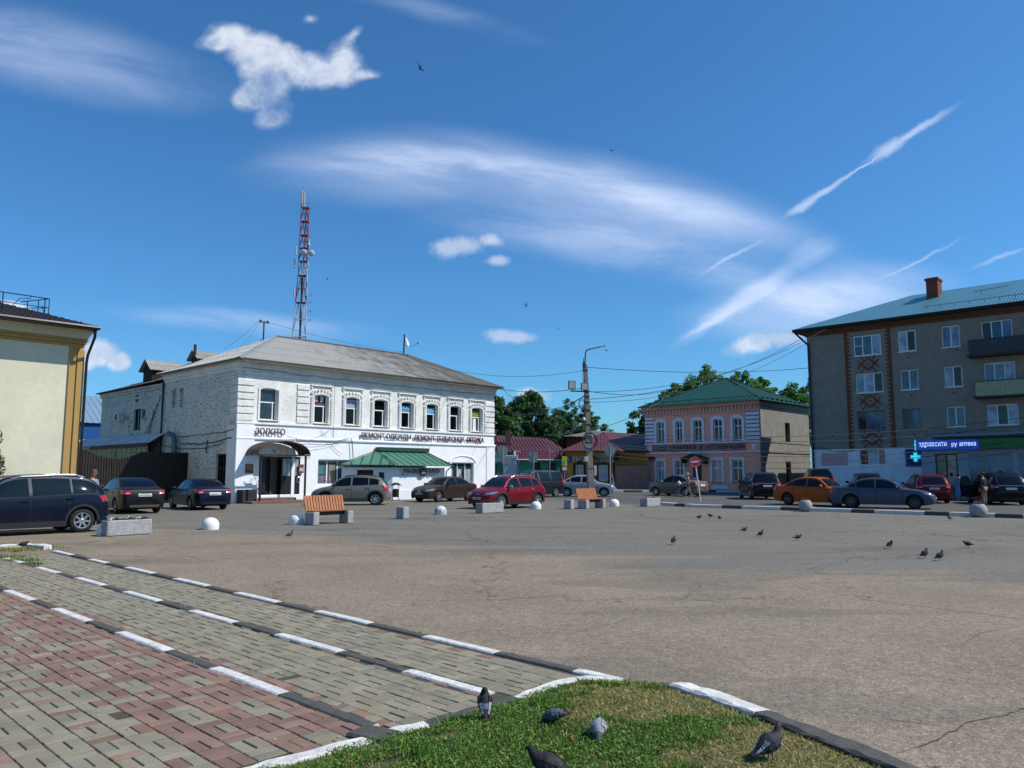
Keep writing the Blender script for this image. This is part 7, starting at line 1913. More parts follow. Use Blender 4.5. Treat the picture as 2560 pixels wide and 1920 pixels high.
# ---- road signs
zinc = M('sign_back', '#8f9496', .45, metal=.4, var=.12); pstm = M('sign_post', '#8b8e90', .5, metal=.3); redp = M('sign_red', '#d02a30', .5); whp = M('sign_white', '#cfd0cf', .45); yel = M('sign_yellow_green', '#b9cc1e', .45, emit=0)
def signpost(name, label, base, top, group=None):
    r = thing(name, label, 'road sign', (base[0], base[1], 0)); b = Vector((0, 0, -.1)); t_ = Vector((top[0]-base[0], top[1]-base[1], top[2])); MB().tube([b, t_], .038, 8).build('post', pstm, r); return r, t_
bs_ = gp(1752, 1254); tp_ = at(1736, 1143, bs_[1])
r, t_ = signpost('no_entry_sign', 'round red no entry sign with white bar on a leaning white post', bs_, tp_)
lean = math.atan2(tp_[0]-bs_[0], tp_[2]); Md = Tm(t_.x+.01, -.05, t_.z-.27, 0, 0, lean)
MB().lathe([(0, 0), (.30, 0), (.30, .03), (0, .03)], 28, Md @ Matrix.Rotation(PI/2, 4, 'X')).build('disc', redp, r); MB().box(-.21, .21, -.04, -.033, -.05, .05, Md).build('white_bar', whp, r)
m = MB(); m.lathe([(.285, .0305), (.285, .034), (.30, .034), (.30, .0305)], 28, Md @ Matrix.Rotation(PI/2, 4, 'X'), closed=True); m.build('rim', whp, r)
[c for c in r.children if c.name.startswith('post')][0].data.materials[0] = whp
def backsign(name, label, px, pyb, pyt, shape, Z=None, sz=.30, w=None, h=None, lean_px=0, pyc=None):
    b = gp(px, pyb) if Z is None else (at(px, 1180, Z)[0], Z); t2 = at(px+lean_px, pyt, b[1]); r, t_ = signpost(name, label, b, t2)
    c = at(px+lean_px, pyc, b[1]); zc = c[2]; xc = c[0]-b[0]
    if shape == 'disc': MB().lathe([(0, 0), (sz, 0), (sz, .03), (0, .03)], 24, Tm(xc, .05, zc, rx=PI/2)).build('disc', zinc, r)
    if shape == 'two': MB().bbox(xc-w-.02, xc-.02, .03, .05, zc-h/2, zc+h/2, .004).build('panel', zinc, r); MB().bbox(xc+.02, xc+w*.85, .05, .07, zc-h/2+.01, zc+h/2, .004, None).build('panel', zinc, r)
    return r, zc
backsign('road_sign', 'back of a large round sign on a tall thin post right of the lamp pole', 1526, 1256, 1112, 'disc', sz=.31, pyc=1127, lean_px=-1)
backsign('road_sign', 'pair of rectangular grey sign backs on a pale post behind the red crossover', 1334, 0, 1129, 'two', Z=52, w=.30, h=.70, pyc=1143)
r, zc = backsign('road_sign', 'back of a round sign with a small plate at the corner of the white building', 1262, 0, 1115, 'disc', Z=60, sz=.42, pyc=1128, lean_px=-5)
MB().bbox(-.25, .5, .03, .05, zc-1.0, zc-.45, .004).build('lower_plate', zinc, r)
r, zc = signpost('street_pole', 'plain thin grey pole in front of the turquoise shop', (at(1374, 1180, 66)[0], 66), (at(1374, 1118, 66)[0], 66, at(1374, 1118, 66)[2]))
b_ = (at(1411, 1180, 62)[0], 62); r, t_ = signpost('crossing_sign', 'bright yellow green pedestrian crossing sign over a small white plate', b_, (b_[0], 62, 2.8))
MB().bbox(-.20, .20, -.07, -.04, 2.2, 2.95, .01).build('board', yel, r); MB().bbox(-.18, .18, -.07, -.04, 1.85, 2.12, .01).build('small_plate', whp, r)
MB().prism([(-.13, 2.3), (.13, 2.3), (0, 2.78)], .01, Tm(0, -.085, 0)).build('triangle', whp, r); MB().tube([(0, -.09, 2.62), (0, -.09, 2.48), (-.05, -.09, 2.34)], .02, 4).tube([(0, -.09, 2.48), (.05, -.09, 2.34)], .02, 4).tube([(-.05, -.09, 2.52), (.05, -.09, 2.55)], .015, 4).build('pedestrian_symbol', inkm, r)
# ---- lattice mast
tw = thing('lattice_mast', 'tall red and white steel lattice radio mast with antennas rising behind the white building', 'radio mast', (-28, 100, 0))
rs, wsm = M('mast_red', '#8c4038', .8, var=.25), M('mast_white', '#b5b0ae', .8, var=.2)
lev = [8, 14, 19.4, 24.0, 27.7, 29.6, 31.4, 33.2, 35.1, 37.0]
def leg(i, z):
    t = min(1, (z-8)/19.7); lx = -1.55*(1-t)-.40*t-.2*(1-t) if True else 0
    tt = max(0, (z-27.7)/9.3)
    x_l = -1.6+(-.38+1.6)*t+.15*tt; x_r = 1.05+(.75-1.05)*t+.04*tt; y_b = 1.1*(1-t)+.5*t
    return [(x_l, -.3, z), (x_r, -.3, z), ((x_l+x_r)/2-.1, y_b, z)][i]
mr, mw = MB(), MB()
for k in range(len(lev)-1):
    z0, z1 = lev[k], lev[k+1]; mb = mw if k in (2, 4) else mr
    for i in range(3):
        mb.tube([leg(i, z0), leg(i, z1)], .065, 5); mb.tube([leg(i, z0), leg((i+1) % 3, z0)], .04, 4)
        a, b = Vector(leg(i, z0)), Vector(leg((i+1) % 3, z0)); c = (Vector(leg(i, z1))+Vector(leg((i+1) % 3, z1)))/2; mb.tube([a, c], .035, 4); mb.tube([b, c], .035, 4)
        zm = (z0+z1)/2; mb.tube([leg(i, zm), leg((i+1) % 3, zm)], .03, 4)
for z in lev[3:]: mr.box(leg(0, z)[0], leg(1, z)[0], -.3, .6, z-.06, z)
mr.build('red_lattice', rs, tw); mw.build('white_lattice', wsm, tw)
MB().tube([(-.1, .1, 6), (.1, .1, 27.5)], .13, 6).build('cable_ladder', M('mast_cable', '#2c2526', .7), tw)
an_w = M('antenna_white', '#b5b8bb', .5)
m = MB(); m.bbox(-.40, -.12, -.25, .0, 37.1, 39.3, .03); m.bbox(-.10, .16, -.15, .05, 37.2, 39.2, .03); m.build('top_antenna', an_w, tw); MB().tube([(-.05, 0, 39.2), (-.05, 0, 39.9)], .02, 4).build('lightning_rod', rs, tw)
for (x, z) in ((.95, 32.0), (.9, 29.4), (-.75, 31.0), (-.85, 29.2), (-.8, 25.2), (.85, 25.4), (.85, 27.2)): MB().bbox(x-.09, x+.09, -.5, -.3, z-.6, z+.6, .02).build('panel_antenna', an_w, tw)
for (x, z, s) in ((1.35, 30.6, .42), (.35, 30.75, .42), (.98, 31.7, .2)): MB().lathe([(0, .2), (s*.6, .17), (s, .05), (s, -.12), (0, -.14)], 14, Tm(x, -.55, z, rx=PI/2)).build('dish_antenna', an_w, tw, smooth=40)
m = MB()
for z in (16.2, 17.4, 21.6, 22.8, 24.0, 25.0): m.tube([(1.0, -.3, z), (1.45, -.3, z)], .03, 4); m.tube([(1.45, -.3, z-.25), (1.45, -.3, z+.25)], .03, 4)
m.build('dipole', rs, tw)
MB().tube([leg(0, 37)[:2]+(37.6,), leg(0, 37)], .03, 4).tube([leg(1, 37)[:2]+(37.7,), leg(1, 37)], .03, 4).tube([leg(0, 37)[:2]+(37.5,), leg(1, 37)[:2]+(37.5,)], .025, 4).build('top_rail', rs, tw)
# ---- overhead wires
wm_ = M('wire_dark', '#3d3d42', .8)
def wire(a, b, sag, r=.017, label='', n=18):
    a, b = Vector(a), Vector(b); mid = (a+b)/2; pts = []
    for k in range(n+1):
        t = k/n; p = a.lerp(b, t)-mid; p.z -= sag*4*t*(1-t); pts.append(p)
    o = MB().tube(pts, r*.88, 4).build('overhead_wire', wm_); o.location = mid; tag(o, label, 'wire', 'overhead wires'); return o
def pz(z, dx_=0, dy_=0): return (px0+xz(z)*math.cos(R(12))+dx_, py0+dy_, z)
LBL = 'thin dark overhead wire strung from the concrete lamp pole'
wire(pz(8.2), at(2030, 919, 60), .35, .022, 'thicker wire from the pole top running right to the apartment block')
wire(pz(6.65, .1), at(2080, 812, 58), 1.3, .02, LBL+' up to the right')
wire(pz(6.2, .15), at(2007, 845, 60.2), 1.0, .022, 'wire from the pole to the upper corner of the apartment block')
wire(pz(6.0, .15), at(2010, 862, 60.2), 1.1, .016, 'lower wire from the pole to the upper corner of the apartment block')
wire(pz(6.7, .1), at(1658, 978, 76), .3, .024, 'wire from the pole down to the museum roof')
wire(pz(4.2, .1), at(1700, 966, 74), .5, .024, 'wire rising from the pole to the museum roof edge')
for k, (z, yy_, ex_) in enumerate(((4.15, 1052, 2600), (4.05, 1068, 2600), (3.5, 1086, 2600), (3.4, 1099, 2600), (3.1, 1106, 2600), (2.9, 1118, 2600))):
    wire(pz(z, .1), at(2700, yy_-30+k*2, 50), .9+.1*k, .018, '%s of the six wires crossing the museum front to the apartment block' % ('first', 'second', 'third', 'fourth', 'fifth', 'lowest')[k], 24)
for k, (z, sx_, sy_, Zs, sg) in enumerate(((6.45, 1250, 966, 59, 1.3), (6.4, 1235, 1012, 62, 1.0), (5.9, 1330, 1010, 90, .5), (5.85, 1255, 1060, 85, .6), (6.9, 1020, 887, 58, 1.2), (4.3, 1252, 1005, 80, .4), (3.9, 1390, 1075, 110, .3), (4.4, 1300, 1090, 110, .3))):
    wire(pz(z, -.1), at(sx_, sy_, Zs), sg, .02, '%s wire from the pole leading left behind the white building' % ('topmost slack', 'second slack', 'third', 'fourth', 'long upper', 'low', 'short low', 'steep low')[k])
wire((at(650, 799, 49.6)), at(1010, 880, 57.4), .25, .012, 'faint wire from the roof mast to the dish post'); wire(at(1010, 888, 57.4), pz(8.0), .9, .014, 'long wire from the dish post to the lamp pole top')
wire(at(648, 800, 49.5), at(560, 872, 47), .15, .012, 'left stay wire of the roof mast'); wire(at(650, 803, 49.5), at(600, 868, 46), .15, .012, 'right stay wire of the roof mast')
# ------------------------------------------------------------------ trees
barkm = M('bark', '#4a3f33', .9, var=.3, bmp=.6); birchb = M('birch_bark', '#b5b1a6', .8, var=.35, scale=4)
def tree(label, loc, crowns, trunk_h, n=9000, sz=.16, cols=('#2f4a1f', '#3b5a26', '#274019'), seed=1, bark=barkm, group='trees beyond the roofs', name='tree', r0=.3):
    r = thing(name, label, 'tree', loc, group=group); rn = random.Random(seed); cs = []
    for (cx, cy, cz, rx, rz) in crowns:
        k = int(26+rx*rz*8.0)
        for _ in range(k):
            a = rn.uniform(0, 2*PI); u = rn.uniform(-1, 1); q = rn.uniform(.55, 1.0)**.5; h = math.sqrt(max(0, 1-u*u))
            cs.append((cx+math.cos(a)*h*rx*q, cy+math.sin(a)*h*rx*q*.8, cz+u*rz*q, rn.uniform(.12, .26)*min(rx, rz)+.22, rn.uniform(.6, .9)))
    leafcrown('crown', leafm, cs, int(n*1.7), sz, seed, r, rr=(.2, 1.0), cols=cols)
    m = MB(); top = max(c[2] for c in crowns); m.tube([(0, 0, -.2), (.1, 0, trunk_h*.5), (rn.uniform(-.2, .2), 0, trunk_h)], [r0, r0*.8, r0*.6], 8)
    for (cx, cy, cz, rx, rz) in crowns:
        for _ in range(5):
            e = (cx+rn.uniform(-.6, .6)*rx, cy+rn.uniform(-.5, .5)*rx, cz+rn.uniform(-.4, .8)*rz); md = ((e[0])*.45, e[1]*.45, trunk_h*.55+e[2]*.45); m.tube([(0, 0, trunk_h*.9), md, e], [r0*.5, r0*.3, r0*.08], 5)
    m.build('trunk', bark, r); return r
DG = ('#34562a', '#3f652e', '#2b4820', '#4c7238'); MG = ('#3d6228', '#4a6f30', '#335522'); BG = ('#4c7040', '#5a7f50', '#416338')
tree('dark dense tree right beside the corner of the white building', (.2, 98, 0), [(-3.2, 0, 8.3, 2.4, 3.4), (-1.2, 0, 7.0, 2.2, 3.0)], 3, 9000, .17, DG, 3)
tree('broad dark leafy tree between the white building and the birches', (2.0, 104, 0), [(.0, 0, 8.6, 2.6, 3.8), (2.2, 0, 6.6, 2.2, 2.8), (-1.6, 0, 8.0, 2.2, 3.0), (.6, 0, 11.0, 1.3, 1.6)], 3, 14000, .17, DG, 4)
tree('pale stemmed birch left of the lamp pole', (6.5, 106, 0), [(0, 0, 7.2, 2.0, 3.0), (1.4, 0, 9.4, 1.1, 2.6), (-1.6, 0, 7.4, 1.3, 2.2), (1.9, 0, 6.6, 1.5, 2.4)], 4, 8000, .13, BG, 5, birchb, name='birch_tree', r0=.2)
tree('second birch just behind the lamp pole', (10.2, 108, 0), [(-.6, 0, 7.6, 1.3, 2.2), (.3, 0, 9.6, .8, 1.6), (1.6, 0, 7.2, 1.7, 2.2), (3.0, 0, 6.4, 1.2, 1.4)], 4, 7000, .13, BG, 6, birchb, name='birch_tree', r0=.2)
tree('small tree showing to the left of the pink museum', (17.2, 96, 0), [(-1.0, 0, 7.4, 1.6, 1.9), (-.4, 0, 5.6, 1.4, 1.4), (.5, 0, 8.0, 1.5, 2.0)], 3, 6000, .16, MG, 7)
for k, (px_, py_, rx, rz, lab) in enumerate(((1685, 985, 2.0, 2.0, 'low bright green tree over the left slope of the museum roof'), (1765, 945, 2.6, 2.6, 'taller bright green tree behind the museum roof peak, left part'), (1850, 955, 2.6, 2.4, 'bright green tree behind the museum roof peak, right part'), (1905, 955, 1.3, 2.2, 'thin loose-branched tree over the right museum roof slope'), (1975, 990, 2.6, 2.8, 'bright green tree filling the gap before the apartment block'), (2030, 965, 1.5, 2.6, 'bright green tree partly hidden by the apartment block corner'))):
    X_, Y_, Z_ = at(px_, py_, 102+k*1.5); tree(lab, (X_, Y_, 0), [(0, 0, Z_-rz*.7, rx*1.15, rz), (-rx*.8, 0, Z_-rz*1.4, rx, rz), (rx*.9, 0, Z_-rz*1.3, rx, rz)]+([(0.3, 0, Z_+rz*.2, rx*.4, rz*.5)] if k != 3 else []), 4, 9000 if k != 3 else 4000, .16, ('#4c7a2c', '#5c8c36', '#3f6a24'), 10+k)
# ------------------------------------------------------------------ pigeons
def pigeon(label, loc, head_deg, pose='stand', cols=None, s=1.0, lift=0.0):
    """one continuous body lofted along its spine; +x is the beak direction"""
    c = dict(body='#26272c', wing='#2b2c31', neck='#1e2a2c', tail='#18191d', rump='#34353a'); c.update(cols or {})
    if pose == 'stand': sp = [(-.195, .075, .008, .022), (-.15, .085, .010, .030), (-.10, .10, .026, .040), (-.05, .125, .048, .056), (0, .15, .060, .064), (.045, .17, .055, .060), (.075, .20, .038, .042), (.088, .235, .026, .028), (.094, .262, .024, .025), (.104, .280, .022, .022), (.122, .281, .012, .012), (.136, .276, .005, .005), (.145, .273, .001, .001)]
    elif pose == 'walk': sp = [(-.20, .12, .008, .022), (-.15, .12, .010, .030), (-.10, .125, .026, .040), (-.05, .135, .048, .056), (0, .145, .060, .064), (.05, .15, .055, .060), (.09, .17, .038, .042), (.115, .195, .026, .028), (.13, .215, .024, .025), (.145, .225, .022, .022), (.163, .222, .012, .012), (.177, .216, .005, .005), (.186, .213, .001, .001)]
    elif pose == 'peck': sp = [(-.19, .17, .008, .022), (-.15, .165, .012, .032), (-.10, .16, .028, .040), (-.05, .155, .048, .056), (0, .145, .060, .064), (.05, .125, .055, .058), (.09, .10, .038, .040), (.115, .072, .027, .028), (.128, .05, .024, .025), (.138, .034, .021, .021), (.143, .018, .011, .011), (.146, .008, .005, .005), (.147, .002, .001, .001)]
    elif pose == 'preen': sp = [(-.10, .05, .008, .030), (-.085, .09, .012, .034), (-.06, .13, .030, .044), (-.03, .17, .048, .056), (0, .21, .058, .062), (.025, .25, .050, .056), (.035, .285, .036, .040), (.03, .31, .027, .030), (.015, .325, .026, .027), (-.008, .325, .023, .023), (-.02, .315, .012, .012), (-.026, .305, .005, .005), (-.03, .30, .001, .001)]
    elif pose == 'sit': sp = [(-.18, .05, .008, .024), (-.14, .05, .012, .032), (-.09, .055, .030, .046), (-.04, .065, .050, .062), (.01, .075, .058, .068), (.05, .085, .052, .060), (.08, .10, .036, .042), (.095, .12, .026, .028), (.105, .135, .024, .025), (.118, .143, .021, .021), (.135, .140, .012, .012), (.15, .135, .005, .005), (.16, .132, .001, .001)]
    sp = [(a, b, rz_*(1.22 if 1 < i < 8 else 1.1), ry_*(1.22 if 1 < i < 8 else 1.1)) for i, (a, b, rz_, ry_) in enumerate(sp)]; s *= .62
    N = 12; m = MB(); pts = [Vector((a, 0, b)) for a, b, _, _ in sp]; rings = []
    for i, (a, b, rz_, ry_) in enumerate(sp):
        d = (pts[min(i+1, len(pts)-1)]-pts[max(i-1, 0)]).normalized(); up = Vector((-d.z, 0, d.x)); 
        if up.z < 0 and pose != 'preen': up = -up
        rings.append([pts[i]+up*math.sin(2*PI*k/N)*rz_+Vector((0, 1, 0))*math.cos(2*PI*k/N)*ry_ for k in range(N)])
    def col(i, k):
        sn = math.sin(2*PI*(k+.5)/N)
        if i >= 9: return c.get('beak', '#2c2a28') if i >= 10 else c['neck']
        if i >= 6: return c['neck']
        if i <= 1: return c['tail']
        if i == 2: return c['rump'] if sn > .3 else c['tail']
        return c['wing'] if sn > -.1 else c['body']
    vs = [v for r_ in rings for v in r_]; F = []
    for i in range(len(rings)-1):
        for k in range(N): F.append((i*N+k, i*N+(k+1) % N, (i+1)*N+(k+1) % N, (i+1)*N+k)); 
    n0 = len(m.v); m.v += [tuple(v) for v in vs]
    for idx, f in enumerate(F): m.f.append(tuple(n0+i for i in f)); m.c.append(shade_c(lin(col(idx//N, idx % N)), 1.0))
    m.f.append(tuple(range(N))[::-1]); m.c.append(lin(c['tail']))
    o = m.build('pigeon', attr_mat('feathers', .75, .25, 30, .3, 220, .3), smooth=60)
    fr_ = 3 if pose != 'preen' else 2
    # folded wings with darker bars
    for sg in (1, -1):
        w = MB(); P = [Vector(rings[5][0])]; 
        base = [pts[2], pts[3], pts[4], pts[5]]
        L_ = [(pts[5], .9, .3), (pts[4], 1.05, .55), (pts[3], 1.08, .62), (pts[2], 1.1, .5), (pts[1], 1.0, .35), (pts[0]+(pts[0]-pts[1])*.0, .7, .2)]
        strip = []
        for q, (p, k1, k2) in enumerate(L_):
            i = (5, 4, 3, 2, 1, 0)[q]; rz_, ry_ = sp[i][2], sp[i][3]; d = (pts[min(i+1, 12)]-pts[max(i-1, 0)]).normalized(); up = Vector((-d.z, 0, d.x)); up = -up if (up.z < 0 and pose != 'preen') else up
            strip.append([p+up*rz_*math.sin(a)*1.10+Vector((0, sg*ry_*math.cos(a)*1.12+sg*.003, 0)) for a in (-.45, .1, .6, 1.15)])
        rw_ = random.Random(int(abs(loc[0])*100)+(sg > 0)); NA, NB = 20, 9
        def S_(u, v):
            u = u*5; v = v*3; a, b = min(int(u), 4), min(int(v), 2); fu, fv = u-a, v-b
            return (strip[a][b]*(1-fu)+strip[a+1][b]*fu)*(1-fv)+(strip[a][b+1]*(1-fu)+strip[a+1][b+1]*fu)*fv
        for q in range(NA):
            for k in range(NB):
                u0, u1, v0, v1 = q/NA, (q+1)/NA, k/NB, (k+1)/NB
                bar = q in (9, 10, 13) and k < 7; tip = q > 15
                w.cur = shade_c(lin(c['wing']), (.35 if bar else (.5 if tip else 1.25))*rw_.uniform(.65, 1.45))
                if c.get('patch') and 7 <= q <= 15 and k >= 6: w.cur = shade_c(lin(c['patch']), rw_.uniform(.8, 1.1))
                fl_ = .0016*((q+k) % 2)
                w.q(S_(u0, v0)+Vector((0, sg*fl_, fl_)), S_(u1, v0)+Vector((0, sg*fl_, 0)), S_(u1, v1)+Vector((0, sg*fl_, 0)), S_(u0, v1)+Vector((0, sg*fl_, fl_)))
        w.build('wing', attr_mat('feathers', .75, .25, 30, .3, 220, .3), o, smooth=True)
    if pose != 'sit':
        for sg in (1, -1):
            lx = .0 if pose != 'preen' else -.01; hz = .10; g = MB(); st_x = sg*.02 if pose == 'walk' else 0
            g.tube([(lx, sg*.022, hz), (lx+.01+st_x, sg*.024, .05), (lx+st_x, sg*.024, .006)], [.011, .005, .004], 5)
            for a in (-.5, 0, .5): g.tube([(lx+st_x, sg*.024, .006), (lx+st_x+.035*math.cos(a), sg*.024+.035*math.sin(a), .003)], .003, 4)
            g.tube([(lx+st_x, sg*.024, .006), (lx+st_x-.018, sg*.024, .003)], .003, 4); g.build('leg', M('pigeon_leg', '#7a3b3a', .7), o)
    o.location = (loc[0], loc[1], lift+(.0)); o.rotation_euler = (0, 0, R(head_deg)); o.scale = (s,)*3; tag(o, label, 'pigeon', 'pigeons on the square'); return o
pg = lambda px, py: gp(px, py)
pigeon('grey pigeon standing on the asphalt left of the near bench', pg(724, 1345), 20, 'stand', dict(wing='#5b616b', body='#3c3f48', neck='#3b3340', patch='#6c727c'), 1.1)
AS = [((1684, 1361), 60, 'stand', 'lone dark pigeon on the asphalt below the striped kerb start'), ((1748, 1299), 15, 'walk', 'pigeon leftmost of the three tiny far ones near the no entry sign post'), ((1776, 1295), 185, 'walk', 'bent dark pigeon between the two other tiny far ones'), ((1799, 1297), 100, 'sit', 'roundest of the three tiny far pigeons near the sign post'),
      ((1860, 1332), 10, 'walk', 'hunched dark pigeon with a pale back patch on the asphalt'), ((1902, 1343), 20, 'stand', 'upright dark pigeon right of the hunched one'), ((1994, 1352), 0, 'walk', 'dark pigeon with white streak on its back, alone in the middle of the flock'),
      ((2225, 1372), -80, 'stand', 'black and white pigeon facing the viewer'), ((2312, 1396), 25, 'stand', 'left one of the close pair of big dark pigeons'), ((2350, 1402), 20, 'stand', 'right one of the close pair of big dark pigeons'), ((2421, 1370), 175, 'walk', 'dark pigeon walking left beyond the close pair'), ((2374, 1301), 110, 'stand', 'small blue grey pigeon just in front of the striped kerb')]
for i, (p, a, ps, lab) in enumerate(AS):
    cc = {}
    if i in (4, 6): cc = dict(patch='#a5a8ac')
    if i == 7: cc = dict(body='#8d8c8c', neck='#1c1c1f')
    if i == 11: cc = dict(wing='#454c5c', body='#3d424e')
    pigeon(lab, pg(*p), a, ps, cc, 1.12 if i not in (7,) else 1.1)
def onlawn(px, py, z=.08): 
    return gp(px, py, z)
pigeon('dark pigeon with a white wing patch preening on the kerb corner beside the lawn', onlawn(1212, 1800, .05), 100, 'preen', dict(patch='#b9bcc2', wing='#26262b', rump='#7d828c', tail='#3d4048', neck='#201f24'), 1.0, .045)
pigeon('grey speckled pigeon pecking on the lawn with its head to the left', onlawn(1385, 1818), 165, 'peck', dict(wing='#4b4f55', body='#2b2d33', neck='#2f3a42', rump='#565a60'), .95, .075)
pigeon('pale grey pigeon pecking head down on the lawn with its tail raised', onlawn(1497, 1850), -100, 'peck', dict(wing='#8d9094', body='#77797d', tail='#a4a7ab', rump='#b5b8bb', neck='#55585e', patch='#b5b5b5'), .95, .075)
pigeon('dark brownish pigeon cut off by the bottom edge of the lawn', gp(1372, 1962, .08), 155, 'walk', dict(wing='#2c2a2c', body='#1e1d20', neck='#211f24'), 1.25, .075)
pigeon('big dark pigeon with a pinkish neck and white wing edge by the dark kerb', onlawn(1925, 1902), 22, 'stand', dict(wing='#33363d', body='#2b2c31', neck='#4a3a40', patch='#9da1a8'), 1.12, .075)
pigeon('dark pigeon resting on the whitewashed kerb at the left edge', gp(58, 1366, .12), 20, 'sit', dict(wing='#2c2e34', body='#22242a'), 1.15, .12)
def swift(px, py, Z, s, label, rot):
    X_, Y_, Z_ = at(px, py, Z); m = MB(); m.tube([(-.1, 0, 0), (-.03, 0, 0), (.05, 0, 0), (.1, 0, 0)], [.004, .025, .028, .006], 6)
    for sg in (1, -1): m.faces([(.04, 0, .01), (.02, sg*.12, .04), (-.06, sg*.24, .02), (-.02, sg*.1, .03), (-.03, 0, .01), (.04, 0, 0), (.02, sg*.12, .03), (-.06, sg*.24, .015), (-.02, sg*.1, .02), (-.03, 0, 0)], [(0, 1, 3, 4), (1, 2, 3), (9, 8, 6, 5), (8, 7, 6)])
    m.faces([(-.08, -.008, 0), (-.08, .008, 0), (-.17, .03, 0), (-.14, 0, 0), (-.17, -.03, 0)], [(0, 1, 2, 3, 4)])
    o = m.build('swift', M('swift_black', '#1a1816', .8), smooth=40); o.location = (X_, Y_, Z_); o.rotation_euler = rot; o.scale = (s,)*3; tag(o, label, 'bird', 'swifts in the sky')
swift(1050, 170, 26, 1.0, 'swift high in the sky right of the fleecy cloud', (.9, .2, 2.0)); swift(1528, 376, 45, 1.0, 'distant swift above the long wispy cloud', (.5, .2, 1.0)); swift(1315, 763, 40, 1.0, 'distant swift between the two small low clouds', (1.0, .3, .3))
swift(1516, 876, 50, 1.0, 'swift just right of the street lamp tip', (.6, .1, .4)); swift(818, 697, 60, 1.0, 'faint swift beside the radio mast', (.2, .8, .7)); swift(1396, 822, 60, 1.0, 'faint swift left above the lamp pole', (.8, .8, .7))
# ------------------------------------------------------------------ people
def skin_mesh(name, joints, edges, mat, parent=None, sub=2):
    """one continuous surface grown round a skeleton of joints (x, y, z, radius[, radius2])"""
    me = bpy.data.meshes.new(name+'_tmp'); me.from_pydata([j[:3] for j in joints], edges, []); o = bpy.data.objects.new(name+'_tmp', me); COL.objects.link(o)
    sk = o.modifiers.new('s', 'SKIN'); sb = o.modifiers.new('u', 'SUBSURF'); sb.levels = sub; sb.render_levels = sub; sk.use_smooth_shade = True
    if not me.skin_vertices: pass
    for i, j in enumerate(joints): me.skin_vertices[0].data[i].radius = (j[3], j[4] if len(j) > 4 else j[3])
    me.skin_vertices[0].data[0].use_root = True
    dg = bpy.context.evaluated_depsgraph_get(); dg.update(); me2 = bpy.data.meshes.new_from_object(o.evaluated_get(dg)); bpy.data.objects.remove(o)
    me2.materials.clear(); me2.materials.append(mat); me2.polygons.foreach_set('use_smooth', [True]*len(me2.polygons)); me2.name = name
    n = bpy.data.objects.new(name, me2); COL.objects.link(n); n.parent = parent; return n
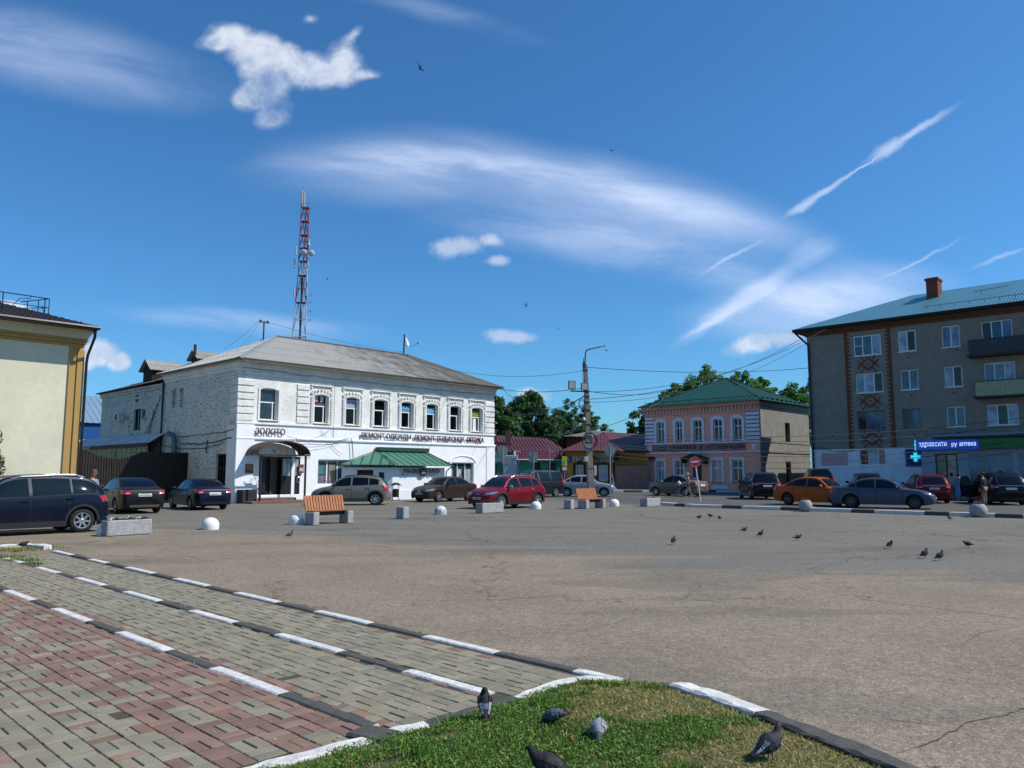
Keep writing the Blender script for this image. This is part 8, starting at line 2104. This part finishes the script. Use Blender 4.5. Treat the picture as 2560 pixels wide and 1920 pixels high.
def person(label, loc, face_deg, H=1.7, top='#888888', legs='#55504a', pose='stand', hair='#2a211b', shortsleeve=True, dress=False, skin='#a9755a', hat=None, arms=None, tuck=0.0):
    r = thing('person', label, 'person', (loc[0], loc[1], 0), R(face_deg)); k = H/1.75; sk_ = M('skin_'+skin.strip('#'), skin, .6, var=.06)
    st = .16 if pose == 'walk' else .0
    hipL, hipR = (0, .09, .92), (0, -.09, .92); 
    J = [(0, 0, .98, .13, .15), (0, 0, 1.15, .11, .14), (.005, 0, 1.32, .12, .17), (-.0, 0, 1.45, .07, .12), (.01, 0, 1.51, .052, .052), (.02+tuck*.3, 0, 1.58, .07, .065), (.025+tuck*.5, 0, 1.66, .088, .078), (.02+tuck*.5, 0, 1.72, .07, .065)]
    E_ = [(0, 1), (1, 2), (2, 3), (3, 4), (4, 5), (5, 6), (6, 7)]
    A = arms or {'L': [(0, .2, 1.40), (-.03, .25, 1.13), (.06, .26, .88)], 'R': [(0, -.2, 1.40), (-.03, -.25, 1.13), (.06, -.26, .88)]}
    armi = {}
    for s_ in 'LR':
        b = len(J); a = A[s_]; J += [(*a[0], .058), (*a[1], .042), (*a[2], .030)]; d = (Vector(a[2])-Vector(a[1])).normalized(); h_ = Vector(a[2])+d*.07; J += [(*h_, .034, .018)]
        E_ += [(2, b), (b, b+1), (b+1, b+2), (b+2, b+3)]; sg = 1 if s_ == 'L' else -1
        for f in range(4):
            e = h_+d*.075+Vector((0, 0, -.01))+Vector((.018*(f-1.5), 0, 0)); J.append((*e, .009)); E_.append((b+3, len(J)-1))
        th_ = Vector(a[2])+d*.05+Vector((.045, -sg*.01, -.0)); J.append((*th_, .011)); E_.append((b+2, len(J)-1)); armi[s_] = b
    LG = {}
    for s_, sg in (('L', 1), ('R', -1)):
        sx_ = st*sg; b = len(J); J += [(0, sg*.09, .90, .095), (sx_*.7+.02, sg*.095, .50, .058), (sx_*1.4-(.05 if sx_ < 0 else 0), sg*.095, .09, .038), (sx_*1.4+.13-(.03 if sx_ < 0 else 0), sg*.10, .03, .036, .024)]
        E_ += [(0, b), (b, b+1), (b+1, b+2), (b+2, b+3)]; LG[s_] = b
    J = [(j[0]*k, j[1]*k, j[2]*k, *[q*k for q in j[3:]]) for j in J]
    body = skin_mesh('body', J, E_, sk_, r)
    g = 1.16; tm = M('cloth_'+top.strip('#'), top, .85, var=.12, scale=6, bmp=.3); lm = M('cloth_'+legs.strip('#'), legs, .85, var=.12, scale=6, bmp=.3)
    Jt = [tuple(list(J[i][:3])+[q*g for q in J[i][3:]]) for i in range(4)]; Jt[3] = (*J[3][:3], J[3][3]*.95, J[3][4]*.95 if len(J[3]) > 4 else J[3][3]); Et = [(0, 1), (1, 2), (2, 3)]
    for s_ in 'LR':
        b = armi[s_]; n_ = len(Jt); A0, A1, A2 = Vector(J[b][:3]), Vector(J[b+1][:3]), Vector(J[b+2][:3])
        if shortsleeve: e = A0.lerp(A1, .75); Jt += [(*A0, .07*k), (*e, .058*k)]; Et += [(2, n_), (n_, n_+1)]
        else: e = A1.lerp(A2, .9); Jt += [(*A0, .07*k), (*A1, .054*k), (*e, .040*k)]; Et += [(2, n_), (n_, n_+1), (n_+1, n_+2)]
    skin_mesh('top', Jt, Et, tm, r)
    if dress:
        m = MB(); pr = [(.16, .17, 1.02), (.20, .19, .8), (.25, .23, .55), (.29, .26, .38)]; vs = []; n = 18
        for (rx, ry, z) in pr:
            for q in range(n): a = 2*PI*q/n; w_ = 1+.06*math.sin(a*6)*(1.02-z); vs.append((rx*math.cos(a)*w_*k, ry*math.sin(a)*w_*k, z*k))
        F = [(i*n+q, i*n+(q+1) % n, (i+1)*n+(q+1) % n, (i+1)*n+q) for i in range(3) for q in range(n)]; m.faces(vs, F); m.build('skirt', lm, r, smooth=60)
    else:
        Jl = [(J[0][0], J[0][1], J[0][2]-.02, .14*k, .165*k)]; El = []
        for s_ in 'LR':
            b = LG[s_]; n_ = len(Jl); a0, a1, a2 = J[b], J[b+1], J[b+2]; Jl += [(*a0[:3], .112*k), (*a1[:3], .078*k), (*a2[:3], .062*k)]; El += [(0, n_), (n_, n_+1), (n_+1, n_+2)]
        skin_mesh('trousers', Jl, El, lm, r)
    hd = Vector(J[6][:3])
    for s_ in 'LR':
        f = J[LG[s_]+3]; a = J[LG[s_]+2]; MB().bbox(-.10*k, .15*k, -.045*k, .045*k, -.0, .075*k, .02, Tm(a[0]+.02, a[1], .0)).build('shoe', M('shoe_dark', '#3a3432', .7) if top != '#a06a70' else M('shoe_pale', '#a8a49e', .7), r, smooth=40)
    m = MB(); m.lathe([(0, .125), (.05, .118), (.085, .08), (.097, .03), (.09, -.015)]+([(.085, -.10), (.05, -.16)] if hair == 'long' else []), 14, Tm(hd.x-.018*k, hd.y, hd.z+.0, 0, 0, R(-14)) @ Matrix.Diagonal((k*1.02, k*.88, k*.98, 1)))
    m.build('hair', M('hair_'+('dark' if hair in ('long',) else hair.strip('#')), '#1d1714' if hair == 'long' else hair, .8, var=.2), r, smooth=60)
    m = MB(); m.lathe([(0, .018), (.008, .012), (.014, 0), (0, 0)], 6, Tm(hd.x+.085*k, hd.y, hd.z-.02*k, ry=PI/2)); 
    for sg in (1, -1): m.lathe([(0, .01), (.02, .006), (.025, 0), (0, -.006)], 8, Tm(hd.x, hd.y+sg*.08*k, hd.z-.01*k, rx=-sg*PI/2))
    m.build('nose_and_ears', sk_, r, smooth=60)
    m = MB()
    for sg in (1, -1): m.lathe([(0, .004), (.012, .002), (.014, 0)], 6, Tm(hd.x+.082*k, hd.y+sg*.03*k, hd.z+.005*k, ry=PI/2))
    m.box(hd.x+.076*k, hd.x+.084*k, hd.y-.022*k, hd.y+.022*k, hd.z-.058*k, hd.z-.050*k); m.build('eyes_and_mouth', M('face_dark', '#4a2a24', .6), r)
    if hat: MB().lathe([(.0, .15), (.07, .14), (.10, .06), (.105, .03), (.17, .02), (.17, .01), (.1, .0)], 16, Tm(hd.x, hd.y, hd.z, 0, 0, R(6))).build('hat', M('hat_cloth', hat, .9), r, smooth=40)
    return r
pm1 = person('man in a grey T-shirt looking at a phone between the navy SUV and black sedan', (at(232, 1180, 27)[0], 27), -12, 1.78, '#7f8588', '#33343a', 'stand', '#5a4a3a', True, arms={'L': [(0, .2, 1.40), (.06, .24, 1.12), (.36, .12, 1.16)], 'R': [(0, -.2, 1.40), (.04, -.25, 1.12), (.34, -.14, 1.20)]}, tuck=.12)
p = Vector((.48, -.10, 1.24)); o = MB().bbox(-.04, .04, -.006, .006, -.075, .075, .004, Tm(0, 0, 0, R(20), R(0), R(-40))).build('phone', M('phone_black', '#1b1216', .3)); 
a_ = R(-12); o.location = (at(232, 1180, 27)[0]+p.x*math.cos(a_)-p.y*math.sin(a_), 27+p.x*math.sin(a_)+p.y*math.cos(a_), p.z); tag(o, 'dark phone held up in front of the man in the grey T-shirt', 'phone')
wx, wy_ = gp(1721, 1243)
person('woman in a pink blouse, pale trousers and sun hat pushing a bicycle', (wx, wy_), 178, 1.62, '#a06a70', '#8f8780', 'walk', '#6a4c3c', False, hat='#b08a7c', arms={'L': [(0, .2, 1.40), (.1, .24, 1.16), (.34, .24, 1.02)], 'R': [(0, -.2, 1.40), (.1, -.24, 1.16), (.34, -.2, 1.02)]})
bk = thing('bicycle', 'dark bicycle with a front basket pushed by the woman in the sun hat', 'bicycle', (wx-.15, wy_-.42, 0), PI)
def wheel_b(x):
    m = MB(); m.tube([(x+.33*math.cos(a), 0, .34+.33*math.sin(a)) for a in np.linspace(0, 2*PI, 25)], .018, 6)
    o = m.build('wheel', rub, bk); s = MB()
    for q in range(14): a = 2*PI*q/14; s.tube([(x, 0, .34), (x+.32*math.cos(a), 0, .34+.32*math.sin(a))], .003, 3)
    s.build('spokes', chrome, o)
wheel_b(.55); wheel_b(-.55)
MB().tube([(-.55, 0, .34), (-.15, 0, .30), (-.05, 0, .85)], .018, 6).tube([(-.15, 0, .30), (.38, 0, .62), (.34, 0, .85), (.55, 0, .34)], .018, 6).tube([(-.10, 0, .66), (.36, 0, .78)], .016, 6).tube([(-.55, 0, .34), (-.09, 0, .66)], .012, 5).build('frame', M('bike_dark', '#2a2c33', .4), bk)
MB().tube([(.34, 0, .85), (.30, 0, 1.0)], .014, 5).tube([(.18, .26, 1.02), (.32, .12, 1.03), (.32, -.12, 1.03), (.18, -.26, 1.02)], .013, 5).build('handlebar', chrome, bk)
MB().bbox(-.18, .08, -.06, .06, .84, .9, .02).build('saddle', blkp, bk)
m = MB()
for q in range(9): a = -.14+q*.035; m.tube([(.42, a, .72), (.42, a*1.1, .98)], .005, 3); m.tube([(.68, a, .72), (.70, a*1.1, .98)], .005, 3)
for z in (.72, .85, .98): m.tube([(.42, -.15, z), (.70, -.15, z), (.70, .15, z), (.42, .15, z), (.42, -.15, z)], .007, 4)
m.build('basket', blkp, bk)
m = MB(); rn = random.Random(2); m.lathe([(0, 0), (.12, .03), (.16, .12), (.12, .22), (.05, .28), (0, .36)], 12); m.v = [(x*(1+rn.uniform(-.15, .15)), y*(1+rn.uniform(-.15, .15)), z) for x, y, z in m.v]
o = m.build('shopping_bag', M('bag_white', '#c8c8cc', .6, var=.1), smooth=60); o.location = (wx-.15-.56, wy_-.42, .80); tag(o, 'white plastic bag sitting in the bicycle basket', 'bag')
person('woman with dark hair in a pale top right beside the dark red SUV', (at(2378, 1180, 47.2)[0], 47.2), 60, 1.66, '#8c8f96', '#4a5568', 'stand', 'long', True)
person('dark haired woman in a long light blue skirt with a shoulder bag', (at(2396, 1180, 46.4)[0], 46.4), 200, 1.68, '#6f86a8', '#5f86b5', 'walk', 'long', True, dress=True)
person('person in a black jacket and beige trousers beside the open car door', (at(2456, 1180, 39.6)[0], 39.6), 120, 1.68, '#15161a', '#75685a', 'stand', '#15110f', False)
person('dark haired person standing behind the black SUV, only the head showing', (at(2501, 1180, 46.5)[0], 46.5), -90, 1.78, '#4a4f5a', '#33343a', 'stand', '#15110f', True)
person('woman in a blue dress walking by the orange shop near the round sign back', (at(1530, 1180, 69)[0], 69), 190, 1.62, '#4f6a8a', '#46607f', 'walk', '#6a4c3c', True, dress=True)
bpy.context.view_layer.update()
